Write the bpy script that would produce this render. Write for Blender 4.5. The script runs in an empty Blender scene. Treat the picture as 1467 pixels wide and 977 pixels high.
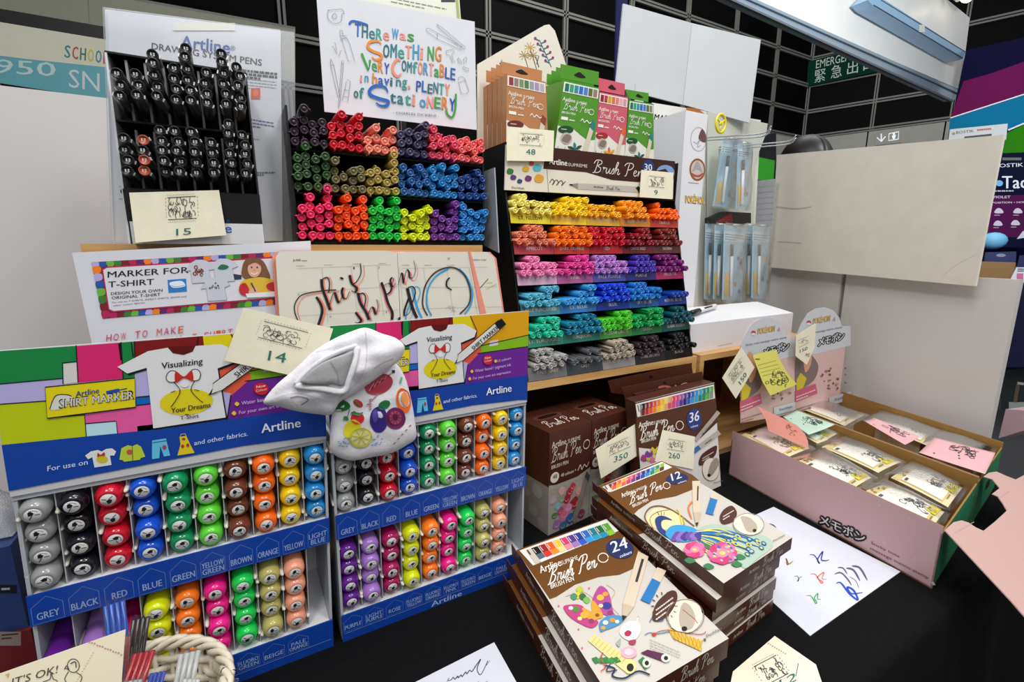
import bpy, math, random
from mathutils import Vector, Matrix, geometry
random.seed(7)
PI = math.pi
SC = bpy.context.scene
COL = SC.collection
# ------------------------------------------------------------------ camera, world, lights, exposure
F, CX, CY, CAMZ = 680.0, 733.5, 488.5, 1.25
PITCH, YAW = math.atan(133/680.0), math.radians(29.6)
FW = Vector((math.sin(YAW)*math.cos(PITCH), math.cos(YAW)*math.cos(PITCH), -math.sin(PITCH)))
RT = Vector((math.cos(YAW), -math.sin(YAW), 0)); UP = RT.cross(FW)
C0 = Vector((0, 0, CAMZ))
cd = bpy.data.cameras.new('camera'); cam = bpy.data.objects.new('camera', cd); COL.objects.link(cam)
cd.sensor_width = 36; cd.sensor_fit = 'HORIZONTAL'; cd.lens = 36*F/1467.0; cd.clip_start = .02; cd.clip_end = 100
cam.matrix_world = Matrix(((RT.x, UP.x, -FW.x, 0), (RT.y, UP.y, -FW.y, 0), (RT.z, UP.z, -FW.z, CAMZ), (0, 0, 0, 1)))
SC.camera = cam
SC.view_settings.view_transform = 'Standard'; SC.view_settings.look = 'None'
SC.view_settings.gamma = 1; SC.view_settings.exposure = 0.0; SC.view_settings.use_curve_mapping = False
w = bpy.data.worlds.new('hall_air'); SC.world = w; w.use_nodes = True
w.node_tree.nodes['Background'].inputs[0].default_value = (.93, .97, 1, 1)
w.node_tree.nodes['Background'].inputs[1].default_value = .34
def area(name, loc, aim, sx, sy, power, col=(1, 1, 1)):
    l = bpy.data.lights.new(name, 'AREA'); l.shape = 'RECTANGLE'; l.size = sx; l.size_y = sy; l.energy = power; l.color = col
    o = bpy.data.objects.new(name, l); COL.objects.link(o); o.location = loc
    o.rotation_euler = (Vector(aim)-Vector(loc)).to_track_quat('-Z', 'Y').to_euler(); return o
area('hall_or_fill_light', (-.6, -.5, 3.0), (.1, .7, 1.0), .5, .5, 19, (1, .985, .96))
area('hall_or_fill_light', (.9, -.7, 3.0), (.6, .7, 1.0), .5, .5, 19, (1, .985, .96))
area('hall_or_fill_light', (.6, .35, 3.1), (.6, .45, .9), 1.4, .25, 13, (.97, .985, 1))
area('hall_or_fill_light', (-.2, 1.3, 3.1), (.3, 1.0, 1.0), .8, .25, 10, (.97, .985, 1))
area('hall_or_fill_light', (.2, -1.6, 2.6), (.7, .8, 1.1), .8, .8, 10, (1, .985, .96))
area('hall_or_fill_light', (5, 3, 7.5), (8, 6, 2), 5, 5, 430, (1, .985, .96))  # unseen area light added high up to brighten the far hall walls
area('hall_or_fill_light', (2.6, .2, 2.6), (4.2, 2, 2.7), .6, .3, 60, (.95, .98, 1))  # fill light added in front of the overhead fascia to brighten it
area('hall_or_fill_light', (.2, .1, 3.0), (1.5, .6, 1.0), .6, .3, 8, (1, .985, .96))  # extra fill added to lift the side partition
# ------------------------------------------------------------------ helpers
def lin(c): return c/12.92 if c <= .04045 else ((c+.055)/1.055)**2.4
def rgb(h):
    h = h.lstrip('#'); return tuple(lin(int(h[i:i+2], 16)/255) for i in (0, 2, 4)) + (1,)
MATS = {}
def M(h, rough=.5, spec=.4, kind='plain', scale=40., amt=.06, metal=0., emit=0.):
    key = (h, rough, spec, kind, scale, amt, metal, emit)
    if key in MATS: return MATS[key]
    m = bpy.data.materials.new('%s_%s' % (kind, h.lstrip('#'))); m.use_nodes = True; nt = m.node_tree; b = nt.nodes['Principled BSDF']
    c = rgb(h); b.inputs['Base Color'].default_value = c; b.inputs['Roughness'].default_value = rough
    b.inputs['Specular IOR Level'].default_value = spec; b.inputs['Metallic'].default_value = metal
    if emit: b.inputs['Emission Color'].default_value = c; b.inputs['Emission Strength'].default_value = emit
    if kind in ('paper', 'cloth', 'wood', 'board', 'wall'):
        tc = nt.nodes.new('ShaderNodeTexCoord'); n = nt.nodes.new('ShaderNodeTexNoise'); mp = nt.nodes.new('ShaderNodeMapping')
        nt.links.new(tc.outputs['Object'], mp.inputs[0]); nt.links.new(mp.outputs[0], n.inputs['Vector'])
        n.inputs['Scale'].default_value = scale; n.inputs['Detail'].default_value = 5
        if kind == 'wood': mp.inputs['Scale'].default_value = (.12, 1, 1.6)
        mix = nt.nodes.new('ShaderNodeMixRGB'); mix.blend_type = 'MULTIPLY'; mix.inputs[0].default_value = 1
        mix.inputs[1].default_value = c; r = nt.nodes.new('ShaderNodeValToRGB')
        r.color_ramp.elements[0].color = (1-amt*3,)*3 + (1,); r.color_ramp.elements[1].color = (1,)*3+(1,)
        r.color_ramp.elements[0].position = .25; r.color_ramp.elements[1].position = .65
        if kind == 'wood': r.color_ramp.elements[0].color = (.62, .5, .36, 1)
        nt.links.new(n.outputs['Fac'], r.inputs[0]); nt.links.new(r.outputs[0], mix.inputs[2]); nt.links.new(mix.outputs[0], b.inputs['Base Color'])
        if kind in ('cloth', 'board'):
            bp = nt.nodes.new('ShaderNodeBump'); bp.inputs['Strength'].default_value = .25; bp.inputs['Distance'].default_value = .002
            nt.links.new(n.outputs['Fac'], bp.inputs['Height']); nt.links.new(bp.outputs[0], b.inputs['Normal'])
    MATS[key] = m; return m
def CLEAR(h='#ffffff', alpha=.15, rough=.08, bump=0., scale=60, ior=1.45):
    key = ('clear', h, alpha, rough, bump, ior)
    if key in MATS: return MATS[key]
    m = bpy.data.materials.new('clear_plastic'); m.use_nodes = True; nt = m.node_tree; N = nt.nodes; N.clear()
    out = N.new('ShaderNodeOutputMaterial'); tr = N.new('ShaderNodeBsdfTransparent'); p = N.new('ShaderNodeBsdfPrincipled')
    p.inputs['Base Color'].default_value = rgb(h); p.inputs['Roughness'].default_value = rough; p.inputs['Specular IOR Level'].default_value = .6
    gl = N.new('ShaderNodeBsdfGlossy'); gl.inputs['Roughness'].default_value = rough
    fr = N.new('ShaderNodeFresnel'); fr.inputs['IOR'].default_value = ior
    m1 = N.new('ShaderNodeMixShader'); m2 = N.new('ShaderNodeMixShader'); m1.inputs[0].default_value = alpha
    nt.links.new(tr.outputs[0], m1.inputs[1]); nt.links.new(p.outputs[0], m1.inputs[2])
    nt.links.new(fr.outputs[0], m2.inputs[0]); nt.links.new(m1.outputs[0], m2.inputs[1]); nt.links.new(gl.outputs[0], m2.inputs[2])
    nt.links.new(m2.outputs[0], out.inputs[0])
    if bump:
        n = N.new('ShaderNodeTexNoise'); n.inputs['Scale'].default_value = scale; bp = N.new('ShaderNodeBump'); bp.inputs['Strength'].default_value = bump
        bp.inputs['Distance'].default_value = .004
        nt.links.new(n.outputs['Fac'], bp.inputs['Height'])
        for s in (p, gl, fr): nt.links.new(bp.outputs[0], s.inputs['Normal'])
    MATS[key] = m; return m
def V(*a): return Vector(a)
def ray(px, py): return FW + RT*((px-CX)/F) - UP*((py-CY)/F)
class Plane:
    """a real flat surface: a point on it and the direction it faces"""
    def __init__(s, P, n): s.P = Vector(P); s.n = Vector(n).normalized()
    def __call__(s, px, py):
        d = ray(px, py); return C0 + d*((s.P-C0).dot(s.n)/d.dot(s.n))
    def off(s, t): return Plane(s.P+s.n*t, s.n)
def PY(y): return Plane((0, y, 0), (0, -1, 0))
def PX(x): return Plane((x, 0, 0), (-1, 0, 0))
def PZ(z): return Plane((0, 0, z), (0, 0, 1))
def smooth_path(pts, n=6, closed=False):
    P = [Vector(p) for p in pts]; out = []; L = len(P)
    if L < 3: return P
    for i in range(L if closed else L-1):
        if closed: a, b, c, d = P[(i-1) % L], P[i], P[(i+1) % L], P[(i+2) % L]
        else: a, b, c, d = P[max(i-1, 0)], P[i], P[i+1], P[min(i+2, L-1)]
        for k in range(n):
            t = k/n; out.append(.5*((2*b)+(c-a)*t+(2*a-5*b+4*c-d)*t*t+(3*b-a-3*c+d)*t**3))
    if not closed: out.append(P[-1])
    return out
GLY = {}
def glyphs(s, bold=False):
    k = (s, bold)
    if k in GLY: return GLY[k]
    cu = bpy.data.curves.new('t', 'FONT'); cu.body = s; cu.resolution_u = 2; cu.fill_mode = 'FRONT'
    o = bpy.data.objects.new('t', cu); COL.objects.link(o)
    dg = bpy.context.evaluated_depsgraph_get(); me = bpy.data.meshes.new_from_object(o.evaluated_get(dg))
    v = [(a.co.x, a.co.y) for a in me.vertices]; f = [tuple(p.vertices) for p in me.polygons]
    bpy.data.objects.remove(o); bpy.data.curves.remove(cu); bpy.data.meshes.remove(me)
    if v:
        x0 = min(a[0] for a in v); x1 = max(a[0] for a in v); v = [((a[0]-x0)/max(x1-x0, 1e-6), a[1]/.70) for a in v]
    GLY[k] = (v, f); return GLY[k]
SCRIPT = [[(.6,2),(.4,1),(.1,0),(-.2,-.1)],[(-.1,1.5),(.3,2.1),(1.1,2.1),(1.2,1.6),(.6,1.15),(1.1,.8),(1.0,.2),(.4,-.05),(.1,.2)],
 [(1.5,.9),(1.65,1.0),(1.6,.5),(1.5,0),(1.6,.5),(1.85,.95),(2.05,.85)],[(2.2,.95),(2.1,.3),(2.25,0),(2.5,.3),(2.75,.95),(2.65,.3),(2.8,0),(3,.2)],
 [(3,.2),(3.35,1),(3.45,.5),(3.4,.1),(3.1,0)],[(3.6,0),(3.75,.8),(4.1,1.9),(3.95,2.1),(3.75,1.4),(3.6,0),(3.8,.6),(4.1,.95),(4.2,.6),(4.1,.1),(4.3,0),(4.5,.3)],
 [(6,2),(5.8,1),(5.6,0),(5.35,-.1)],[(5.2,1.6),(5.6,2.1),(6.5,2.15),(6.7,1.6),(6.3,1.1),(5.8,1)],[(6.9,.45),(7.3,.7),(7.25,1),(6.95,.8),(6.9,.3),(7.15,0),(7.5,.3)],
 [(7.7,.95),(7.65,0),(7.85,.7),(8.15,.95),(8.2,.5),(8.15,.05),(8.4,0),(8.7,.4)]]
class B:
    """collects faces of one mesh"""
    def __init__(s): s.v = []; s.f = []; s.fm = []; s.sm = []; s.mats = []
    def mi(s, m):
        if m not in s.mats: s.mats.append(m)
        return s.mats.index(m)
    def add(s, vs, fs, m, smooth=False):
        o = len(s.v); s.v += [Vector(a) for a in vs]; k = s.mi(m)
        for f in fs: s.f.append(tuple(i+o for i in f)); s.fm.append(k); s.sm.append(smooth)
    def face(s, pts, m): s.add(pts, [tuple(range(len(pts)))], m)
    def prism(s, pts, vec, m, side=None, back=None):
        n = len(pts); vec = Vector(vec); P = [Vector(p) for p in pts]; Q = [p+vec for p in P]
        s.face(P, m); s.face(list(reversed(Q)), back or side or m)
        for i in range(n): s.face([P[i], Q[i], Q[(i+1) % n], P[(i+1) % n]], side or m)
    def box(s, lo, hi, m):
        x0, y0, z0 = lo; x1, y1, z1 = hi
        s.prism([V(x0, y0, z0), V(x1, y0, z0), V(x1, y0, z1), V(x0, y0, z1)], V(0, y1-y0, 0), m)
    def tube(s, path, r, m, n=8, caps=True, flat=1.):
        P = [Vector(p) for p in path]; R = r if isinstance(r, (list, tuple)) else [r]*len(P); vs = []; fs = []; prev = None
        for i, p in enumerate(P):
            t = (P[min(i+1, len(P)-1)]-P[max(i-1, 0)]).normalized()
            if prev is None: a = t.orthogonal().normalized()
            else: a = (prev - t*prev.dot(t)); a = a.normalized() if a.length > 1e-6 else t.orthogonal().normalized()
            prev = a; b = t.cross(a)
            for k in range(n):
                an = 2*PI*k/n; vs.append(p+a*(math.cos(an)*R[i])+b*(math.sin(an)*R[i]*flat))
        for i in range(len(P)-1):
            for k in range(n): fs.append((i*n+k, i*n+(k+1) % n, (i+1)*n+(k+1) % n, (i+1)*n+k))
        if caps: fs.append(tuple(reversed(range(n)))); fs.append(tuple(range((len(P)-1)*n, len(P)*n)))
        s.add(vs, fs, m, True)
    def lathe(s, prof, m, n=16, O=(0, 0, 0), A=(0, 1, 0), S=(1, 0, 0), smooth=True):
        O = Vector(O); A = Vector(A); S = Vector(S); T = A.cross(S); vs = []; fs = []
        for (t, r) in prof:
            for k in range(n): an = 2*PI*k/n; vs.append(O+A*t+(S*math.cos(an)+T*math.sin(an))*r)
        for i in range(len(prof)-1):
            for k in range(n): fs.append((i*n+k, (i+1)*n+k, (i+1)*n+(k+1) % n, i*n+(k+1) % n))
        s.add(vs, fs, m, smooth)
    def sphere(s, c, r, m, n=12, k=8, sc=(1, 1, 1)):
        c = Vector(c); vs = []; fs = []
        for i in range(k+1):
            th = PI*i/k
            for j in range(n): ph = 2*PI*j/n; vs.append(c+V(r*sc[0]*math.sin(th)*math.cos(ph), r*sc[1]*math.sin(th)*math.sin(ph), r*sc[2]*math.cos(th)))
        for i in range(k):
            for j in range(n): fs.append((i*n+j, (i+1)*n+j, (i+1)*n+(j+1) % n, i*n+(j+1) % n))
        s.add(vs, fs, m, True)
    def grid(s, fn, nu, nv, m, smooth=True):
        vs = [fn(i/nu, j/nv) for j in range(nv+1) for i in range(nu+1)]
        s.add(vs, [(j*(nu+1)+i, j*(nu+1)+i+1, (j+1)*(nu+1)+i+1, (j+1)*(nu+1)+i) for j in range(nv) for i in range(nu)], m, smooth)
    def build(s, name, parent=None, label=None, cat=None, group=None, kind=None, bevel=0., subsurf=0, origin=None, solid=0.):
        me = bpy.data.meshes.new(name); n = len(s.v)
        lo = Vector([min(v[i] for v in s.v) for i in range(3)]); hi = Vector([max(v[i] for v in s.v) for i in range(3)])
        O = Vector(origin) if origin is not None else V((lo.x+hi.x)/2, (lo.y+hi.y)/2, lo.z)
        me.from_pydata([v-O for v in s.v], [], s.f)
        for m in s.mats: me.materials.append(m)
        me.polygons.foreach_set('material_index', s.fm); me.polygons.foreach_set('use_smooth', s.sm); me.update()
        o = bpy.data.objects.new(name, me); COL.objects.link(o); WP[o.name] = O
        if parent: o.parent = parent; o.location = O - WP[parent.name]
        else: o.location = O
        if solid: md = o.modifiers.new('thickness', 'SOLIDIFY'); md.thickness = solid; md.offset = -1
        if bevel:
            md = o.modifiers.new('bevel', 'BEVEL'); md.width = bevel; md.segments = 2; md.limit_method = 'ANGLE'; md.angle_limit = math.radians(40)
        if subsurf: md = o.modifiers.new('sub', 'SUBSURF'); md.levels = subsurf; md.render_levels = subsurf
        tag(o, label, cat, group, kind); return o
WP = {}
def tag(o, label=None, cat=None, group=None, kind=None):
    if label: o['label'] = label
    if cat: o['category'] = cat
    if group: o['group'] = group
    if kind: o['kind'] = kind
    return o
def empty(name, loc, label, cat, group=None):
    o = bpy.data.objects.new(name, None); COL.objects.link(o); o.location = loc; o.empty_display_size = .02; WP[o.name] = Vector(loc)
    return tag(o, label, cat, group)
class Print:
    """ink on a flat panel: shapes measured on the photo, laid on the panel's own plane, joined to its mesh"""
    def __init__(s, b, plane, z=(0, 0, 1.), eps=.0003): s.b = b; s.pl = plane; s.z = z; s.eps = eps; s.c = 0
    def at(s, *z): s.z = z; return s
    def w(s, x, y, l=1): return s.pl.off(l*s.eps+s.c*2.5e-6)(s.z[0]+x/s.z[2], s.z[1]+y/s.z[2])
    def m(s, c): return M(c, .45, .3) if isinstance(c, str) else c
    def poly(s, pts, c, l=1):
        s.c += 1
        P = [Vector((p[0], p[1], 0)) for p in pts]
        if len(P) <= 4: s.b.face([s.w(p.x, p.y, l) for p in P], s.m(c)); return
        tri = geometry.tessellate_polygon([P]); s.b.add([s.w(p.x, p.y, l) for p in P], [tuple(t) for t in tri], s.m(c))
    def blob(s, pts, c, l=1): s.poly([(p.x, p.y) for p in smooth_path([(a[0], a[1], 0) for a in pts], 5, True)], c, l)
    def rect(s, x0, y0, x1, y1, c, l=1): s.poly([(x0, y0), (x1, y0), (x1, y1), (x0, y1)], c, l)
    def ell(s, x, y, rx, ry, c, l=1, n=22, rot=0):
        s.c += 1; ca, sa = math.cos(rot), math.sin(rot)
        s.b.face([s.w(x+rx*math.cos(a)*ca-ry*math.sin(a)*sa, y+rx*math.cos(a)*sa+ry*math.sin(a)*ca, l) for a in [2*PI*k/n for k in range(n)]], s.m(c))
    def line(s, pts, wd, c, l=2, smooth=False, closed=False, press=False, taper=False):
        s.c += 1
        P = [Vector((p[0], p[1], 0)) for p in pts]
        if smooth: P = smooth_path(P, 6, closed)
        if closed: P = P+[P[0]]
        vs = []; n = len(P)
        for i, p in enumerate(P):
            if closed and i in (0, n-1): t = P[1]-P[n-2]
            else: t = P[min(i+1, n-1)]-P[max(i-1, 0)]
            if t.length < 1e-9: t = Vector((1, 0, 0))
            t.normalize(); q = Vector((-t.y, t.x, 0)); ww = wd
            if press: ww = wd*(.28+.72*max(0, t.y)**.8)
            if taper: ww *= min(1, .35+3*min(i/(n-1), 1-i/(n-1)))
            vs += [p+q*ww/2, p-q*ww/2]
        s.b.add([s.w(a.x, a.y, l) for a in vs], [(2*i, 2*i+1, 2*i+3, 2*i+2) for i in range(n-1)], s.m(c))
    def text(s, t, p0, p1, h, c, l=2, bold=False, up=None):
        s.c += 1
        v, f = glyphs(t); p0 = Vector((p0[0], p0[1])); p1 = Vector((p1[0], p1[1])); dx = p1-p0
        dy = Vector((0, -h)) if up is None else Vector(up)
        for k in ((-1, 0, 1) if bold else (0,)):
            sh = Vector((k*dx.x, k*dx.y))*(.02*dy.length/max(dx.length, 1e-6)); s.c += 1
            pts = [p0+sh+dx*a+dy*b for a, b in v]; s.b.add([s.w(p.x, p.y, l) for p in pts], f, s.m(c))
    def outlined(s, t, p0, p1, h, c, k, o, l=2, up=None):
        for i in range(10):
            dx, dy = o*math.cos(i*.628), o*math.sin(i*.628); s.text(t, (p0[0]+dx, p0[1]+dy), (p1[0]+dx, p1[1]+dy), h, k, l, True, up)
        s.text(t, p0, p1, h, c, l+2, True, up)
    def script(s, p0, p1, h, c, l=2, wd=None):
        p0 = Vector((p0[0], p0[1])); dx = (Vector((p1[0], p1[1]))-p0)/8.7
        for st in SCRIPT: s.line([tuple(p0+dx*(x+.1*y)+Vector((0, -h/2))*y) for x, y in st], wd*.62 if wd else h*.08, c, l, smooth=True)
    def lines(s, p0, p1, dy, n, wd, c, l=2, seed=1, fill=.8):
        """rows of print too small to read"""
        R = random.Random(seed); p0 = Vector((p0[0], p0[1])); d = Vector((p1[0], p1[1]))-p0
        for k in range(n):
            a = 0.; end = 1. if k < n-1 else .6
            while a < end:
                b_ = min(end, a+R.uniform(.05, .13)); q0 = p0+d*a+Vector((0, dy*k)); q1 = p0+d*b_+Vector((0, dy*k)); s.line([q0, q1], wd, c, l); a = b_+.02
    def scrib(s, x0, y0, x1, y1, wd, c, l=2, seed=1, n=10, skew=0.):
        """a small ink drawing of loops and dashes"""
        R = random.Random(seed); W = x1-x0; H = y1-y0
        for k in range(n):
            cx, cy = x0+W*R.random(), y0+H*R.random(); r = min(abs(W), abs(H))*R.uniform(.08, .22); a0 = R.uniform(0, 6); tt = R.uniform(2, 6)
            s.line([(cx+r*math.cos(a0+tt*i/7)*R.uniform(.7, 1.2), cy+skew*(cx-x0)+r*math.sin(a0+tt*i/7)) for i in range(8)], wd, c, l, smooth=True)
def sheet(pl, pts, m, t=.0006, z=None, side=None):
    """a sheet or board of real thickness lying in a plane; returns builder and its printer"""
    b = B(); zz = z or (0, 0, 1.)
    P = [pl(zz[0]+x/zz[2], zz[1]+y/zz[2]) for x, y in pts]
    if len(P) > 2:
        nn = sum(((P[i]-P[0]).cross(P[(i+1) % len(P)]-P[0]) for i in range(1, len(P)-1)), V(0, 0, 0))
        if nn.dot(pl.n) < 0: P.reverse()
    b.prism(P, -pl.n*t, m, side); return b, Print(b, pl, zz)
def copy_tree(o, parent=None):
    c = o.copy(); COL.objects.link(c)
    if parent: c.parent = parent
    for ch in KIDS.get(o.name, []): copy_tree(ch, c)
    return c
KIDS = {}
def reg(parent, *kids): KIDS.setdefault(parent.name, []).extend(kids)
ZT = .75
WHITE = M('#e9e9ec', .6, .3, 'paper', 60, .015); CREAM = M('#efe9cf', .65, .25, 'paper', 80, .02)
BLACK = M('#0c0c0e', .45, .4); INK = M('#26262a', .6, .2); WOOD = M('#d8ac70', .5, .35, 'wood', 38, .1)
BROWN = M('#4a261a', .35, .45); GOLDB = M('#8a5a24', .35, .4)
# ------------------------------------------------------------------ the setting
b = B(); b.box((-6, -3, -.05), (18, 9, 0), M('#3a3a3c', .6, .3, 'wall', 4, .05)); b.build('floor', kind='structure')
TILE = M('#030304', .6, .08, 'wall', 3, .1); MUL = M('#777772', .5, .4); GREYW = M('#b0afa8', .6, .3, 'wall', 5, .03)
def HX(zc): return zc+CAMZ
b = B(); yb = 8.0; xc = 13.604
b.box((-6, yb, 0), (xc, yb+.1, 9), TILE)
for k in range(-3, 8):
    z = HX(2.923+.648*k)
    if k == -3: continue
    b.box((-6 if k >= 0 or k > -3 else 0, yb-.05, z-.05), (xc, yb, z-.012), MUL); b.box((-6, yb-.05, z+.012), (xc, yb, z+.05), MUL)
for k in range(0, 11):
    x = 12.089-1.606*k; b.box((x-.05, yb-.05, 0), (x-.014, yb, 9), MUL); b.box((x+.014, yb-.05, 0), (x+.05, yb, 9), MUL)
b.box((9.5, yb-.06, 0), (xc, yb-.051, HX(2.87)), GREYW)
b.build('wall_back', kind='structure')
D2 = V(.324, -.946, 0).normalized(); N2 = V(-.946, -.324, 0).normalized(); CR = V(xc, yb, 0)
def HW(s, z, t=0.): return CR+D2*s+N2*t+V(0, 0, z)
b = B()
b.prism([HW(0, 0), HW(9, 0), HW(9, 9), HW(0, 9)], -N2*.1, TILE)
for k in range(0, 8):
    z = HX(2.923+.648*k)
    for a, c in ((-.05, -.012), (.012, .05)): b.prism([HW(0, z+a, .05), HW(9, z+a, .05), HW(9, z+c, .05), HW(0, z+c, .05)], -N2*.05, MUL)
for k in range(0, 7):
    s0 = .02+1.48*k
    for a, c in ((-.04, -.01), (.01, .04)): b.prism([HW(s0+a, HX(2.92), .051), HW(s0+c, HX(2.92), .051), HW(s0+c, 9, .051), HW(s0+a, 9, .051)], -N2*.05, MUL)
for k in range(0, 4): b.prism([HW(.01+1.45*k, 0, .06), HW(1.43+1.45*k, 0, .06), HW(1.43+1.45*k, HX(2.86), .06), HW(.01+1.45*k, HX(2.86), .06)], -N2*.055, GREYW)
b.build('wall_right', kind='structure')
HP = Plane(HW(0, 0, .07), N2)
zA6 = (1060, 0, 3.6044)
b, p = sheet(HP.off(.05), [(352, 318), (770, 207), (770, 358), (345, 446)], M('#083828', .8, .08), .04, zA6)
p.text('EMERGENCY', (392, 354), (628, 296), 40, '#c9d6cf', up=(3, -42)); p.text('EXIT', (650, 291), (745, 268), 40, '#c9d6cf', up=(3, -40))
for i, ch in enumerate('緊急出口'):
    x = 385+84*i; y = 424-21*i; p.text(ch, (x, y), (x+56, y-13), 48, '#c9d6cf', up=(3, -52))
b.build('exit_sign', None, 'dark green emergency exit sign high on the tiled hall wall', 'sign')
b, p = sheet(HP.off(.01), [(700, 690), (832, 668), (830, 735), (698, 752)], GREYW, .015, zA6)
LIT = M('#dfe9ef', .4, .3, emit=.6)
p.line([(730, 690), (730, 728)], 6, LIT); p.line([(708, 710), (730, 730), (752, 704)], 6, LIT)
p.line([(770, 690), (820, 680), (818, 718), (768, 726)], 5, LIT, closed=True); p.ell(795, 692, 6, 6, LIT); p.poly([(784, 700), (806, 696), (800, 717), (790, 719)], LIT)
b.build('direction_sign', None, 'lit arrow and figure pictograms on the grey band of the far wall', 'sign')
# neighbouring booth, far left
pl = PY(3.0); zA1 = (0, 0, 2.790)
b, p = sheet(pl, [(-200, -190), (530, -5), (1180, 112), (1180, 330), (-200, 60)], M('#8c8d7c', .6, .3, 'wall', 4, .03), .05, zA1)
p.line([(349, -50), (357, 92)], 2, '#5c5d50'); p.line([(530, -5), (1180, 112)], 9, '#6c6b66')
p.poly([(-200, 0), (410, 105), (700, 152), (700, 205), (410, 155), (-200, 58)], '#131315')
E = empty('booth_fascia', V(-.5, 3.05, 0), 'olive grey fascia with a black band behind the white partition', 'panel')
b.build('panel', E)
for x in (-.9, -.3): b = B(); b.box((x, 3.05, 0), (x+.06, 3.1, 2.15), M('#8c8d7c', .6, .3)); b.build('post', E)
b, p = sheet(pl.off(.06), [(-200, 50), (0, 88), (420, 158), (560, 182), (560, 420), (-200, 300)], M('#d5d3be', .6, .3, 'paper', 20, .02), .01, zA1)
p.poly([(-200, 165), (0, 222), (110, 236), (420, 268), (560, 282), (560, 420), (-200, 300)], '#5ea3ae')
cols = ['#2f7f8e', '#b8324f', '#2d6b58', '#c5b53a', '#2f8090', '#b8324f']
for i, ch in enumerate('SCHOOL'): p.text(ch, (258+31*i, 229+5*i), (280+31*i, 232+5*i), 46, cols[i], bold=True, up=(2, -50))
p.text('950', (-20, 290), (222, 306), 44, '#b8d3d0', 3, True, up=(0, -56)); p.text('SN', (275, 348), (398, 366), 60, '#c4d2d2', 3, up=(0, -74))
b.build('shop_banner', None, 'cream and teal banner lettered SCHOOL above the white partition', 'banner')
b = B(); b.box((-.95, 1.0, .2), (.02, 1.02, 1.478), M('#c9c6c6', .6, .3, 'wall', 4, .02)); b.build('wall_left', kind='structure')
# side partition
SPN = V(-1, .25, 0).normalized(); SP = Plane((1.512, .7, 1), SPN); SD = V(.25, 1, 0).normalized()
def SW(y, z, t=0.): return V(1.512+.25*(y-.7), y, z)+SPN*t
b = B(); PW = M('#c8c3c0', .6, .3, 'wall', 5, .02)
for y0, y1, zz in ((.735, 1.2, 1.19), (.345, .722, 1.185)): b.prism([SW(y1, .2), SW(y0, .2), SW(y0, zz), SW(y1, zz)], -SPN*.012, PW)
b.build('wall_side', kind='structure')
b = B(); b.prism([SW(.734, .2, -.006), SW(.723, .2, -.006), SW(.723, 1.185, -.006), SW(.734, 1.185, -.006)], -SPN*.02, M('#75706c', .4, .4)); b.build('trim_1', kind='structure')
b, p = sheet(SP.off(.03), [(1113, 222), (1438, 193), (1397, 410), (1103, 383)], M('#d3cdc1', .75, .15, 'board', 22, .025), .006, side=M('#e0dbd0', .7, .2))
p.line([(1352, 392), (1374, 376), (1398, 364)], .8, '#dcd7cc'); p.line([(1112, 296), (1140, 299), (1162, 296)], 1.3, '#b0aba0', smooth=True); p.line([(1114, 346), (1148, 348)], 1.0, '#b3aea4')
b.build('cardboard_sheet', None, 'large off white cardboard sheet propped against the side partition', 'cardboard', bevel=.001)
# overhead fascia of this booth
FP = PY(2.0); ALU = M('#a9bccb', .25, .6, metal=.6); FWH = M('#d6d6d3', .4, .4, 'wall', 6, .02)
b, p = sheet(FP, [(-700, -330), (1135, 462), (1140, 470), (1187, 92), (1000, -60), (-700, -900)], FWH, .03, zA6)
p.line([(1160, 280), (1138, 465)], 12, '#b9b8ae', 2)
e_f = b.build('overhead_fascia', None, 'white overhead fascia board with an aluminium rail above the stall', 'fascia')
b = B(); q = [FP.off(.03)(1060+x/3.6044, y/3.6044) for x, y in [(-700, -310), (1100, 517), (1136, 508), (1140, 470), (-700, -355)]]
b.prism(q, V(0, .06, 0), ALU)
q = [FP.off(.045)(1060+x/3.6044, y/3.6044) for x, y in [(-700, -312), (1100, 515), (1100, 526), (-700, -300)]]; b.prism(q, V(0, .02, 0), M('#565a60', .4, .5))
q = [FP.off(.04)(1060+x/3.6044, y/3.6044) for x, y in [(-700, -338), (1138, 484), (1138, 489), (-700, -333)]]; b.prism(q, V(0, .02, 0), M('#394350', .4, .5))
b.build('rail', e_f)
b, p = sheet(FP.off(.12), [(660, 0), (690, 32), (1150, 305), (1168, 268), (735, -8), (700, -40)], M('#8fb4d4', .25, .5, metal=.3), .1, zA6)
p.line([(690, 26), (1150, 300)], 7, '#2b3644'); p.line([(730, 0), (1165, 268)], 5, '#3a4656'); p.rect(925, 128, 955, 165, '#c9c8bc', 3)
o = b.build('tube_light', None, 'slim pale blue fluorescent fitting along the overhead fascia', 'light')
b = B(); c = FP.off(.15)(1385, -4); b.sphere(c, .06, M('#fff3d8', .4, .3, emit=7.), 14, 8, (1, .6, .6)); o = b.build('lamp_bulb')
E = empty('spot_lamp', c+V(0, .04, .02), 'glowing spot lamp at the top end of the overhead fascia', 'lamp'); o.parent = E; o.location = WP['lamp_bulb']-WP['spot_lamp']
b = B(); b.lathe([(.0, .045), (.05, .05), (.13, .03)], M('#8a8a88', .4, .4), 14, c+V(0, .03, .02), V(0, .6, .8).normalized(), V(1, 0, 0)); b.build('lamp_housing', E)
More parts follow.
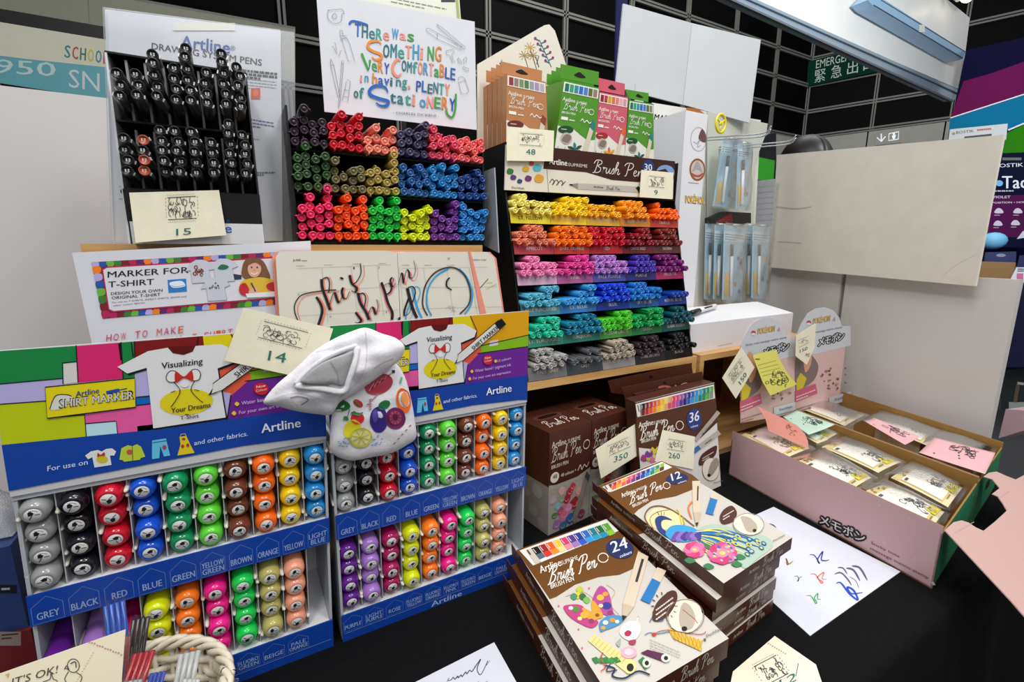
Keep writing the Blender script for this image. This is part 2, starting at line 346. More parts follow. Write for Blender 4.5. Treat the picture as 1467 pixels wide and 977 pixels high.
# rival booth at the far right
BP = Plane(C0+ray(1381, 71)*3.9, N2); BP2 = Plane(C0+ray(1381, 71)*3.5, N2)
b, p = sheet(BP, [(1168, 258), (1900, 100), (1900, 2600), (900, 2600), (1075, 700)], M('#110f30', .8, .04, 'wall', 4, .02), .05, zA6)
p.poly([(1155, 420), (1300, 378), (1467, 318), (1900, 140), (1900, 300), (1467, 486), (1087, 608)], M('#66184c', .8, .04))
p.line([(1087, 609), (1467, 487), (1900, 330)], 6, '#d8dde2', 2)
p.poly([(1085, 614), (1467, 492), (1900, 340), (1900, 500), (1467, 633), (1390, 668), (1070, 760)], M('#12729a', .8, .04)); p.line([(1385, 672), (1467, 637), (1900, 500)], 8, '#d8dde2', 2)
p.poly([(1370, 690), (1467, 644), (1900, 510), (1900, 700), (1467, 786), (1300, 800)], M('#308016', .8, .04))
b.build('booth_wall', None, 'purple blue and green striped booth wall at the far right', 'booth')
b, p = sheet(BP.off(.12), [(1085, 668), (1383, 638), (1375, 720), (1070, 760)], M('#c9ccd0', .5, .3), .01, zA6)
p.text('BOSTIK', (1117, 692), (1208, 682), 14, '#2a2c3a', bold=True); p.lines((1225, 672), (1345, 660), 12, 1, 9, '#a8303a', seed=4); p.ell(1103, 690, 9, 7, '#8a8f55'); p.poly([(1160, 705), (1300, 690), (1300, 720), (1150, 735)], '#20222e')
b.build('header_card', None, 'narrow white header card behind the top edge of the cardboard', 'sign')
zB7 = (1100, 180, 3.7575)
b, p = sheet(BP2, [(1258, 148), (1500, 140), (1500, 660), (1100, 650)], M('#10122f', .8, .05), .02, zB7)
p.poly([(1205, 375), (1500, 372), (1500, 600), (1150, 600)], M('#4e1848', .8, .04)); p.text('BOSTIK', (1222, 226), (1375, 220), 20, '#c9ccd6', bold=True)
p.rect(1262, 172, 1365, 186, '#3c4a32'); p.text('Tac', (1262, 338), (1395, 336), 68, '#d5d7de', bold=True); p.ell(1246, 310, 20, 16, '#58a6d8'); p.lines((1222, 352), (1390, 350), 8, 1, 7, '#aab0c0')
p.text('VIOLET', (1208, 391), (1306, 390), 13, '#cfc6d4', bold=True); p.text('POSITION • HOLD', (1208, 420), (1405, 416), 10, '#cfc6d4', bold=True)
for x, y in ((1243, 458), (1345, 458), (1238, 525), (1332, 522)): p.blob([(x-22, y+12), (x-14, y-8), (x, y-14), (x+16, y-8), (x+24, y+12)], '#c9bcd0'); p.lines((x-24, y+24), (x+26, y+24), 8, 1, 4, '#b6a6bf')
p.poly([(1340, 610), (1375, 565), (1400, 600)], '#c8cad2')
b.build('product_poster', None, 'navy and purple product poster lettered Tac behind the cardboard', 'poster')
def carton(name, pl, z, pts, dep, col, label, cat, pr=None, group=None):
    b = B(); P = [pl(z[0]+x/z[2], z[1]+y/z[2]) for x, y in pts]; b.prism(P, -pl.n*dep, M(col, .5, .35))
    if pr: pr(Print(b, pl, z, .001))
    return b.build(name, None, label, cat, group)
BP3 = Plane(C0+ray(1381, 71)*3.3, N2)
b = B(); c = BP3.off(-.1)(1423, 345); b.sphere(c, .075, M('#6fb4dc', .5, .3), 14, 8, (1, 1, .8)); b.build('blue_ball', None, 'pale blue ball of tack on the rack of the far right booth', 'ball')
carton('display_carton', BP3, zB7, [(1172, 682), (1338, 678), (1335, 738), (1165, 735)], .15, '#1c2a5c', 'small navy carton above the brown carton at far right', 'carton', lambda p: (p.ell(1255, 698, 26, 9, '#7d87a8')))
carton('brown_carton', BP3.off(.16), zB7, [(1132, 732), (1335, 738), (1335, 850), (1110, 840)], .14, '#8a6a40', 'brown cardboard carton past the right edge of the cardboard sheet', 'carton')
carton('product_pack', BP3.off(.2), zB7, [(1340, 760), (1440, 755), (1440, 850), (1300, 838)], .02, '#d5d7e2', 'white and navy pack with pink print at the right edge', 'pack', lambda p: (p.poly([(1355, 700), (1440, 690), (1440, 762), (1340, 762)], '#1c2350'), p.rect(1340, 795, 1375, 838, '#d06a98'), p.lines((1345, 772), (1400, 772), 10, 2, 5, '#20243c')))
b = B(); P0 = BP3.off(.0)(1390, 405); q = [BP3(x, y) for x, y in [(1340, 408), (1560, 410), (1560, 440), (1340, 432)]]; b.prism(q, -BP3.n*.5, M('#1b1c30', .5, .3)); b.build('shelf_board', None, 'dark shelf of the far right booth carrying the cartons', 'shelf')
carton('pink_carton', Plane((1.72, .5, 1), SPN), (1380, 540, 4.44), [(270, 205), (420, 215), (420, 330), (225, 390)], .15, '#caa9b0', 'pale pink carton beyond the right end of the side partition', 'carton')
carton('dark_carton', Plane((1.95, .5, 1), SPN), (1380, 540, 4.44), [(240, -40), (420, -60), (420, 230), (240, 210)], .1, '#2c3638', 'dark packaged goods at the right edge beyond the partition', 'carton', lambda p: (p.line([(350, 40), (330, 160)], 26, '#6d5a50'), p.rect(290, 160, 400, 200, '#a9b3b0'), p.line([(345, 38), (385, 45)], 16, '#c9d0d0')))
carton('navy_carton', Plane((1.9, .5, 1), SPN), (1380, 400, 4.44), [(330, 60), (420, 50), (420, 560), (270, 560)], .1, '#1a1d40', 'navy carton at the right edge above the dark goods', 'carton')
# foam boards above
FO = M('#c3c7ca', .6, .25, 'board', 20, .01); E = empty('foam_board', V(1.05, .98, 1.012), 'white folding foam board standing high behind the right rack', 'board')
b, p = sheet(PY(.98), [(893, 5), (991, 33), (978, 150), (882, 125)], FO, .005); b.build('leaf', E)
P2 = Plane(PY(.98)(991, 33), V(-.25, -1, 0)); b = B(); b.prism([P2(x, y) for x, y in [(991.5, 33), (1090, 57), (1074, 176), (978.5, 150)]], V(0, .005, 0), FO); b.build('leaf', E)
b = B(); b.box((.915, .978, 1.0125), (.945, .9795, 1.66), FO); b.build('support_leg', E)
b, p = sheet(PY(.984), [(884, -30), (900, -30), (893, 250), (878, 250)], M('#1a1c4a', .4, .3), .004); b.build('navy_sheet', None, 'navy sheet peeping out left of the foam board', 'sheet')
b, p = sheet(PY(.965), [(934, 147), (1016, 160), (1090, 172), (1076, 430), (960, 482), (934, 492)], M('#d6d6cf', .6, .25, 'paper', 40, .01), .002)
p.text('MARKER', (937, 171), (975, 176), 7, '#1c1c1e', bold=True, up=(1.5, -8)); b.build('lettered_card', None, 'white card lettered MARKER behind the tall white box', 'card')
b, p = sheet(PY(2.6), [(1076, 196), (1112, 190), (1112, 262), (1074, 262)], M('#171719', .5, .3), .01); p.poly([(1082, 224), (1110, 230), (1108, 258), (1084, 258)], '#2f8f22'); p.poly([(1079, 222), (1086, 226), (1086, 256), (1080, 256)], '#a3b52a')
E = empty('green_banner', (1.66, 2.6, 0), 'black and green banner seen between the packs and the cardboard', 'banner')
b.build('banner_cloth', E)
for x in (2.62, 2.86): b = B(); b.box((x, 2.615, 0), (x+.02, 2.635, 2.2), M('#171719', .5, .3)); b.build('pole', E)
b, p = sheet(SP.off(.045), [(1085, 259), (1112, 256), (1106, 330), (1102, 372), (1080, 372)], M('#b9b9bd', .6, .3, 'paper', 30, .04), .001); p.lines((1086, 268), (1108, 266), 8, 10, .6, '#a6a6ac', seed=3)
b.build('paper_sheet', None, 'crumpled white paper hanging left of the cardboard sheet', 'paper')
b, p = sheet(PY(.955), [(500, -40), (655, -40), (670, 150), (545, 140)], M('#d8dacb', .25, .5, 'paper', 30, .02), .001)
p.rect(632, -10, 652, 3, '#2f3236'); p.lines((560, -3), (640, 13), 5, 2, 1.2, '#8a8c84'); p.line([(652, -30), (657, 27)], 4, '#9fa66c'); E = empty('notice_sheet', V(.3, .955, 1.2555), 'glossy printed sheet behind the top edge of the lettering board', 'paper'); b.build('sheet', E); b = B(); b.box((.30, .957, 1.2555), (.308, .962, 1.72), M('#141416', .5, .3)); b.build('support_rod', E)
# ------------------------------------------------------------------ table, cloth, crates
E = empty('table', (.3, .75, 0), 'long stall table hidden under the black cloth', 'table')
def tx(y): return min(1.5+.25*(y-.7)-.02, 1.5)
b = B(); b.prism([V(-1, .225, .742), V(tx(.225), .225, .742), V(tx(.97), .97, .742), V(-1, .97, .742)], V(0, 0, -.027), M('#5a4a3a', .5, .3)); b.build('tabletop', E)
for x in (-.95, 1.3):
    for y in (.28, .93): b = B(); b.box((x-.02, y-.02, 0), (x+.02, y+.02, .715), M('#5a5a5c', .4, .4)); b.build('leg', E)
CL = M('#0e0e10', .9, .12, 'cloth', 160, .12)
b = B(); NX = 120; prof = [(.985, .7485), (.9, .7485), (.5, .7485), (.225, .7485), (.215, .748), (.207, .745), (.203, .735), (.20, .6), (.195, .4), (.19, .2), (.19, .05)]
def cl(u, v):
    k = int(round(v*(len(prof)-1))); y, z = prof[k]; x = -1.03+(1.03+tx(y)+.008)*u; d = max(0, .735-z)
    return V(x, y-.035*d*(1+math.sin(x*26+math.sin(x*7)*2))*1.1, z)
b.grid(cl, NX, len(prof)-1, CL)
b.build('tablecloth', None, 'black cloth draped over the stall table', 'tablecloth', solid=.002)
def crate(name, x0, x1, y0, y1, z0, z1, label, t=.014, bottom=True):
    E = empty(name, ((x0+x1)/2, (y0+y1)/2, z0), label, 'crate')
    zb_ = z0+t if bottom else z0
    for nm, lo, hi in (('top_panel', (x0, y0, z1-t), (x1, y1, z1)), ('bottom_panel', (x0, y0, z0), (x1, y1, z0+t)), ('side_panel', (x0, y0, zb_), (x0+t, y1, z1-t)),
                       ('side_panel', (x1-t, y0, zb_), (x1, y1, z1-t)), ('back_panel', (x0+t, y1-t, zb_), (x1-t, y1, z1-t))):
        if nm == 'bottom_panel' and not bottom: continue
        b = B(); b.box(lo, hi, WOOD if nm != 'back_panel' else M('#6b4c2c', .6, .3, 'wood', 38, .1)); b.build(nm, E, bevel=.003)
crate('wooden_crate', -.16, .365, .745, .97, .75, 1.003, 'lower left wooden crate behind the white poster')
crate('wooden_crate', -.16, .365, .745, .97, 1.003, 1.255, 'upper left wooden crate carrying the pen racks')
crate('wooden_crate', .385, .876, .70, .985, .75, 1.012, 'wooden crate under the rainbow brush pen rack', bottom=False)
crate('wooden_crate', .888, 1.36, .70, .985, .75, 1.012, 'right hand wooden crate under the white display stand')
# person behind the cardboard
hc = C0+ray(1152, 240)*2.15
E = empty('person', (hc.x, hc.y, 0), 'dark haired person behind the cardboard sheet, only the hair showing', 'person')
SK = M('#c89a7c', .5, .3)
b = B(); fd = V(-.35, -.94, 0).normalized(); sd = V(fd.y, -fd.x, 0)
def hp(f, s, z): return hc+fd*f+sd*s+V(0, 0, z)
prof = [(-.13, .05, .055), (-.115, .07, .07), (-.08, .075, .085), (-.03, .077, .095), (.03, .078, .098), (.08, .066, .085), (.11, .04, .05), (.122, .01, .01)]
vs = []; n = 20
bodyprof = [(-hc.z+.02, .10, .09), (-hc.z+.5, .13, .12), (-.75, .17, .13), (-.5, .17, .12), (-.28, .20, .12), (-.22, .17, .10), (-.18, .065, .065)]+prof
for z, a, c in bodyprof:
    for k in range(n): an = 2*PI*k/n; vs.append(hp(c*math.cos(an), a*math.sin(an), z))
b.add(vs, [(i*n+k, i*n+(k+1) % n, (i+1)*n+(k+1) % n, (i+1)*n+k) for i in range(len(bodyprof)-1) for k in range(n)], SK, True)
b.tube([hp(.08, 0, .02), hp(.105, 0, -.01), hp(.115, 0, -.03), hp(.09, 0, -.04)], [.01, .013, .016, .01], SK)
for s in (-1, 1):
    b.sphere(hp(.088, s*.032, .018), .012, M('#f0ece6', .3)); b.sphere(hp(.097, s*.032, .018), .006, M('#1e1410', .3)); b.sphere(hp(0, s*.08, 0), .022, SK, sc=(.5, 1, 1.4))
    sh = [hp(0, s*.17, -.26), hp(.02, s*.24, -.36), hp(.03, s*.25, -.56), hp(.14, s*.2, -.74), hp(.2, s*.17, -.8)]; b.tube(smooth_path(sh, 4), [.055-.002*i for i in range(17)], SK, 10)
b.tube([hp(.1, -.022, -.065), hp(.108, 0, -.068), hp(.1, .022, -.065)], [.003, .006, .003], M('#a4584e', .4))
b.build('body', E)
b = B(); HR = M('#15110f', .45, .4)
def hair(u, v):
    th = .02+v*1.75; ph = 2*PI*u; front = max(0, math.cos(ph)); th *= 1-.12*front*(v > .35)
    r = .118+.0015*math.sin(ph*23+v*9)
    return hc+fd*(r*1.0*math.sin(th)*math.cos(ph))+sd*(r*.86*math.sin(th)*math.sin(ph))+V(0, 0, .02+r*math.cos(th)*1.0)
b.grid(hair, 48, 14, HR); b.build('hair', E, solid=.01)
b = B(); vs = []; cp = [(-.95, .185, .15), (-.75, .185, .145), (-.5, .185, .135), (-.28, .215, .135), (-.215, .18, .115), (-.19, .08, .08)]
for z, a, c in cp:
    for k in range(n): an = 2*PI*k/n; vs.append(hp(c*math.cos(an), a*math.sin(an), z))
b.add(vs, [(i*n+k, i*n+(k+1) % n, (i+1)*n+(k+1) % n, (i+1)*n+k) for i in range(len(cp)-1) for k in range(n)], M('#2a2c33', .8, .2, 'cloth'), True); b.build('shirt', E)
# ------------------------------------------------------------------ the two fabric marker displays
class MapPrint(Print):
    def __init__(s, b, fn): s.b = b; s.fn = fn; s.z = (0, 0, 1.); s.c = 0
    def w(s, x, y, l=1): return s.fn(x, y, l)+V(0, -2.5e-6*s.c, 0)
DISP = {1: (-.211, .270, .04), 2: (.0705, .2725, .015)}
YF = .57
def DP(d, u, z, dy=0.): x0, W, sh = DISP[d]; return V(x0+u*W+sh*(z-.75), YF+dy, z)
def DU(d, q): x0, W, sh = DISP[d]; return (q.x-x0-sh*(q.z-.75))/W, q.z
BLUE = '#0f3f9c'; zA7 = (0, 340, 2.715); zA8 = (320, 340, 2.8727)
PROW = {}
def header_art(b, dst):
    def src(d, z):
        pl = PY(YF)
        def fn(x, y, l):
            u, zz = DU(d, pl(z[0]+x/z[2], z[1]+y/z[2])); u = min(max(u, 0.), 1.); zz = min(max(zz, 1.029), 1.163); return DP(dst, u, zz, -.003-.0003*l)
        return MapPrint(b, fn)
    a = src(1, zA7); c = src(2, zA8); K = '#15151a'
    a.poly([(0, 440), (300, 420), (302, 480), (246, 486), (248, 545), (0, 567)], '#12813c'); a.poly([(-20, 569), (248, 545), (252, 575), (182, 580), (185, 632), (-20, 645)], '#b3abdc')
    a.poly([(248, 486), (304, 480), (308, 560), (250, 567)], '#d3d0cf'); a.poly([(302, 420), (474, 407), (482, 545), (306, 562)], '#d5246a'); a.poly([(474, 407), (525, 403), (527, 545), (480, 548)], '#12813c')
    a.poly([(525, 403), (790, 382), (800, 470), (527, 470)], '#7c120f'); a.poly([(527, 465), (600, 440), (600, 616), (527, 618)], '#b3abdc'); a.poly([(527, 618), (610, 612), (612, 645), (527, 650)], '#0f63b8')
    a.poly([(-20, 645), (185, 632), (190, 698), (333, 686), (342, 802), (-20, 845)], '#b9c60e'); a.poly([(333, 686), (530, 652), (612, 640), (640, 745), (465, 795), (340, 800)], '#e25a9e')
    a.poly([(338, 720), (455, 710), (464, 790), (342, 802)], '#b9dfe9'); a.poly([(615, 740), (760, 728), (760, 750), (618, 770)], '#1f78b8')
    for q in ([(300, 415), (308, 560)], [(474, 405), (482, 545)], [(525, 402), (527, 465), (482, 510)], [(-10, 568), (248, 545)], [(-10, 646), (185, 632)], [(246, 486), (302, 480)], [(248, 486), (250, 567)], [(190, 698), (333, 686), (342, 802)], [(338, 720), (455, 710), (464, 790)], [(-10, 843), (342, 802), (465, 792)], [(533, 618), (596, 612)], [(533, 650), (600, 642)]): a.line(q, 4, K, 2)
    c.poly([(928, 330), (1012, 322), (1040, 390), (915, 380)], '#dccb0b'); c.poly([(1010, 322), (1260, 290), (1260, 400), (1055, 444), (1030, 400)], '#d89e0a'); c.poly([(760, 343), (930, 330), (918, 385), (760, 395)], '#7c120f'); c.poly([(727, 346), (760, 343), (760, 400), (730, 400)], '#12813c')
    c.poly([(1040, 448), (1260, 398), (1260, 448), (1030, 478)], '#7fb41a'); c.poly([(1092, 426), (1126, 419), (1126, 441), (1090, 447)], '#dccbd2'); c.poly([(955, 525), (1040, 476), (1260, 448), (1260, 566), (975, 612)], '#6a2490')
    c.poly([(960, 410), (1040, 398), (1058, 466), (1000, 525), (968, 510)], '#dd5a3c'); c.poly([(968, 505), (1002, 515), (988, 600), (975, 600)], '#b3abdc'); c.poly([(760, 612), (990, 590), (990, 612), (760, 640)], '#2a7dbb')
    for q in ([(1012, 322), (1040, 385)], [(1055, 444), (1250, 400)], [(1040, 476), (1250, 447)], [(928, 330), (922, 370)], [(730, 346), (733, 395)], [(760, 343), (762, 390)], [(1002, 520), (988, 600)]): c.line(q, 3, K, 2)
    a.poly([(-30, 848), (300, 812), (800, 738), (1080, 694), (1320, 650), (1320, 760), (1080, 780), (40, 980), (-30, 985)], BLUE, 3)
    c.poly([(350, 668), (830, 622), (1260, 562), (1260, 660), (400, 760)], BLUE, 3)
    # printed shirt
    sh = [(722, 420), (800, 372), (850, 362), (862, 380), (888, 385), (912, 375), (920, 358), (985, 354), (1036, 382), (1028, 408), (972, 432), (985, 592), (800, 620), (794, 425), (745, 442)]
    c.poly([(x+4, y+6) for x, y in sh], K, 3); c.poly(sh, '#dededf', 4)
    c.poly([(850, 360), (862, 380), (888, 386), (912, 376), (920, 357)], '#5d0c0c', 5)
    c.text('Visualizing', (831, 429), (935, 416), 19, '#2a2226', 6, True, up=(1, -20)); c.ell(888, 538, 68, 42, '#dccb17', 5, rot=-.1)
    for x, y in ((857, 455), (914, 452)):
        c.blob([(x-14, y-6), (x-4, y-19), (x+9, y-17), (x+14, y-4), (x+9, y+14), (x-7, y+17), (x-15, y+8)], '#e6e3e2', 6); c.line([(x-14, y-6), (x-4, y-19), (x+9, y-17), (x+14, y-4), (x+9, y+14), (x-7, y+17), (x-15, y+8)], 2, K, 7, True, True)
    c.blob([(886, 455), (866, 438), (864, 474), (886, 460), (908, 470), (906, 436)], '#c22a22', 7); c.ell(886, 482, 10, 8, '#e6e3e2', 7)
    c.line([(860, 472), (874, 500), (862, 530), (848, 552)], 2.2, K, 8, True); c.line([(912, 470), (902, 500), (920, 530), (930, 540)], 2.2, K, 8, True); c.line([(862, 500), (850, 505)], 2, K, 8); c.line([(910, 498), (922, 502)], 2, K, 8)
    c.text('Your Dreams', (848, 572), (948, 556), 15, '#3a2a26', 8, True, up=(1, -17)); c.lines((882, 578), (898, 576), 5, 1, 3, '#3a2a26', 8); c.text('T-Shirt', (870, 594), (917, 588), 12, '#3a2a26', 8, True)
    # printed pen
    c.line([(968, 492), (1136, 350)], 34, K, 8); c.line([(968, 492), (1134, 352)], 29, '#d9d9d6', 9); c.line([(1118, 365), (1146, 343)], 31, K, 10); c.poly([(944, 518), (956, 496), (968, 508)], K, 9)
    c.poly([(953, 512), (962, 478), (980, 500)], '#d9d9d6', 9); c.text('SHIRT MARKER', (1022, 462), (1128, 372), 17, K, 10, True, up=(-10, -13))
    c.ell(1081, 501, 19, 20, '#c8202c', 8); c.text('New', (1069, 499), (1093, 494), 9, '#f2d8d8', 9, True); c.text('Colour', (1067, 511), (1096, 505), 8, '#f2d8d8', 9)
    for x, y in ((1113, 506), (1016, 548), (1007, 578)): c.blob([(x, y-7), (x+6, y), (x, y+7), (x-6, y)], '#e5c428', 8)
    c.text('13 colours', (1122, 511), (1176, 498), 11, '#d3b8de', 8); c.text('Water based / pigment ink', (1028, 552), (1176, 526), 12, '#d3b8de', 8); c.text('For your own art expression', (1020, 582), (1174, 554), 11, '#d3b8de', 8)
    c.text('Artline', (1075, 646), (1178, 630), 30, '#e8ecf4', 8, True)
    # badge
    a.poly([(182, 578), (527, 543), (531, 655), (190, 698)], '#dfcf12', 4); a.line([(182, 578), (527, 543), (531, 655), (190, 698)], 4, K, 5, closed=True)
    a.text('Artline', (300, 616), (390, 600), 22, '#1c3c8c', 6, True); a.text('SHIRT MARKER', (236, 660), (526, 624), 36, K, 6, True); a.text('SHIRT MARKER', (240, 656), (522, 622), 29, '#cfcfc6', 7, True)
    a.blob([(200, 662), (222, 612), (262, 606), (285, 612), (290, 632), (262, 636), (240, 662)], '#d5d5c8', 5); a.line([(200, 662), (222, 612), (262, 606), (285, 612)], 3, K, 6, True)
    a.line([(418, 600), (468, 589)], 13, '#1c4aa0', 5); a.line([(468, 589), (498, 583)], 4, '#1c3c8c', 5)
    a.text('For use on', (191, 902), (346, 876), 20, '#c3d2ea', 5, True); a.text('and other fabrics.', (757, 803), (963, 766), 18, '#c3d2ea', 5, True)
    a.poly([(336, 842), (358, 826), (385, 820), (400, 826), (418, 816), (440, 814), (456, 826), (448, 842), (432, 842), (438, 878), (372, 888), (364, 848), (348, 856)], '#dcdcdc', 5); a.ell(402, 856, 22, 14, '#c9bb2a', 6); a.blob([(396, 838), (386, 830), (384, 846), (396, 842), (412, 842), (410, 828)], '#b3322a', 7)
    a.poly([(468, 858), (476, 814), (500, 802), (518, 806), (536, 798), (552, 808), (568, 846), (550, 852), (548, 858), (486, 866), (482, 860)], '#b7cb3a', 5); a.ell(508, 828, 12, 10, '#b3524a', 6); a.line([(518, 806), (520, 862)], 2.5, '#5b6a1c', 6)
    a.poly([(594, 784), (648, 776), (664, 842), (640, 846), (626, 806), (622, 852), (594, 856)], '#62bede', 5); a.ell(642, 810, 8, 9, '#b33a5a', 6); a.line([(596, 792), (650, 784)], 3, '#2a6a94', 6)
    a.poly([(700, 770), (726, 766), (738, 792), (758, 832), (692, 842), (704, 798)], '#dcc51e', 5); a.line([(702, 772), (706, 760), (722, 758), (726, 768)], 3, '#c8b21a', 5); a.ell(712, 806, 6, 7, '#b3302a', 6); a.ell(732, 802, 6, 7, '#b3302a', 6); a.ell(716, 778, 7, 5, '#b3402a', 6)
UPC = [('grey', '#8f9190'), ('black', '#14111b'), ('red', '#c40f28'), ('blue', '#124fc9'), ('green', '#0a8a55'), ('yellow green', '#5ccf38'), ('brown', '#6b3622'), ('orange', '#f26410'), ('yellow', '#efc308'), ('light blue', '#1b87cd')]
LOC = [('purple', '#5c1c84'), ('light purple', '#a274c6'), ('rose', '#a51458'), ('fluorescent yellow', '#d6df10'), ('fluorescent orange', '#ff7a1c'), ('fluorescent pink', '#ee1c88'), ('fluorescent green', '#18cc54'), ('beige', '#b8b066'), ('pale orange', '#f2a082')]
T1 = ['GREY', 'BLACK', 'RED', 'BLUE', 'GREEN', 'YELLOW/GREEN', 'BROWN', 'ORANGE', 'YELLOW', 'LIGHT/BLUE']
T2 = ['PURPLE', 'LIGHT/PURPLE', 'ROSE', 'FLUORO/YELLOW', 'FLUORO/ORANGE', 'FLUORO/PINK', 'FLUORO/GREEN', 'BEIGE', 'PALE/ORANGE']
def strip(d, nm, par, z0, z1, names, art):
    b = B(); m = M(BLUE, .3, .5); P = [DP(d, 0, z0, -.004), DP(d, 1, z0, -.004), DP(d, 1, z1, -.004), DP(d, 0, z1, -.004)]; b.prism(P, V(0, .002, 0), m)
    p = MapPrint(b, lambda x, y, l: DP(d, x/1000, z1-y*((z1-z0)/178 if art else .000274), -.004-.0003*l)); lc = '#8ea3d2'
    for i, t in enumerate(names):
        x = 100*i; p.line([(x+8, 112), (x+8, 48), (x+50, 14), (x+92, 48), (x+92, 112)], 2.2, '#5f7cc0', 1, closed=True)
        q = t.split('/')
        for k, tt in enumerate(q):
            wd = min(76, 15*len(tt)); h = 27 if len(q) == 1 else 24; p.text(tt, (x+50-wd/2, 98 if len(q) == 1 else 76+28*k), (x+50+wd/2, 98 if len(q) == 1 else 76+28*k), h, lc, 1, True)
    if art: p.line([(10, 122), (990, 122)], 2, '#8ea3d2', 1); p.text('Artline', (440, 166), (610, 166), 38, '#a7b4d2', 1, True)
    return b.build(nm, par)
LABW = M('#dcdcda', .5, .3)
def marker_meshes(col):
    m = M(col, .16, .6); b = B()
    k9 = .945
    b.lathe([(t_, r_*k9) for t_, r_ in [(.0006, 0), (.0006, .0066), (.0, .0072), (.0013, .0096), (.005, .0117), (.011, .0122), (.03, .0118), (.034, .0112), (.0345, .0117), (.08, .0117), (.1, .0105), (.104, .006), (.104, 0)]], m, 20); o1 = b
    b = B(); b.lathe([(.0, 0), (.0, .0059), (.0005, .0063), (.0012, .0063)], LABW, 20); K = M('#1c1c20', .5, .3)
    b.add([(-.0012, -.0003, -.004), (.0012, -.0003, -.0042), (.003, -.0003, -.001), (.0006, -.0003, .0004), (-.0018, -.0003, -.001)], [(0, 1, 2, 3, 4)], K)
    for a0, r0, r1 in ((.5, .0012, .0053), (2.6, .0012, .005)):
        d = V(math.cos(a0), 0, math.sin(a0)); n = V(-d.z, 0, d.x)*.00035; b.add([d*r0+n+V(0, -.0003, 0), d*r1+n+V(0, -.0003, 0), d*r1-n+V(0, -.0003, 0), d*r0-n+V(0, -.0003, 0)], [(0, 1, 2, 3)], K)
    for k in range(5):
        a0 = 3.4+k*.3; d = V(math.cos(a0), -.06, math.sin(a0))*.0046; b.add([d+V(-.0005, 0, -.0003), d+V(.0005, 0, -.0003), d+V(.0005, 0, .0003), d+V(-.0005, 0, .0003)], [(0, 1, 2, 3)], K)
    o2 = b
    b = B(); b.tube([(.0128, .004, 0), (.0136, .006, 0), (.0138, .012, 0), (.0132, .03, 0), (.0118, .036, 0)], [.0008, .0021, .0023, .0019, .001], M('#d9d4c4', .4, .4), 8); o3 = b
    return o1, o2, o3
PROTO = {}
def shirt_marker(col, name, loc, label, clipang, yaw, pitch, group):
    if col not in PROTO:
        E = empty('shirt_marker', (0, 0, 0), label, 'marker', group); E.name = 'shirt_marker'; WP[E.name] = V(0, 0, 0)
        o1, o2, o3 = marker_meshes(col); k1 = o1.build('barrel', E, origin=(0, 0, 0)); k2 = o2.build('end_label', E, origin=(0, 0, 0)); k3 = o3.build('clip', E, origin=(0, 0, 0)); reg(E, k1, k2, k3); PROTO[col] = E; o = E
    else: o = copy_tree(PROTO[col])
    o['label'] = label; o['group'] = group
    o.location = loc; o.rotation_euler = (pitch, 0, yaw)
    for ch in o.children:
        if ch.name.startswith('clip') or ch.name.startswith('end_label'): ch.rotation_euler = (0, clipang, 0)
    return o
ORD = {4: ['bottom', 'third from the top', 'second from the top', 'topmost'], 3: ['bottom', 'middle', 'topmost'], 2: ['lower', 'upper'], 1: ['only']}
R = random.Random(3)
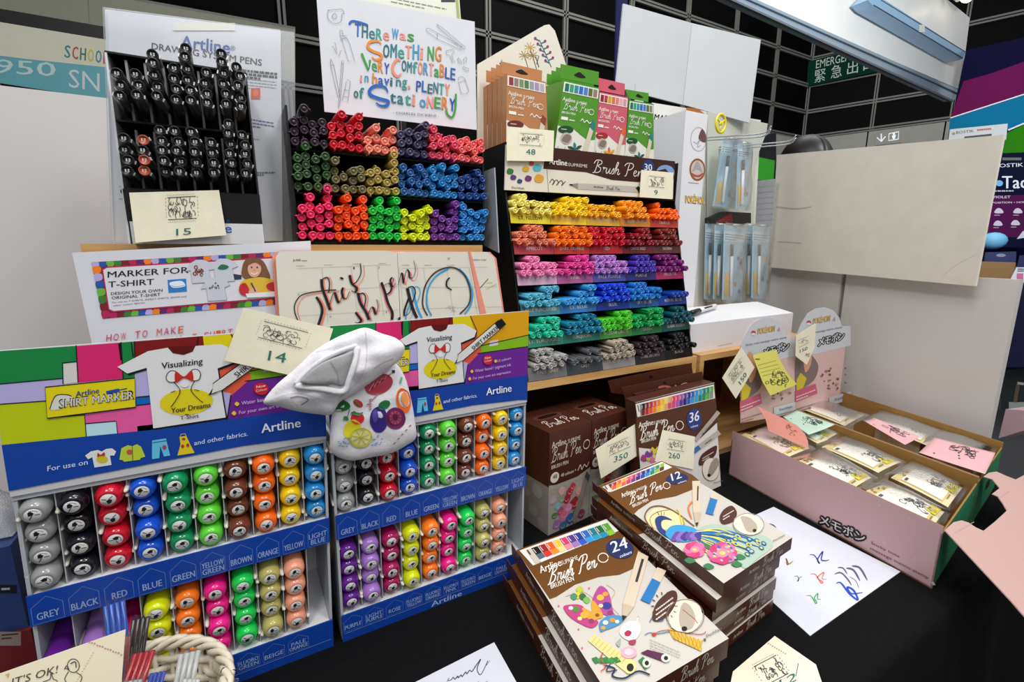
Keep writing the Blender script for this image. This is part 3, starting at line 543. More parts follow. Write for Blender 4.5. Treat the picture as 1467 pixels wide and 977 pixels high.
for d, side in ((1, 'left'), (2, 'right')):
    c = DP(d, .5, .75, .06); E = empty('marker_display', c, '%s of the two blue fabric marker displays with printed header' % side, 'display stand')
    b = B(); SV = M('#aeb2b8', .3, .5); WH = M('#dcdde0', .5, .3, 'paper', 30, .01); DEP = .118
    for u in (0, 1):
        dx = V(.003, 0, 0) if u == 0 else V(-.003, 0, 0); q = [DP(d, u, .7502), DP(d, u, 1.03), DP(d, u, 1.03, DEP), DP(d, u, .7502, DEP)]
        b.prism(q if u else list(reversed(q)), dx, SV)
    b.prism([DP(d, 0.012, .752, DEP), DP(d, .988, .752, DEP), DP(d, .988, 1.028, DEP), DP(d, .012, 1.028, DEP)], V(0, -.003, 0), WH)
    for z0, z1 in ((.7502, .7865), (.918, .926)): b.prism([DP(d, .012, z0, .0), DP(d, .988, z0, .0), DP(d, .988, z1, .0), DP(d, .012, z1, .0)], V(0, DEP-.004, 0), WH)
    b.prism([DP(d, .0, 1.024, -.001), DP(d, 1, 1.024, -.001), DP(d, 1, 1.031, -.001), DP(d, .0, 1.031, -.001)], V(0, .02, 0), SV)
    b.build('case', E)
    for zl, zh in ((.788, .893), (.928, 1.022)):
        for i in range(1, 10):
            b = B(); b.prism([DP(d, i/10, zl, .004), DP(d, i/10, zh, .004), DP(d, i/10, zh, DEP-.005), DP(d, i/10, zl, DEP-.005)], V(.0008, 0, 0), M('#b9bcc2', .3, .5)); b.build('divider', E)
    strip(d, 'label_strip', E, .896, .928, T1, False); strip(d, 'label_strip', E, .7502, .788, T2, True)
    b = B(); b.prism([DP(d, 0, 1.029, -.003), DP(d, 1, 1.029, -.003), DP(d, 1, 1.163, -.003), DP(d, 0, 1.163, -.003)], V(0, .003, 0), M('#c9c9cc', .25, .5)); header_art(b, d); b.build('header_panel', E)
    for row, cols, zb in (('upper', UPC, .9388), ('lower', LOC, .8015)):
        for i, (cn, ch) in enumerate(cols):
            n = 4
            if d == 1 and row == 'lower': n = [3, 3, 3, 4, 4, 4, 4, 4, 4][i]
            for k in range(n):
                loc = DP(d, (i+.5)/10, zb+(.0236 if row == 'upper' else .0229)*k, -.003+R.uniform(-.002, .006)-(.004 if k == n-1 else 0)); loc.x += R.uniform(-.0007, .0007)
                ca = R.choice([PI*1.0, PI*.9, PI*1.15, PI*.85, -.2, .15, 1.2*PI]); ca = -PI/2+R.choice([-1, 1])*R.uniform(1.2, 1.9)+PI/2*2 if R.random() < .2 else ca
                shirt_marker(ch, cn, loc, '%s shirt marker, %s in the %s tray of the %s display' % (cn, ORD[n][k], row, side), ca, R.uniform(-.008, .008), .15+R.uniform(-.02, .02), '%s shirt markers in the %s display' % (cn, side))
# ------------------------------------------------------------------ left crate top: drawing pens, sign, pen rack, lettering board
ZC = 1.255
spl = PY(.80)
E = empty('acrylic_sign', V(0, .8, ZC), 'clear acrylic sign holder with a white sheet behind the drawing pens', 'sign')
b, p = sheet(spl, [(150, 13), (402, 44), (405, 345), (162, 347)], M('#d2d5dc', .4, .4, 'paper', 40, .01), .001); p.z = zA1
p.text('Artline', (722, 190), (918, 214), 44, '#1d4d9c', 3, True, up=(2, -50)); p.text('®', (920, 200), (940, 202), 18, '#1d4d9c', 3); p.text('DRAWING SYSTEM PENS', (606, 196), (1046, 263), 22, '#2c2c32', 2, True, up=(1, -26))
p.lines((940, 278), (1108, 296), 13, 3, 9, '#3d3d44', seed=2); p.lines((940, 310), (1106, 328), 12, 4, 2.5, '#8a8d96', seed=5); p.rect(1004, 352, 1040, 396, '#d2552c', 2); p.ell(1022, 372, 11, 14, '#e0774c', 3)
p.lines((960, 470), (1095, 492), 13, 3, 4, '#4a5c90', seed=6); p.lines((960, 548), (1090, 564), 12, 1, 3, '#8a8d96', seed=7); p.lines((990, 690), (1100, 690), 9, 2, 6, '#5b5e66', seed=8)
p.rect(690, 92, 940, 122, '#dcdcd2', 2); p.line([(474, 745), (620, 745)], 2, '#5b5e66'); p.line([(474, 795), (620, 795)], 2, '#5b5e66'); p.ell(494, 764, 14, 11, '#26262a'); p.text('e', (897, 930), (926, 930), 36, '#1d4fb0', 3, True)
b.build('printed_sheet', E)
b, p = sheet(spl.off(.006), [(147, 10), (422, 45), (425, 347), (160, 349)], CLEAR('#e6ebf2', .06, .1, ior=1.12), .003); b.build('acrylic_panel', E)
b, p = sheet(spl.off(-.003), [(147, 10), (422, 45), (425, 347), (160, 349)], CLEAR('#e6ebf2', .12, .1, ior=1.15), .003); b.build('acrylic_panel', E)
# tray for drawing pens
E = empty('drawing_pen_stand', V(-.04, .74, ZC), 'black two tier stand holding the black drawing pens', 'pen stand')
x0, x1, yf, yb = -.108, .031, .70, .79; zt0 = CAMZ+.2165; zt1 = CAMZ+.066
BK = M('#0b0b0d', .5, .3); WP_ = M('#bfc0c4', .5, .3)
def part(nm, par, lo, hi, m, bev=0.): b = B(); b.box(lo, hi, m); return b.build(nm, par, bevel=bev)
part('back_panel', E, (x0, yb-.003, ZC), (x1, yb, zt0), BK); part('top_panel', E, (x0, yf+.03, zt0-.002), (x1, yb-.003, zt0), BK)
for xx in (x0, x1-.002): b = B(); b.prism([V(xx, yf, ZC), V(xx, yb-.003, ZC), V(xx, yb-.003, zt0-.002), V(xx, yf+.03, zt0-.002)], V(.002, 0, 0), WP_ if xx == x0 else BK); b.build('side_panel', E)
part('shelf', E, (x0+.002, yf+.012, zt1), (x1-.002, yb-.003, zt1+.002), BK); part('shelf', E, (x0+.002, yf+.025, zt1+.076), (x1-.002, yb-.003, zt1+.078), BK)
for i in range(1, 8):
    xx = x0+(x1-x0)*i/8
    for z0, z1 in ((zt1+.002, zt1+.07), (zt1+.078, zt1+.145)): part('divider', E, (xx-.0012, yf+.035, z0), (xx+.0012, yb-.003, z1), M('#8d8e90', .5, .3))
b = B(); b.box((x0+.004, yf, ZC), (x1, yf+.02, CAMZ+.03), M('#d5d5d6', .4, .4)); p = Print(b, PY(yf), zA1); p.text('e', (897, 930), (926, 930), 36, '#1d4fb0', 2, True); p.text('®', (905, 890), (918, 890), 12, '#1d4fb0', 2); b.build('base', E)
part('base_band', E, (x0+.002, yf+.001, CAMZ+.03), (x1, yf+.02, zt1), BK)
def dpen(cap):
    b = B(); b.lathe([(.0015, 0), (.0015, .0041), (.0, .0045), (.0, .0052), (.0012, .0055)], M(cap, .3, .5), 14); b.lathe([(.0012, .0055), (.0028, .0057), (.003, .0052)], M('#a6a39c', .3, .6, metal=.5), 14)
    b.lathe([(.003, .0052), (.05, .0052), (.056, .0052), (.078, .0052), (.08, .002), (.08, 0)], M('#6e6b66', .3, .6, metal=.5), 14)
    W_ = M('#c9c9c4', .5, .3); b.add([(-.002, .0012, .0016), (-.0008, .0012, .0016), (-.0008, .0012, -.0014), (-.002, .0012, -.0014), (.0004, .0012, .0016), (.002, .0012, .0016), (.002, .0012, .0004), (.0004, .0012, .0004), (.0004, .0012, -.0002), (.002, .0012, -.0002), (.002, .0012, -.0014), (.0004, .0012, -.0014)], [(0, 1, 2, 3), (4, 5, 6, 7), (8, 9, 10, 11)], W_)
    o = b.build('drawing_pen', None, 'x', 'drawing pen', origin=(0, 0, 0))
    b = B(); b.box((.0052, .004, -.0018), (.0068, .034, .0018), M('#c6c4be', .3, .6, metal=.6)); b.box((.004, .004, -.0018), (.0058, .007, .0018), M('#c6c4be', .3, .6, metal=.6)); k = b.build('clip', o, origin=(0, 0, 0)); reg(o, k); return o
DPR = {}
TI = [[(482, 380, 3), (555, 382, 3), (630, 386, 5), (708, 395, 4), (763, 400, 6), (832, 412, 4), (905, 416, 6), (966, 426, 5)],
      [(512, 680, 4), (583, 682, 4), (660, 684, 5), (722, 685, 5), (788, 688, 5), (856, 690, 4), (930, 690, 6), (988, 693, 5)]]
ORDC = ['first', 'second', 'third', 'fourth', 'fifth', 'sixth', 'seventh', 'last']; R = random.Random(11)
UPW = {3: ['bottom', 'middle', 'top'], 4: ['bottom', 'second lowest', 'second highest', 'top'], 5: ['bottom', 'second lowest', 'middle', 'second highest', 'top'], 6: ['bottom', 'second lowest', 'third lowest', 'third highest', 'second highest', 'top']}
for t in (0, 1):
    for ci, (zx, zy, n) in enumerate(TI[t]):
        q = PY(.684)(zx/2.79, zy/2.79)
        for k in range(n):
            red = t == 1 and ci == 1 and k in (0, 1, 3); cap = '#b04a34' if red else '#0e0d16'
            if cap not in DPR: o = DPR[cap] = dpen(cap)
            else: o = copy_tree(DPR[cap])
            o.location = (q.x+R.uniform(-.0008, .0008)+(.0009 if k % 2 else -.0009), .684+R.uniform(-.004, .005), q.z+k*.0111); o.rotation_euler = (-.03, 0, R.uniform(-.04, .04))
            an = R.choice([.3, .5, -.4, PI+.3, PI-.5, .1]); o.children[0].rotation_euler = (0, an, 0)
            o['label'] = '%s capped drawing pen, %s in the %s column of the %s tier' % ('red' if red else 'black', UPW[n][k], ORDC[ci], 'upper' if t == 0 else 'lower'); o['group'] = 'drawing pens in the black stand'
# marker / brush pens
def pen_mesh(col, clip=True):
    m = M(col, .3, .5); b = B()
    b.lathe([(.0, 0), (.0, .0016), (.0006, .0022), (.0022, .0024), (.0022, .0040), (.0, .0044), (.0, .0052), (.0012, .0059), (.03, .0059), (.045, .0056), (.0455, .0051), (.12, .0051), (.13, .003), (.13, 0)], m, 14)
    return b
PENP = {}
def pen(col, name, label, group, loc, yaw, pit, clip, cat):
    key = (col, name)
    if key not in PENP:
        o = pen_mesh(col).build(name, None, label, cat, group, origin=(0, 0, 0))
        c = B(); c.tube([(.0052, .001, 0), (.0070, .0014, 0), (.0073, .005, 0), (.0068, .034, 0), (.006, .036, 0)], [.001, .0012, .0013, .001, .0008], M(col, .3, .5), 6, flat=1.5)
        reg(o, c.build('clip', o, origin=(0, 0, 0))); PENP[key] = o
    else: o = copy_tree(PENP[key])
    o.location = loc; o.rotation_euler = (pit, 0, yaw); o['label'] = label; o['group'] = group; o.children[0].rotation_euler = (0, clip, 0); return o
LX0, LX1, LY = .077, .375, .752
E = empty('pen_rack', V(.226, .82, ZC), 'black three tier rack of colourful marker pens', 'pen rack')
FL = [CAMZ+.138, CAMZ+.079, CAMZ+.0115]
for i, z in enumerate(FL): part('shelf', E, (LX0, LY+.012, z-.003 if i < 2 else ZC), (LX1, LY+.16, z), BK)
part('side_panel', E, (LX0-.003, LY+.0, ZC), (LX0, LY+.16, CAMZ+.19), BK); part('side_panel', E, (LX1, LY+.01, ZC), (LX1+.003, LY+.16, CAMZ+.175), BK); part('back_panel', E, (LX0, LY+.157, ZC), (LX1, LY+.16, CAMZ+.19), BK)
for r_ in range(3):
    for i in range(1, 6): xx = LX0+(LX1-LX0)*i/6; part('divider', E, (xx-.0006, LY+.02, FL[r_]), (xx+.0006, LY+.156, FL[r_]+.04), BK)
ROWS = [[('dark plum', '#3b2836', [3, 4, 3, 3]), ('red', '#d01c2c', [3, 4, 3, 4]), ('salmon', '#f1907c', [2, 3, 2, 3]), ('slate violet', '#4b4560', [3, 3, 3, 4]), ('rose red', '#e04a64', [4, 3, 3, 3]), ('coral', '#ea6664', [3, 3, 3, 3])],
        [('moss green', '#3b5a32', [4, 5, 4, 4]), ('olive grey', '#77714a', [4, 2, 3, 3]), ('khaki', '#b09a4e', [3, 3, 3, 5]), ('denim blue', '#2b62a2', [4, 3, 4, 3]), ('azure blue', '#2a84c2', [4, 4, 3, 4]), ('navy blue', '#21478a', [3, 3, 4, 3])],
        [('hot pink', '#f0366c', [4, 5, 4, 6]), ('orange', '#fb5818', [4, 5, 4, 5]), ('bright green', '#22c648', [4, 5, 4, 5]), ('fluorescent yellow', '#dce818', [4, 3, 4, 4]), ('violet', '#783c98', [4, 3, 3, 5]), ('sky blue', '#2e86cc', [5, 4, 4, 4])]]
RN = ['top', 'middle', 'bottom']; R = random.Random(5); BW = (LX1-LX0)/6
for r_ in range(3):
    for bi, (cn, ch, hs) in enumerate(ROWS[r_]):
        for j, h in enumerate(hs):
            for k in range(h):
                x = LX0+BW*bi+.0063+j*(BW-.0126)/3+R.uniform(-.0008, .0008); z = FL[r_]+.0063+k*.0121+(.0045 if j % 2 and k else 0)+R.uniform(0, .0006)
                pen(ch, 'marker_pen', '%s marker pen in the %s tier of the black rack' % (cn, RN[r_]), '%s pens in the %s tier' % (cn, RN[r_]), V(x, LY-.004+R.uniform(-.005, .006)-(.006 if k == h-1 and h > 3 else 0), z), R.uniform(-.035, .035), R.uniform(-.0, .012), R.choice([PI/2, -PI/2, .4, PI-.4, -.6, PI+.5])+R.uniform(-.3, .3), 'marker pen')
# clear panel right of the rack
b, p = sheet(PX(.392), [(690, 247), (708, 240), (714, 362), (694, 352)], CLEAR('#dfe5ee', .5, .25, ior=1.2), .002); b.build('acrylic_sheet', None, 'clear acrylic sheet standing right of the marker pen rack', 'acrylic')
# lettering board
zD7 = (450, 0, 5.1417)
b, p = sheet(PY(.79), [(453, -12), (680, 31), (683, 186), (465, 160)], M('#d3d6dc', .6, .3, 'paper', 40, .01), .002); p.z = zD7
PAL = ['#1f5fb4', '#3a9a3e', '#e88a6e', '#1b6a70', '#d9822a', '#3a94c4', '#2a7a84', '#2a4fb0', '#ef8f80', '#2f9a8a']
def word(t, x0, y0, x1, y1, h, ci, v=0):
    n = len(t); R = random.Random(len(t)*7+int(x0)); st = (x1-x0)/n
    for i, ch in enumerate(t):
        if ch == ' ': continue
        x = x0+st*i; y = y0+(y1-y0)*i/n+R.uniform(-4, 4); ww = st*(.8 if ch not in 'iIl,' else .35); hh = h*R.uniform(.9, 1.1)
        p.text(ch, (x+2, y+1), (x+ww+2, y+1+(y1-y0)/n), hh, '#b7b9bf', 1, True, up=(3, -hh)); p.text(ch, (x, y), (x+ww, y+(y1-y0)/n), hh, PAL[(ci+i*3) % len(PAL)], 2, True, up=(3, -hh))
word('THeRe', 300, 268, 560, 300, 92, 0); word('Was', 572, 280, 745, 305, 80, 5); p.line([(258, 178), (280, 155), (340, 165), (395, 185)], 16, PAL[0], 3, True)
word('OMeTHiNG', 508, 418, 945, 450, 105, 3); p.line([(495, 325), (470, 303), (410, 310), (395, 345), (430, 375), (490, 400), (495, 430), (455, 440), (425, 420)], 20, '#e0892c', 3, True, taper=True)
word('eRY', 425, 515, 560, 550, 85, 1); p.line([(350, 392), (400, 515), (412, 440)], 17, PAL[1], 3); word('OMfORTaBLE', 645, 520, 1045, 588, 88, 3); p.line([(640, 450), (610, 440), (580, 480), (585, 535), (615, 562), (645, 540)], 19, '#e88a72', 3, True, taper=True)
word('in', 338, 600, 405, 605, 60, 2); word('having,', 428, 612, 735, 648, 72, 4); word('PLENTY', 752, 672, 1005, 700, 78, 7)
word('of', 292, 715, 372, 728, 75, 3); word('tatioNERY', 558, 755, 1050, 815, 85, 3); p.line([(545, 680), (520, 640), (450, 632), (408, 665), (420, 700), (480, 725), (545, 745), (535, 775), (490, 778), (455, 755)], 23, '#1e62b4', 3, True, taper=True); p.line([(1045, 690), (1040, 800), (1020, 860), (990, 850), (970, 810)], 14, PAL[1], 3, True)
p.text('- CHARLES DICKENS -', (582, 836), (922, 862), 15, '#55575e', 2, up=(1, -17))
g = '#5e6068'
for q in ([(100, 75), (160, 70), (205, 68), (222, 100), (205, 104), (200, 150), (175, 170), (140, 170), (105, 140), (98, 100), (110, 72)], [(135, 110), (150, 98), (165, 112), (162, 132), (145, 138), (133, 125), (136, 108)]): p.line(q, 3, g, 2, True)
for q in ([(190, 222), (192, 265), (205, 290), (252, 450), (300, 452), (262, 320), (240, 280), (212, 262), (208, 224), (190, 222)], [(192, 290), (242, 278)], [(195, 265), (240, 262)], [(120, 435), (122, 480), (175, 715), (190, 712), (145, 480), (124, 435)], [(122, 480), (145, 480)], [(204, 445), (178, 795), (190, 770), (218, 448), (204, 445)], [(200, 470), (216, 470)], [(243, 585), (268, 600), (262, 640), (248, 748), (206, 738), (234, 625), (238, 600)], [(222, 660), (258, 668)], [(215, 710), (250, 716)],
          [(828, 208), (845, 206), (1090, 345), (1085, 368), (905, 285), (826, 225), (828, 208)], [(898, 255), (910, 245), (905, 285)], [(903, 178), (940, 200), (1118, 350), (1108, 366), (928, 215), (903, 178)], [(970, 375), (1025, 362), (1032, 385), (1015, 398), (1025, 440), (1040, 455), (1020, 460), (1000, 410), (975, 400), (970, 375)], [(1060, 425), (1080, 445), (1088, 472), (1070, 465), (1056, 440), (1062, 424)], [(1110, 420), (1125, 418), (1120, 455), (1104, 470), (1100, 440), (1112, 420)], [(1095, 488), (1140, 505), (1140, 525), (1115, 520), (1092, 498)], [(1062, 590), (1065, 570), (1090, 562), (1110, 580), (1140, 670), (1125, 688), (1085, 690), (1062, 600)], [(1068, 608), (1112, 590)],
          [(128, 345), (138, 340), (145, 352), (170, 395)], [(146, 318), (156, 316), (158, 330), (168, 372)], [(205, 370), (195, 372), (192, 388), (180, 415)]): p.line(q, 2.6, g, 2)
b.build('lettering_board', None, 'white board of colourful hand lettering about stationery above the rack', 'poster')
# ------------------------------------------------------------------ poster and planner standing on the displays
zD5 = (120, 350, 4.3147)
b, p = sheet(PY(.66), [(103, 362), (445, 345), (456, 620), (166, 649)], M('#d3d4dc', .6, .3, 'paper', 40, .01), .001); p.z = zD5
p.poly([(50, 110), (1250, 45), (1262, 365), (118, 460)], '#7c2a58', 1)
cols = ['#b0a6d4', '#3a7a34', '#5a2a6a', '#2a52a4', '#7a1f2c', '#f07c1c', '#6ab03a', '#b02458']; R = random.Random(2)
for i in range(26):
    f = i/26; x = 50+1200*f; y = 110-65*f; c_ = cols[(i*3) % 8]; p.blob([(x, y+2), (x+18, y-0), (x+46, y+2), (x+42, y+26), (x+14, y+34), (x-2, y+16)], c_, 2)
    x = 118+1140*f; y = 458-92*f; p.blob([(x, y-2), (x+24, y-2), (x+48, y-6), (x+42, y-32), (x+20, y-36), (x+4, y-28)], cols[(i*5+2) % 8], 2)
for i in range(7): y = 140+i*46; x = 56+i*9; p.blob([(x, y), (x+44, y-4), (x+50, y+30), (x+20, y+42), (x+4, y+36)], cols[(i*3+5) % 8], 2)
p.poly([(112, 155), (140, 138), (1250, 72), (1262, 330), (180, 420), (150, 408)], '#b8284a', 3); p.poly([(120, 160), (142, 146), (1250, 82), (1262, 320), (184, 412), (158, 400)], '#d6d5dc', 4)
p.text('MARKER FOR', (148, 206), (648, 176), 38, '#1a1a20', 5, True); p.text('T-SHIRT', (152, 266), (434, 248), 36, '#1a1a20', 5, True); p.text('DESIGN YOUR OWN', (168, 314), (486, 292), 18, '#2a2a30', 5, True); p.text('ORIGINAL T-SHIRT', (172, 340), (474, 318), 18, '#2a2a30', 5, True)
p.text('For use on T-SHIRTS, SWEAT-SHIRTS, JEANS and', (175, 364), (632, 326), 10, '#55565e', 5); p.text('other cotton fabrics.', (180, 384), (380, 364), 10, '#55565e', 5)
p.poly([(518, 220), (632, 212), (638, 292), (524, 300)], '#2a7cc4', 5); p.blob([(535, 235), (600, 226), (625, 245), (620, 262), (560, 270), (535, 255)], '#dfe8f2', 6); p.line([(538, 250), (565, 262), (622, 254)], 3, '#8ab4dc', 7, True)
for sx, sy in ((715, 95), (860, 88), (812, 205)):
    p.poly([(sx-60, sy+25), (sx-20, sy), (sx+25, sy), (sx+70, sy+18), (sx+95, sy+50), (sx+60, sy+65), (sx+75, sy+142), (sx-45, sy+150), (sx-55, sy+70), (sx-90, sy+75)], '#9a9ca8', 5); p.poly([(sx-58, sy+23), (sx-20, sy), (sx+25, sy), (sx+68, sy+18), (sx+92, sy+48), (sx+58, sy+62), (sx+72, sy+138), (sx-44, sy+146), (sx-54, sy+66), (sx-86, sy+72)], '#c4c7d2', 6)
p.scrib(685, 140, 735, 188, 6, '#7a3a34', 7, 3, 12); p.blob([(828, 150), (850, 125), (880, 128), (896, 140), (870, 156)], '#2f6a4a', 7); p.scrib(780, 240, 840, 275, 4, '#3a3438', 7, 5, 9)
# girl in the printed photograph
p.poly([(905, 180), (975, 190), (975, 215), (905, 222)], '#33384a', 5)
p.blob([(985, 205), (978, 150), (1000, 95), (1055, 80), (1105, 100), (1135, 150), (1150, 215), (1080, 240)], '#7a543c', 6)
p.blob([(965, 300), (972, 235), (1030, 210), (1110, 205), (1185, 235), (1190, 310), (1060, 320)], '#d8b23a', 7); p.blob([(965, 300), (965, 255), (1000, 240), (1030, 300), (1000, 318)], '#c02a38', 8); p.blob([(1130, 250), (1175, 235), (1190, 290), (1140, 280)], '#c02a38', 8)
p.ell(1055, 150, 42, 54, '#dba78c', 8, rot=.05); p.blob([(1008, 130), (1020, 100), (1060, 92), (1095, 115), (1100, 135), (1060, 112)], '#7a543c', 9)
for x in (1038, 1072): p.ell(x, 142, 5, 5, '#3a2620', 9)
p.line([(1034, 176), (1055, 186), (1078, 174)], 6, '#f0e4e0', 9, True); p.line([(1055, 150), (1051, 162), (1060, 164)], 2, '#b9846c', 9); p.blob([(1020, 300), (1030, 275), (1070, 270), (1080, 300), (1050, 312)], '#dba78c', 9); p.line([(1035, 238), (1062, 292)], 9, '#3a4254', 9); p.poly([(1000, 305), (1190, 290), (1190, 322), (1010, 330)], '#e2e0e2', 9)
for i, ch in enumerate('HOW TO MAKE'):
    if ch != ' ': p.text(ch, (138+44.5*i, 602-5.2*i), (170+44.5*i, 598-5.2*i), 40, ['#c8285a', '#d8582c'][(i//2) % 2], 3, up=(3, -44))
for i, ch in enumerate('YOUR ORIGINAL T-SHIRT'):
    if ch != ' ': p.text(ch, (150+37*i, 668-5*i), (178+37*i, 664-5*i), 40, ['#c8285a', '#d8582c'][(i//2) % 2], 3, up=(3, -44))
b.build('shirt_poster', None, 'white poster headed MARKER FOR T-SHIRT behind the left display', 'poster')
zD6 = (390, 350, 4.3147); npl = PY(.64)
E = empty('planner', V(.19, .64, 1.033), 'open weekly planner with coral cover and brush lettering on its pages', 'notebook')
CO = M('#e8907e', .45, .35)
b, p = sheet(npl.off(-.012), [(390, 368), (396, 361), (402, 359), (565, 359), (702, 361), (711, 370), (722, 445), (744, 560), (404, 615), (397, 470)], CO, .003); b.build('cover', E)
PG = M('#dcd8ca', .65, .25, 'paper', 50, .01)
b, p = sheet(npl, [(395, 370), (401, 360), (552, 359), (569, 362), (573, 460), (580, 585), (408, 612), (401, 460)], PG, .011); p.z = zD6
b2, p2 = sheet(npl, [(569.5, 362), (580, 361), (698, 361), (708, 369), (720, 445), (740, 558), (581, 584), (574, 460)], PG, .011); p2.z = zD6
lg = '#a9a698'; OR = '#ee8268'; BLK = '#222026'
p.line([(145, 150), (735, 125)], 1.5, lg); p.line([(150, 298), (770, 258)], 1.5, lg); p.line([(160, 442), (780, 405)], 1.5, lg)
for q in ([(306, 143), (325, 298), (345, 480)], [(486, 136), (510, 285), (530, 470)], [(648, 128), (665, 270), (690, 440)]): p.line(q, 1.5, lg)
for x, y, t in ((150, 136, 'SUNDAY'), (320, 131, 'MONDAY'), (495, 125, 'TUESDAY'), (655, 122, 'WEDNESDAY')): p.text(t, (x, y), (x+50, y-1), 6, '#6a6862')
p.text('JUNE', (128, 104), (176, 102), 12, '#2c2a2c', bold=True); p.lines((182, 101), (238, 99), 6, 1, 5, '#8a877e')
p.text('JUST', (190, 100), (190.5, 100), .1, '#8a877e')
for x, y, t in ((500, 152, '1'), (655, 148, '2'), (158, 318, '7'), (355, 452, '14'), (700, 425, '18')): p.text(t, (x, y), (x+10, y), 12, '#55534e')
p2.line([(800, 148), (1330, 140)], 1.5, lg); p2.line([(800, 268), (1390, 262)], 1.5, lg); p2.line([(805, 400), (1430, 385)], 1.5, lg)
for q in ([(785, 140), (800, 290), (812, 450)], [(935, 142), (955, 290), (975, 450)], [(1078, 140), (1100, 290), (1125, 450)], [(1215, 140), (1245, 290), (1270, 440)]): p2.line(q, 1.5, lg)
for x, t in ((800, 'THURSDAY'), (940, 'FRIDAY'), (1080, 'SATURDAY')): p2.text(t, (x, 133), (x+48, 131), 6, '#6a6862')
p2.text('WEEKLY PLAN', (1240, 100), (1322, 100), 8, '#4a4846', bold=True); p2.line([(1085, 82), (1090, 96), (1098, 80)], 3, '#4a4846')
def cal(pp, q, wd, sh=None, l=4, press=True):
    wd *= .76
    if sh: pp.line([(x+sh[0], y+sh[1]) for x, y in q], wd*.7, sh[2], l-1, True, press=press)
    pp.line(q, wd, BLK, l, True, press=press)
# 'This'
cal(p, [(395, 282), (330, 285), (240, 298), (175, 318), (140, 370), (140, 420), (158, 470)], 9, (20, 8, OR), press=False)
cal(p, [(272, 325), (300, 370), (308, 420), (285, 500)], 22, (16, 2, OR)); cal(p, [(305, 215), (310, 270), (335, 340), (358, 405)], 24, (12, 2, OR)); cal(p, [(310, 215), (340, 205), (355, 240), (348, 300)], 9, (14, 0, OR), press=False); cal(p, [(352, 385), (370, 320), (385, 300), (400, 340), (410, 362)], 22, (10, 0, OR))
cal(p, [(410, 362), (425, 340), (440, 270), (430, 290), (440, 330), (460, 332), (478, 290)], 18, (10, 0, OR)); p.ell(430, 210, 12, 7, BLK, 4, rot=.3); cal(p, [(478, 190), (492, 240), (522, 270), (512, 296), (490, 286)], 22, (12, 0, OR)); cal(p, [(545, 118), (548, 180), (522, 230), (500, 245)], 8, (20, 10, OR), press=False)
# 'sh'
cal(p, [(515, 420), (530, 440), (550, 470), (530, 488), (512, 480)], 20, (12, 0, '#e8707c')); cal(p, [(530, 300), (545, 360), (580, 420), (598, 465)], 24, (14, 4, '#e8707c')); cal(p, [(530, 312), (560, 302), (578, 330), (570, 385)], 9, (14, 0, '#e8707c'), press=False); cal(p, [(590, 440), (612, 390), (628, 400), (640, 432), (655, 385), (645, 340)], 18, (10, 0, '#e8707c'))
# 'pen'
cal(p, [(675, 235), (695, 290), (715, 360), (742, 420), (740, 465)], 22, (-5, 10, '#e8707c')); cal(p, [(690, 255), (720, 240), (738, 265), (728, 295), (706, 310)], 14, (8, 4, '#e8707c'))
cal(p, [(728, 262), (750, 225), (742, 205), (730, 225), (745, 262), (765, 240)], 15, (10, 6, '#e8707c')); cal(p2, [(780, 250), (800, 175), (812, 240)], 16, (10, 6, '#e8707c')); cal(p2, [(812, 240), (830, 160), (845, 170), (850, 205), (870, 205), (886, 160), (875, 100)], 14, (14, 14, '#e8707c'))
# 'nd'
cal(p2, [(770, 462), (790, 450), (780, 470)], 14); cal(p2, [(845, 330), (820, 400), (818, 440), (850, 420), (858, 380)], 16, (10, 30, '#3aa0d8')); cal(p2, [(835, 270), (850, 330), (870, 400), (895, 455)], 26, (30, 0, '#3aa0d8')); cal(p2, [(838, 268), (870, 262), (885, 300), (862, 370)], 9, (30, 0, '#3aa0d8'), press=False)
p2.line([(960, 440), (930, 370), (945, 260), (1000, 180), (1075, 145), (1140, 150), (1195, 200), (1225, 290), (1215, 370), (1160, 430)], 9, '#3b3a40', 4, True); p2.line([(985, 440), (955, 370), (965, 270), (1015, 195), (1090, 150)], 9, '#2a9ad4', 3, True); p2.line([(1155, 150), (1205, 205), (1238, 300), (1225, 380), (1190, 430)], 9, '#2a9ad4', 3, True)
cal(p2, [(1098, 206), (1080, 225), (1080, 260), (1110, 282)], 14); p2.line([(1280, 275), (1335, 213)], 4, '#4a4846'); p2.line([(1325, 275), (1385, 245)], 3, '#bcb84a'); p2.line([(1325, 238), (1362, 236)], 3, '#bcb84a'); p2.scrib(1080, 385, 1150, 420, 2, '#9a99a0', 3, 9, 10)
b.build('page', E, label='left hand page lettered in black and coral'); b2.build('page', E, label='right hand page with a blue and black circle')
b, p = sheet(npl.off(.0015), [(671, 359), (674, 359), (696, 446), (720, 565), (713, 566), (688, 448)], CO, .001); b.build('elastic_band', E)
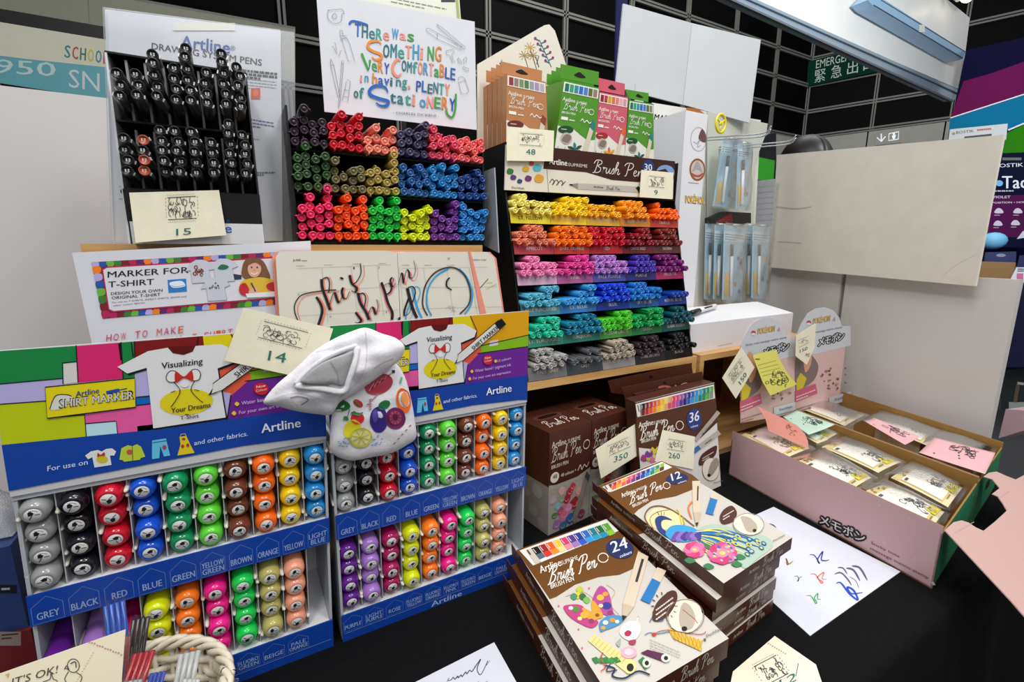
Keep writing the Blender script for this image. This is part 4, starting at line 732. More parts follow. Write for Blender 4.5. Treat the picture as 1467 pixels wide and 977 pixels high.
# ------------------------------------------------------------------ right hand rack of brush pens
XL, XR = .434, .866
def yf(zc): return .70+.08*(zc+.247)/.347
zA3 = (680, 30, 3.2576); zA4 = (700, 260, 3.256); zA5 = (980, 130, 2.569)
E = empty('brush_pen_rack', V(.65, .8, 1.012), 'black sloping six tier rack of brush pens sorted by colour', 'pen rack'); YB = .925
for nm, x in (('side_panel', XL-.003), ('side_panel', XR)):
    b = B(); b.prism([V(x, yf(-.238)+.004, 1.012), V(x, YB, 1.012), V(x, YB, CAMZ+.185), V(x, .782, CAMZ+.185), V(x, yf(.1)+.004, CAMZ+.1)], V(.003, 0, 0), BK); b.build(nm, E)
part('back_panel', E, (XL, YB-.003, 1.012), (XR, YB, CAMZ+.18), BK)
SC_ = [['#d8c72e', '#d8b82a', '#c89c28', '#c07a28', '#b43a26'], ['#a83a46', '#b03028', '#a41c28', '#6a1c24', '#58282a'], ['#c6a0ba', '#a4548a', '#484892', '#28286a', '#9e1e56'], ['#3c7c86', '#286eae', '#0e2e8a', '#184e8e', '#14368a'], ['#2c7c66', '#1c6c5e', '#388230', '#186c3a', '#124844'], ['#68686a', '#3a3e46', '#868280', '#281c20', '#101012']]
ST = [['LT. YELLOW', 'YELLOW', 'CHROME YELLOW', 'YELLOW ORANGE', 'ORANGE'], ['APRICOT', 'DARK ORANGE', 'RED', 'DARK RED', 'BROWN'], ['PALE PINK', 'PINK', 'PALE PURPLE', 'PURPLE', 'MAGENTA'], ['PALE TURQUOISE', 'LT. BLUE', 'BLUE', 'SKY BLUE', 'ROYAL BLUE'], ['LT. TURQUOISE', 'TURQUOISE', 'YELLOW GREEN', 'GREEN', 'DARK GREEN'], ['PALE GREY', 'GREY', 'PALE BROWN', 'DARK BROWN', 'BLACK']]
PCN = [[('light yellow', '#efe072'), ('yellow', '#f6d016'), ('golden yellow', '#f3b218'), ('yellow orange', '#f79818'), ('orange', '#f9660e')], [('apricot', '#df7c5c'), ('dark orange', '#f2760e'), ('red', '#c21028'), ('dark red', '#8c1224'), ('brown', '#7c2c20')], [('pale pink', '#ee84b6'), ('pink', '#de4098'), ('pale purple', '#b078c6'), ('purple', '#4832a6'), ('magenta', '#7a1a6e')],
       [('pale turquoise', '#56aeca'), ('light blue', '#3696d6'), ('blue', '#1042ce'), ('mid blue', '#1a72c2'), ('royal blue', '#10389a')], [('light turquoise', '#28bd9a'), ('turquoise', '#127896'), ('yellow green', '#4abe2a'), ('green', '#10984e'), ('dark teal green', '#0c4c56')], [('pale grey', '#a6a4a2'), ('grey', '#585a5e'), ('taupe', '#a69a8a'), ('dark brown', '#302228'), ('black', '#0e0e12')]]
CNT = [[(6, 7, 2), (6, 6, 4), (6, 5, 0), (5, 5, 4), (6, 5, 1)], [(6, 5, 3), (6, 6, 5), (6, 6, 6), (6, 5, 2), (6, 4, 4)], [(6, 6, 2), (6, 5, 3), (6, 6, 4), (6, 5, 3), (6, 5, 4)], [(6, 4, 3), (7, 3, 2), (6, 5, 5), (6, 6, 3), (4, 0, 0)], [(5, 4, 3), (6, 6, 3), (6, 6, 3), (6, 6, 4), (6, 5, 2)], [(5, 5, 3), (6, 2, 0), (6, 5, 3), (6, 5, 3), (6, 5, 3)]]
RW = ['first', 'second', 'third', 'fourth', 'fifth', 'sixth']; R = random.Random(21); BWR = (XR-XL)/5; todo = []
for i in range(6):
    zt = CAMZ+.065-.0555*i; zb = zt-.021 if i < 5 else CAMZ-.2375
    y0 = yf(zt-CAMZ); part('shelf', E, (XL, y0+.002, zt-.006), (XR, YB-.003, zt-.004), BK)
    pl = Plane((0, y0, zt), (0, -.347, .08)); b = B(); up = V(0, .08, .347).normalized(); nn = pl.n
    for k in range(5):
        a = V(XL+BWR*k, y0, zt); c = V(XL+BWR*(k+1)-.0008, y0, zt); h = up*(zt-zb); b.prism([a-h, c-h, c, a], -nn*.0015, M(SC_[i][k], .2, .55))
    pr = MapPrint(b, lambda x, y, l, y0=y0, zt=zt, nn=nn, up=up: V(XL+x/1000, y0, zt)-up*(y/1000)+nn*.0004)
    for k, t in enumerate(ST[i]):
        wd = min(70, 5.2*len(t)); x = (k+.5)*BWR*1000; pr.text(t, (x-wd/2, 13.5), (x+wd/2, 13.5), 6, '#1c1a14' if (i, k) == (0, 0) else '#b9a9a4', 1, True)
    b.build('label_strip', E)
    for k in range(1, 5): xx = XL+BWR*k; part('divider', E, (xx-.0006, y0+.02, zt-.004), (xx+.0006, YB-.004, zt+.03), BK)
    for k in range(5):
        for L, n in enumerate(CNT[i][k]):
            st = R.uniform(0, BWR-.013-(n-1)*.0133) if n < 6 else 0
            for q in range(n):
                sp = (BWR-.0136)/max(5, n-1) if n > 5 else .0138
                x = XL+BWR*k+.0066+(sp*q if n > 5 else st+sp*q)+R.uniform(0, .0012); x = min(x, XL+BWR*(k+1)-.0062)
                z = zt-.004+.0061+.0118*L+R.uniform(0, .0012)*(L > 0)
                todo.append((i, k, V(x, y0-.011+R.uniform(-.006, .006)+.003*L, z), R.uniform(-.02, .02)*(1+.8*L), R.uniform(0, .02), R.choice([PI/2, PI/2, PI/2, -.4, PI+.4])+R.uniform(-.6, .6)))
todo.sort(key=lambda t: (t[2]-C0).length)
for i, k, loc, yw, pt, cl_ in todo[:300]:
    cn, ch = PCN[i][k]; pen(ch, 'brush_pen', '%s brush pen in the %s row of the sloping rack' % (cn, RW[i]), '%s pens in the %s row' % (cn, RW[i]), loc, yw, pt, cl_, 'brush pen')
sb = B()
for i, k, loc, yw, pt, cl_ in todo[300:]:
    q = pen_mesh(PCN[i][k][1]); mt = Matrix.Translation(loc) @ Matrix.Rotation(yw, 4, 'Z') @ Matrix.Rotation(pt, 4, 'X'); o0 = len(sb.v); sb.v += [mt @ v for v in q.v]; mi = sb.mi(q.mats[0])
    for f, s_ in zip(q.f, q.sm): sb.f.append(tuple(a+o0 for a in f)); sb.fm.append(mi); sb.sm.append(s_)
sb.build('brush_pens', None, 'remaining brush pens at the far right ends of the sloping rack', 'brush pen', kind='stuff')
# header of the rack
hpl = PY(.779); b, p = sheet(hpl, [(725, 207), (966, 231), (964, 285), (723, 272)], M('#ddd6c6', .4, .4), .003); p.z = zA3
p.poly([(335, 588), (935, 655), (935, 738), (760, 752), (640, 742), (520, 706), (320, 690)], '#3c1e18'); p.text('Artline', (348, 668), (432, 676), 27, '#e6e2dc', 2, True); p.text('SUPREME', (437, 677), (526, 685), 15, '#d6d0c8', 2); p.script((556, 705), (790, 730), 54, '#e6e2dc', 2, 5)
p.ell(810, 682, 27, 34, '#24386e', 2); p.text('30', (793, 695), (828, 699), 30, '#dfe3ec', 3, True); p.ell(890, 706, 42, 34, '#7d9cc6', 2); p.poly([(848, 700), (890, 690), (935, 735), (850, 735)], '#3c1e18', 3)
p.line([(480, 771), (770, 787)], 27, '#b7b2a8', 2); p.poly([(443, 762), (482, 757), (482, 783)], '#8a857c', 3); p.line([(443, 763), (458, 766)], 6, '#1c1a1c', 4); p.line([(758, 775), (775, 798)], 16, '#1c1a1c', 3); p.text('Artline', (555, 778), (600, 780), 9, '#3a3836', 4, True); p.script((615, 786), (680, 790), 14, '#3a3836', 4, 1.6)
p.line([(350, 755), (362, 738), (372, 752), (362, 764), (380, 742), (392, 754), (382, 766), (402, 745), (412, 756), (405, 768), (425, 748)], 3, '#2a2826', 2, True); p.text('Shachihata', (172, 782), (232, 786), 11, '#3a3836', 2)
for x, y, r, c in ((165, 702, 16, '#3a7a34'), (180, 730, 14, '#5a3a7a'), (238, 690, 16, '#d8a42c'), (292, 685, 20, '#5ab4c0'), (250, 735, 16, '#6a3a6a'), (300, 735, 22, '#d89a3c'), (210, 748, 12, '#2a4a7a'), (265, 665, 12, '#c8524a')): p.blob([(x-r, y), (x-r*.3, y-r*.9), (x+r, y-r*.4), (x+r*.7, y+r*.7), (x-r*.5, y+r*.8)], c, 2)
p.line([(338, 690), (345, 798)], 2, '#8a8276'); b.build('header_panel', E)
part('tray_shelf', E, (XL, .784, CAMZ+.104), (XR, YB-.004, CAMZ+.107), BK)
# packs standing on the rack
def pen_pack(y, face, tab, top, white, sw, leaf, label, grp, dep=.018, wave=.62):
    pl = PY(y); P = [pl(zA3[0]+a/zA3[2], zA3[1]+c/zA3[2]) for a, c in face]; E = empty('pen_pack', V((P[0].x+P[1].x)/2, y, CAMZ+.107), label, 'pen pack', grp)
    m = M(top, .35, .45); b = B(); b.prism([P[3], P[2], P[1], P[0]], V(0, dep, 0), m)
    def bl(u, v):
        a = Vector(face[0]).lerp(Vector(face[1]), u); c = Vector(face[3]).lerp(Vector(face[2]), u); return a.lerp(c, v)
    p = MapPrint(b, lambda x, y_, l: pl.off(.0003*l)(zA3[0]+bl(x/100, y_/100)[0]/zA3[2], zA3[1]+bl(x/100, y_/100)[1]/zA3[2]))
    p.poly([(0, 58), (15, 60), (35, 58), (60, 66), (80, 72), (100, 70), (100, 100), (0, 100)], '#dcd9cf'); p.rect(2, 2, 98, 15, '#e4e2dc', 2)
    for i, c in enumerate(sw): p.rect(6+13*i, 3.5, 17+13*i, 13.5, c, 3)
    p.text('Artline', (4, 26), (38, 26), 5, '#e8e4da', 2, True); p.text('SUPREME', (42, 26), (70, 26), 3.2, '#e8e4da', 2); p.script((10, 36), (80, 36), 10, '#e8e4da', 2, 1.3); p.text('BRUSH PEN', (6, 42), (42, 42), 3, '#e8e4da', 2, True); p.line([(84+7*math.cos(t*.5), 34+3.6*math.sin(t*.5)) for t in range(14)], .9, '#e8e4da', 2)
    p.rect(6, 46, 24, 50, '#e8e4da', 2); p.text('Fabers', (28, 50), (48, 50), 3.5, '#e8e4da', 2) if False else p.lines((28, 49), (52, 49), 3, 1, 1.6, '#e8e4da', 2, 3); p.line([(58, 48), (63, 45), (68, 49), (74, 46), (82, 49), (90, 45)], 1.4, '#e8e4da', 2, True)
    p.ell(22, 62, 20, 5, leaf[2], 3, rot=-.05); p.lines((10, 62), (34, 61.5), 2, 1, 1, '#d8d4c8', 4, 3); p.ell(26, 73, 15, 7.5, '#b7ab9c', 3); p.blob([(15, 76), (24, 68), (38, 70), (32, 78)], '#7d7268', 4)
    p.line([(92, 48), (72, 98)], 11, '#cfc4b0', 5); p.line([(93, 46), (88.5, 56)], 11, leaf[0], 6)
    for t in range(6): a = t*1.05+.3; cx, cy = 52, 86; p.blob([(cx, cy), (cx+12*math.cos(a-.3), cy+6*math.sin(a-.3)), (cx+21*math.cos(a), cy+9.5*math.sin(a)), (cx+12*math.cos(a+.3), cy+6*math.sin(a+.3))], leaf[t % 2], 4)
    for t in range(4): p.line([(4+9*t, 98), (8+9*t, 84+3*(t % 2))], 1, '#5a5048', 3)
    b.build('box', E)
    if tab:
        tp = PY(y+dep); T = [tp(zA3[0]+a/zA3[2], zA3[1]+c/zA3[2]) for a, c in tab]; b = B(); b.prism([T[3], T[2], T[1], T[0]], V(0, .001, 0), m)
        q = MapPrint(b, lambda x, y_, l: tp.off(.0004*l)(zA3[0]+(tab[0][0]*(1-x)+tab[1][0]*x)/zA3[2]+(tab[3][0]-tab[0][0])*y_/zA3[2], zA3[1]+(tab[0][1]*(1-x)+tab[1][1]*x+(tab[3][1]-tab[0][1])*y_)/zA3[2]))
        q.blob([(.36, .6), (.42, .42), (.5, .3), (.58, .42), (.66, .6), (.5, .7)], '#17150f', 1); b.build('hang_tab', E)
SWO = ['#8a3030', '#8a7a70', '#7a8a5a', '#4a7a4a', '#8a9aa0', '#a88ab0', '#b0a8b0']; SWG = ['#1a6a5a', '#3a9a6a', '#2a8a9a', '#2a6ab0', '#4a7ac0', '#5a6a3a', '#8a7a6a']; SWP = ['#8a2030', '#b03a3a', '#c89a20', '#d0703a', '#d07a80', '#e0a0a8', '#c8909a']
BR_ = ('#8a4030', '#b0a898', '#6a2a24')
for k in range(4, 0, -1): o = 22*k; pen_pack(.836+.023*k, [(150-o*1.05, 245+o*.62), (333-o*1.05, 285+o*.62), (345-o, 640), (147-o, 618)], [(124-o*1.05, 189+o*.62), (315-o*1.05, 232+o*.62), (313-o*1.05, 284+o*.62), (124-o*1.05, 243+o*.62)], '#b37a4e', '', SWO, BR_, 'copper pen pack, %s behind the foremost one on the rack' % ['', 'next', 'second', 'third', 'farthest'][k], 'copper pen packs on the rack')
pen_pack(.832, [(150, 245), (333, 285), (345, 640), (147, 618)], [(122, 188), (315, 232), (313, 284), (122, 243)], '#b37a4e', '', SWO, BR_, 'foremost copper pen pack on the rack, above the card marked 48', 'copper pen packs on the rack')
GR_ = ('#2a7a7a', '#2f4a3a', '#1c4a2a')
for k in range(3, 0, -1): o = 17*k; pen_pack(.838+.022*k, [(416-o*1.25, 275+o*.4), (583-o*1.25, 312+o*.4), (552-o, 660), (368-o, 640)], [(402-o*1.25, 200+o*.9), (580-o*1.25, 238+o*.9), (577-o*1.25, 300+o*.6), (400-o*1.25, 266+o*.6)], '#4d8c26', '', SWG, GR_, 'green pen pack, %s behind the larger foremost green pack' % ['', 'next', 'second', 'farthest'][k], 'green pen packs on the rack')
pen_pack(.834, [(416, 275), (583, 312), (552, 660), (368, 640)], [(402, 200), (580, 238), (577, 300), (400, 266)], '#4d8c26', '', SWG, GR_, 'foremost large green pen pack between the copper and pink packs', 'green pen packs on the rack')
pen_pack(.845, [(583, 330), (717, 357), (696, 672), (550, 655)], [(577, 265), (701, 293), (700, 348), (580, 325)], '#c4586a', '', SWP, ('#d8602c', '#d8a42c', '#a02a2c'), 'pink pen pack with orange flowers on the rack', 'pen packs on the rack')
pen_pack(.850, [(722, 368), (835, 387), (836, 690), (696, 672)], [(700, 318), (812, 337), (810, 378), (722, 362)], '#4d8c26', '', SWG, GR_, 'green pen pack right of the pink one on the rack', 'pen packs on the rack')
b, p = sheet(PY(.945), [(684, 92), (780, 36), (787, 35), (795, 44), (812, 96), (800, 260), (795, 535), (712, 535), (700, 260), (684, 240)], M('#d9d3c4', .6, .3, 'paper', 40, .01), .003); p.z = zA3
for cx, cy, c in ((232, 160, '#a88a2c'), (258, 122, '#c29a2c'), (270, 160, '#96742a')):
    for t in range(9): a = t*.7; p.line([(cx, cy), (cx+26*math.cos(a), cy+24*math.sin(a))], 7, c, 2, taper=True)
    p.line([(cx, cy), (cx+22, cy+75)], 3, '#6a5a2a', 1)
p.line([(303, 90), (330, 150), (358, 215)], 3, '#2a6a7a', 2, True)
for t in range(9): x, y = 303+6*t, 92+13*t; p.line([(x, y), (x-18+(t % 2)*36, y-8)], 5, '#3a6a80', 2); p.ell(x-20+(t % 2)*40, y-12, 6, 6, '#8a3a7a', 3)
p.blob([(108, 180), (118, 196), (128, 178), (122, 204)], '#1a6a70', 2); p.line([(285, 165), (300, 215)], 4, '#6a5a6a', 2); p.line([(300, 162), (290, 200)], 4, '#6a5a6a', 2)
b.build('sketch_card', None, 'cream rounded card with sketched flowers behind the pen packs', 'card')
# price cards
def stamp(p, pts, seed, c='#3a3a44', n=26, dots=True):
    a, b_, d = Vector(pts[0]), Vector(pts[1]), Vector(pts[2]); U = b_-a; W_ = d-a; R = random.Random(seed); q = lambda u, v: tuple(a+U*u+W_*v); sz = min(U.length, W_.length)
    for r in range(2):
        p.line([q(0, r), q(1, r)], sz*.03, c)
        if dots:
            for k in range(14): p.line([q(k/14, r*1.22-.11), q(k/14+.03, r*1.22-.11)], sz*.025, '#8a8a80')
    if dots:
        for r in (-.06, 1.06):
            for k in range(6): p.line([q(r, k/6), q(r, k/6+.06)], sz*.025, '#8a8a80')
    for k in range(n):
        u, v = R.uniform(.08, .92), R.uniform(.15, .85); rr = R.uniform(.05, .13); a0 = R.uniform(0, 6)
        p.line([tuple(a+U*(u+rr*.7*math.cos(a0+t*.9))+W_*(v+rr*1.5*math.sin(a0+t*.9))) for t in range(R.randint(3, 7))], sz*.028, c, 2, True)
NUM = '#2f6f6a'
def price_card(pl, z, pts, num, n0, n1, nh, st, label, seed=1, up=None, wave=0.):
    b, p = sheet(pl, pts, CREAM, .0006, z); stamp(p, st, seed)
    if num: p.text(num, n0, n1, nh, NUM, 2, up=up)
    return b.build('price_card', None, label, 'price card', 'price cards on the stall')
price_card(PY(.692), zA1, [(516, 770), (875, 760), (905, 940), (542, 970)], '15', (704, 940), (764, 936), 26, [(668, 790), (782, 784), (672, 878)], 'cream price card marked 15 below the drawing pens', 3)
price_card(PY(.772), zA3, [(150, 492), (371, 512), (366, 655), (150, 652)], '48', (240, 622), (284, 624), 26, [(212, 524), (318, 532), (210, 576)], 'cream price card marked 48 on the sloping rack', 4)
price_card(PY(.772), zA3, [(778, 695), (928, 708), (922, 832), (770, 822)], '9', (838, 810), (855, 811), 22, [(814, 724), (888, 732), (812, 770)], 'cream price card marked 9 at the right of the rack header', 5)
price_card(PY(.5605), zA8, [(82, 290), (452, 376), (385, 592), (4, 507)], '14', (182, 505), (255, 516), 38, [(168, 345), (350, 392), (142, 410)], 'cream price card marked 14 on the left display header', 6, up=(8, -40))
# ------------------------------------------------------------------ white display stand with hanging packs
E = empty('display_stand', V(1.05, .86, 1.012), 'white display stand with wire hooks on the right crate', 'display stand'); WS = M('#dedee2', .45, .4)
b = B(); b.box((.958, .85, 1.012), (1.036, .952, CAMZ+.322), WS); p = Print(b, PY(.85), (930, 150, 5.426))
p.line([(384+60*math.cos(t*.3), 268+92*math.sin(t*.3)) for t in range(22)], 3, '#8a8a90'); p.blob([(385, 250), (410, 190), (440, 230), (440, 290), (400, 280)], '#6a4a48', 2); p.line([(345, 285), (370, 300), (395, 270), (375, 325), (400, 315)], 4, '#9a9aa2', 2, True)
p.ell(375, 505, 62, 88, '#8a5a3a', 1); p.ell(375, 505, 50, 72, '#c9bcb4', 2); p.blob([(375, 440), (335, 520), (375, 500), (415, 525)], '#a8a0a8', 3); p.blob([(330, 530), (375, 548), (420, 530), (400, 560), (350, 560)], '#b0543a', 3); p.lines((305, 605), (440, 617), 6, 1, 4, '#5a5a5e', 2, 5)
def wordmark(p, p0, p1, h, up=None):
    for t, c, o, l in (('POKÉMON', '#2a4a94', 1.6, 2), ('POKÉMON', '#e0b020', 0, 3)): p.text(t, (p0[0]-o*h*.03, p0[1]+o*h*.05), (p1[0]+o*h*.03, p1[1]+o*h*.05), h*(1+.1*o), c, l, True, up=up)
wordmark(p, (284, 760), (432, 773), 52)
p.z = zA4; p.text('Shachihata', (928, 616), (996, 612), 13, '#6a6a70', 2)
b.build('tall_box', E, bevel=.001)
b = B(); b.prism([V(.878, .725, 1.0122), V(.878, .725, CAMZ-.170), V(.878, .83, CAMZ-.150), V(.878, .845, CAMZ-.152), V(.878, .845, 1.0122)], V(.40, 0, 0), WS)
p = Print(b, PY(.725), zA4); p.lines((1070, 768), (1180, 745), 5, 1, 2, '#7a7a80', 1, 4); b.build('base', E, bevel=.001)
b, p = sheet(PY(.955), [(1014, 160), (1100, 177), (1098, 190), (1082, 232), (1078, 440), (1014, 440)], M('#c3c6bb', .4, .4), .003); b.build('back_panel', E)
OG = M('#b0682c', .5, .3); b, p = sheet(PY(.956), [(984, 154), (1000, 156), (1016, 168), (1016, 172), (984, 165)], OG, .002); b.build('trim_tab', E)
WIRE = M('#b9c0c4', .15, .7, metal=.7)
def hk(y0, px0, px1): P0 = PY(.954)(*px0); P1 = PY(y0)(*px1); return P0, P1
for dz in (0, .007):
    b = B(); b.tube(smooth_path([V(1.10, .953, CAMZ+.285+dz), V(1.105, .82, CAMZ+.268+dz), V(1.115, .75, CAMZ+.262+dz), V(1.118, .735, CAMZ+.275+dz)], 5), .0016, WIRE, 6); b.build('hook', E)
    b = B(); b.tube(smooth_path([V(1.22, .953, CAMZ+.275+dz), V(1.23, .82, CAMZ+.262+dz), V(1.235, .76, CAMZ+.258+dz), V(1.238, .745, CAMZ+.27+dz)], 5), .0016, WIRE, 6); b.build('hook', E)
PK = M('#a9c4d2', .2, .6)
def hang_pack(y, pts, label, grp):
    pl = PY(y); P = [pl(980+a/2.569, 130+c/2.569) for a, c in pts]; E = empty('marker_pack', V((P[2].x+P[3].x)/2, y, P[2].z), label, 'marker pack', grp)
    def q(u, v): return P[0].lerp(P[1], u).lerp(P[3].lerp(P[2], u), v)
    b = B(); b.grid(lambda u, v: q(u, v)+V(0, -.001-.006*math.sin(PI*u)*min(1, 6*v*(1-v))+.0015*math.sin(9*u+14*v), 0), 10, 20, CLEAR('#dcebf2', .10, .1, .3, 90, ior=1.2), True); b.build('pouch', E)
    b = B(); f = lambda x, y_, l: q(x/100, y_/100)+V(0, .006-.0004*l, 0); p = MapPrint(b, f); b.prism([f(3, 97, 0), f(97, 97, 0), f(97, 3, 0), f(3, 3, 0)], V(0, .001, 0), M('#9fbccb', .4, .4))
    p.rect(3, 10, 97, 22, '#c3d2da', 1); R = random.Random(int(pts[0][0])); p.lines((8, 14), (92, 14), 3, 3, 1.2, '#6a7c8a', 2, int(pts[0][0]))
    for k in range(6): x, y_ = R.uniform(60, 92), R.uniform(30, 90); p.ell(x, y_, 7, 3, R.choice(['#6a5a8a', '#b08a50', '#d8b040', '#8aa4b8']), 2)
    p.rect(12, 62, 30, 92, '#d8b040', 2); b.build('insert_card', E)
    b = B(); c0, c1 = q(.36, .26)+V(0, .0015, 0), q(.36, .92)+V(0, .0015, 0); L = c1-c0; b.tube([c0, c0+L*.22], .004, M('#141418', .3, .5), 10); b.tube([c0+L*.22, c0+L*.96, c1], [.004, .004, .002], M('#dcdcdc', .35, .4), 10); b.build('marker', E)
    b = B(); h0 = q(.5, .015); b.tube([h0+V(-.012, 0, 0), h0+V(.012, 0, 0)], .002, M('#dfe6ea', .3, .5), 6); b.build('header_fold', E)
G_ = 'hanging marker packs'
hang_pack(.905, [(150, 165), (215, 178), (196, 440), (108, 432)], 'pale blue marker pack, left of the two on the upper hooks', G_)
hang_pack(.875, [(205, 185), (252, 192), (247, 446), (196, 438)], 'pale blue marker pack, right of the two on the upper hooks', G_)
hang_pack(.935, [(84, 478), (128, 484), (122, 780), (78, 776)], 'leftmost pale blue marker pack on the lower hooks', G_)
hang_pack(.91, [(118, 484), (162, 490), (152, 780), (112, 776)], 'second pale blue marker pack from the left, lower hooks', G_)
hang_pack(.885, [(152, 484), (232, 494), (222, 784), (144, 778)], 'broad pale blue marker pack in the middle of the lower hooks', G_)
hang_pack(.91, [(228, 486), (268, 490), (262, 776), (226, 774)], 'second pale blue marker pack from the right, lower hooks', G_)
hang_pack(.88, [(258, 488), (324, 494), (314, 776), (252, 772)], 'rightmost pale blue marker pack on the lower hooks', G_)
b = B(); cpt = PY(.846)(1032.5, 177); rr = .0195
b.tube([cpt+V(rr*math.cos(t*.2618)*.9, 0, rr*math.sin(t*.2618)*1.1) for t in range(25)], .0032, M('#e3d018', .3, .5), 8, False)
b.sphere(cpt, .006, M('#e3d018', .3, .5), 10, 6, (1, .6, 1))
for a in (.5, 2.6, 4.7): b.tube([cpt, cpt+V(rr*math.cos(a)*.9, 0, rr*math.sin(a)*1.1)], .002, M('#e3d018', .3, .5), 6)
b.build('key_ring', None, 'yellow plastic wheel shaped key ring hanging beside the tall white box', 'key ring')
b = B(); P0 = PY(.90)(1020, 309); b.prism([PY(.93)(1018, 320), PY(.93)(1076, 320), PY(.93)(1076, 305), PY(.93)(1040, 303), PY(.93)(1018, 312)], V(0, .02, 0), M('#1c1a1c', .4, .4)); p = Print(b, PY(.93)); p.poly([(1026, 318), (1048, 305), (1050, 318)], '#a0282a'); b.build('tag', None, 'small black and red tag between the hanging packs', 'tag')
c0, c1 = V(.925, .765, CAMZ-.152), V(1.06, .80, CAMZ-.146); L = c1-c0
E = empty('loose_marker', c0.lerp(c1, .5), 'black capped white marker lying on the base of the white stand', 'marker')
b = B(); b.tube([c0, c0+L*.02, c0+L*.3], [.004, .0068, .0068], M('#121214', .3, .5), 12); b.build('cap', E); b = B(); b.tube([c0+L*.3, c0+L*.95, c1], [.0062, .0062, .004], M('#dddddd', .3, .5), 12); b.tube([c0+L*.45+V(0, -.0045, .0045), c0+L*.75+V(0, -.0045, .0045)], .0022, M('#2c2c30', .4, .4), 6); b.build('barrel', E)
# ------------------------------------------------------------------ upright brush pen cartons
zB3 = (740, 520, 3.756); zB4 = (700, 650, 2.9867); zB5 = (1020, 420, 2.2215); zB6 = (1080, 680, 3.2894)
def tall_carton(O, a, wd, dep, h, label, full):
    U = V(math.cos(a), math.sin(a), 0); D = V(-math.sin(a), math.cos(a), 0); O = Vector(O); b = B()
    E = empty('pen_carton', O+U*wd/2+D*dep/2, label, 'carton', 'brown cartons with a carry slot')
    def f(u, v, t=0.): return O+U*(wd*u)+V(0, 0, h*(1-v))-D*t
    q = [O, O+U*wd, O+U*wd+D*dep, O+D*dep]; hw = .52
    W_ = M('#a59d95', .4, .4); z1 = V(0, 0, h*(1-hw)); z2 = V(0, 0, h)
    for i in range(4):
        A, C = q[i], q[(i+1) % 4]; b.face([A, C, C+z1, A+z1], W_); b.face([A+z1, C+z1, C+z2, A+z2], BROWN)
    b.face([p+z2 for p in q], BROWN); b.face(list(reversed(q)), BROWN)
    p = MapPrint(b, lambda x, y, l: f(x/100, y/100, .0003*l)); Lc = '#d8cfc4'
    p.poly([(0, 50), (30, 53.5), (60, 53), (100, 47), (100, 56), (0, 56)], '#a59d95', 1)
    p.text('Artline', (5, 15), (38, 15), 6, Lc, 2, True); p.text('SUPREME', (42, 15), (72, 15), 4, Lc, 2); p.script((6, 28), (76, 28), 12, Lc, 2, 1.5); p.text('BRUSH PEN', (5, 35), (44, 35), 3.6, Lc, 2, True); p.line([(88+8*math.cos(t*.5), 22+4.4*math.sin(t*.5)) for t in range(14)], 1, Lc, 2)
    p.ell(13, 44, 10, 5.2, '#ded6ca', 2); p.text('48', (8, 45), (18, 45), 4, '#4a261a', 3, True); p.text('48 colours +', (27, 46), (64, 46), 3.4, Lc, 2, True); p.line([(68, 46), (74, 41), (78, 46), (84, 42), (90, 45), (96, 41)], 1.3, Lc, 2, True)
    R = random.Random(4)
    for (x, y, r, c) in ((50, 64, 9, '#b0303a'), (42, 70, 9, '#a8263a'), (30, 60, 8, '#dba0aa'), (62, 78, 12, '#a02a34'), (38, 84, 15, '#c8708c'), (20, 92, 10, '#9a6aa0'), (52, 92, 10, '#3a5a9a'), (72, 68, 8, '#d89a8a'), (22, 74, 7, '#7ab0b8'), (66, 90, 9, '#3a6a3a'), (14, 82, 6, '#4a7a3a'), (56, 60, 7, '#c23a44'), (30, 68, 7, '#7a9a6a'), (74, 80, 9, '#c8603a'), (80, 92, 9, '#8a3a5a'), (34, 96, 9, '#3a6a8a'), (10, 66, 7, '#b8a0a8'), (48, 80, 8, '#d88ab0'), (28, 80, 7, '#b04a6a')):
        p.blob([(x+r*math.cos(t)*R.uniform(.8, 1.15), y+r*.55*math.sin(t)*R.uniform(.8, 1.15)) for t in [k*.7 for k in range(9)]], c, 2); p.line([(x+r*.5*math.cos(t), y+r*.28*math.sin(t)) for t in [k*.8 for k in range(5)]], .45, '#e3c8c8', 3, True)
    p.line([(93, 54), (60, 98)], 11, '#8d8278', 4); p.line([(94, 52.5), (90, 58)], 11, '#4a4a50', 5)
    for k in range(4): p.line([(6, 58+k*2), (40, 56+3*k), (20, 66+k*3)], .5, '#b8a888', 2, True)
    g = lambda u, v, l: O+U*(wd*u/100)+D*(dep*(1-v/100))+V(0, 0, h+.0003*l); p = MapPrint(b, g)
    p.blob([(18, 38), (30, 28), (70, 28), (84, 38), (70, 50), (30, 50)], '#5a3224', 1); p.blob([(28, 38), (34, 33), (66, 33), (74, 38), (66, 43), (34, 43)], '#1d0f0a', 2); p.script((18, 80), (90, 80), 24, Lc, 2, 2.4)
    g = lambda u, v, l: O+D*(dep*(1-u/100))+V(0, 0, h*(1-v/100))-U*.0003*l; p = MapPrint(b, g)
    for (x, y, r, c) in ((70, 62, 14, '#b8b4b0'), (40, 70, 10, '#c0a8b4'), (60, 84, 12, '#b0b4a8'), (80, 92, 10, '#b8a8a8')): p.blob([(x+r*math.cos(t*.9), y+r*.5*math.sin(t*.9)) for t in range(7)], c, 1)
    b.build('box', E)
A48 = math.radians(6.9)
tall_carton((.430, .628, .7505), A48, .101, .105, .192, 'left brown carton with carry slot, marked 48, beside the right display', 1)
tall_carton((.430+.1025*math.cos(A48), .628+.1025*math.sin(A48), .7505), A48, .101, .105, .192, 'right brown carton with carry slot, behind the card marked 350', 1)
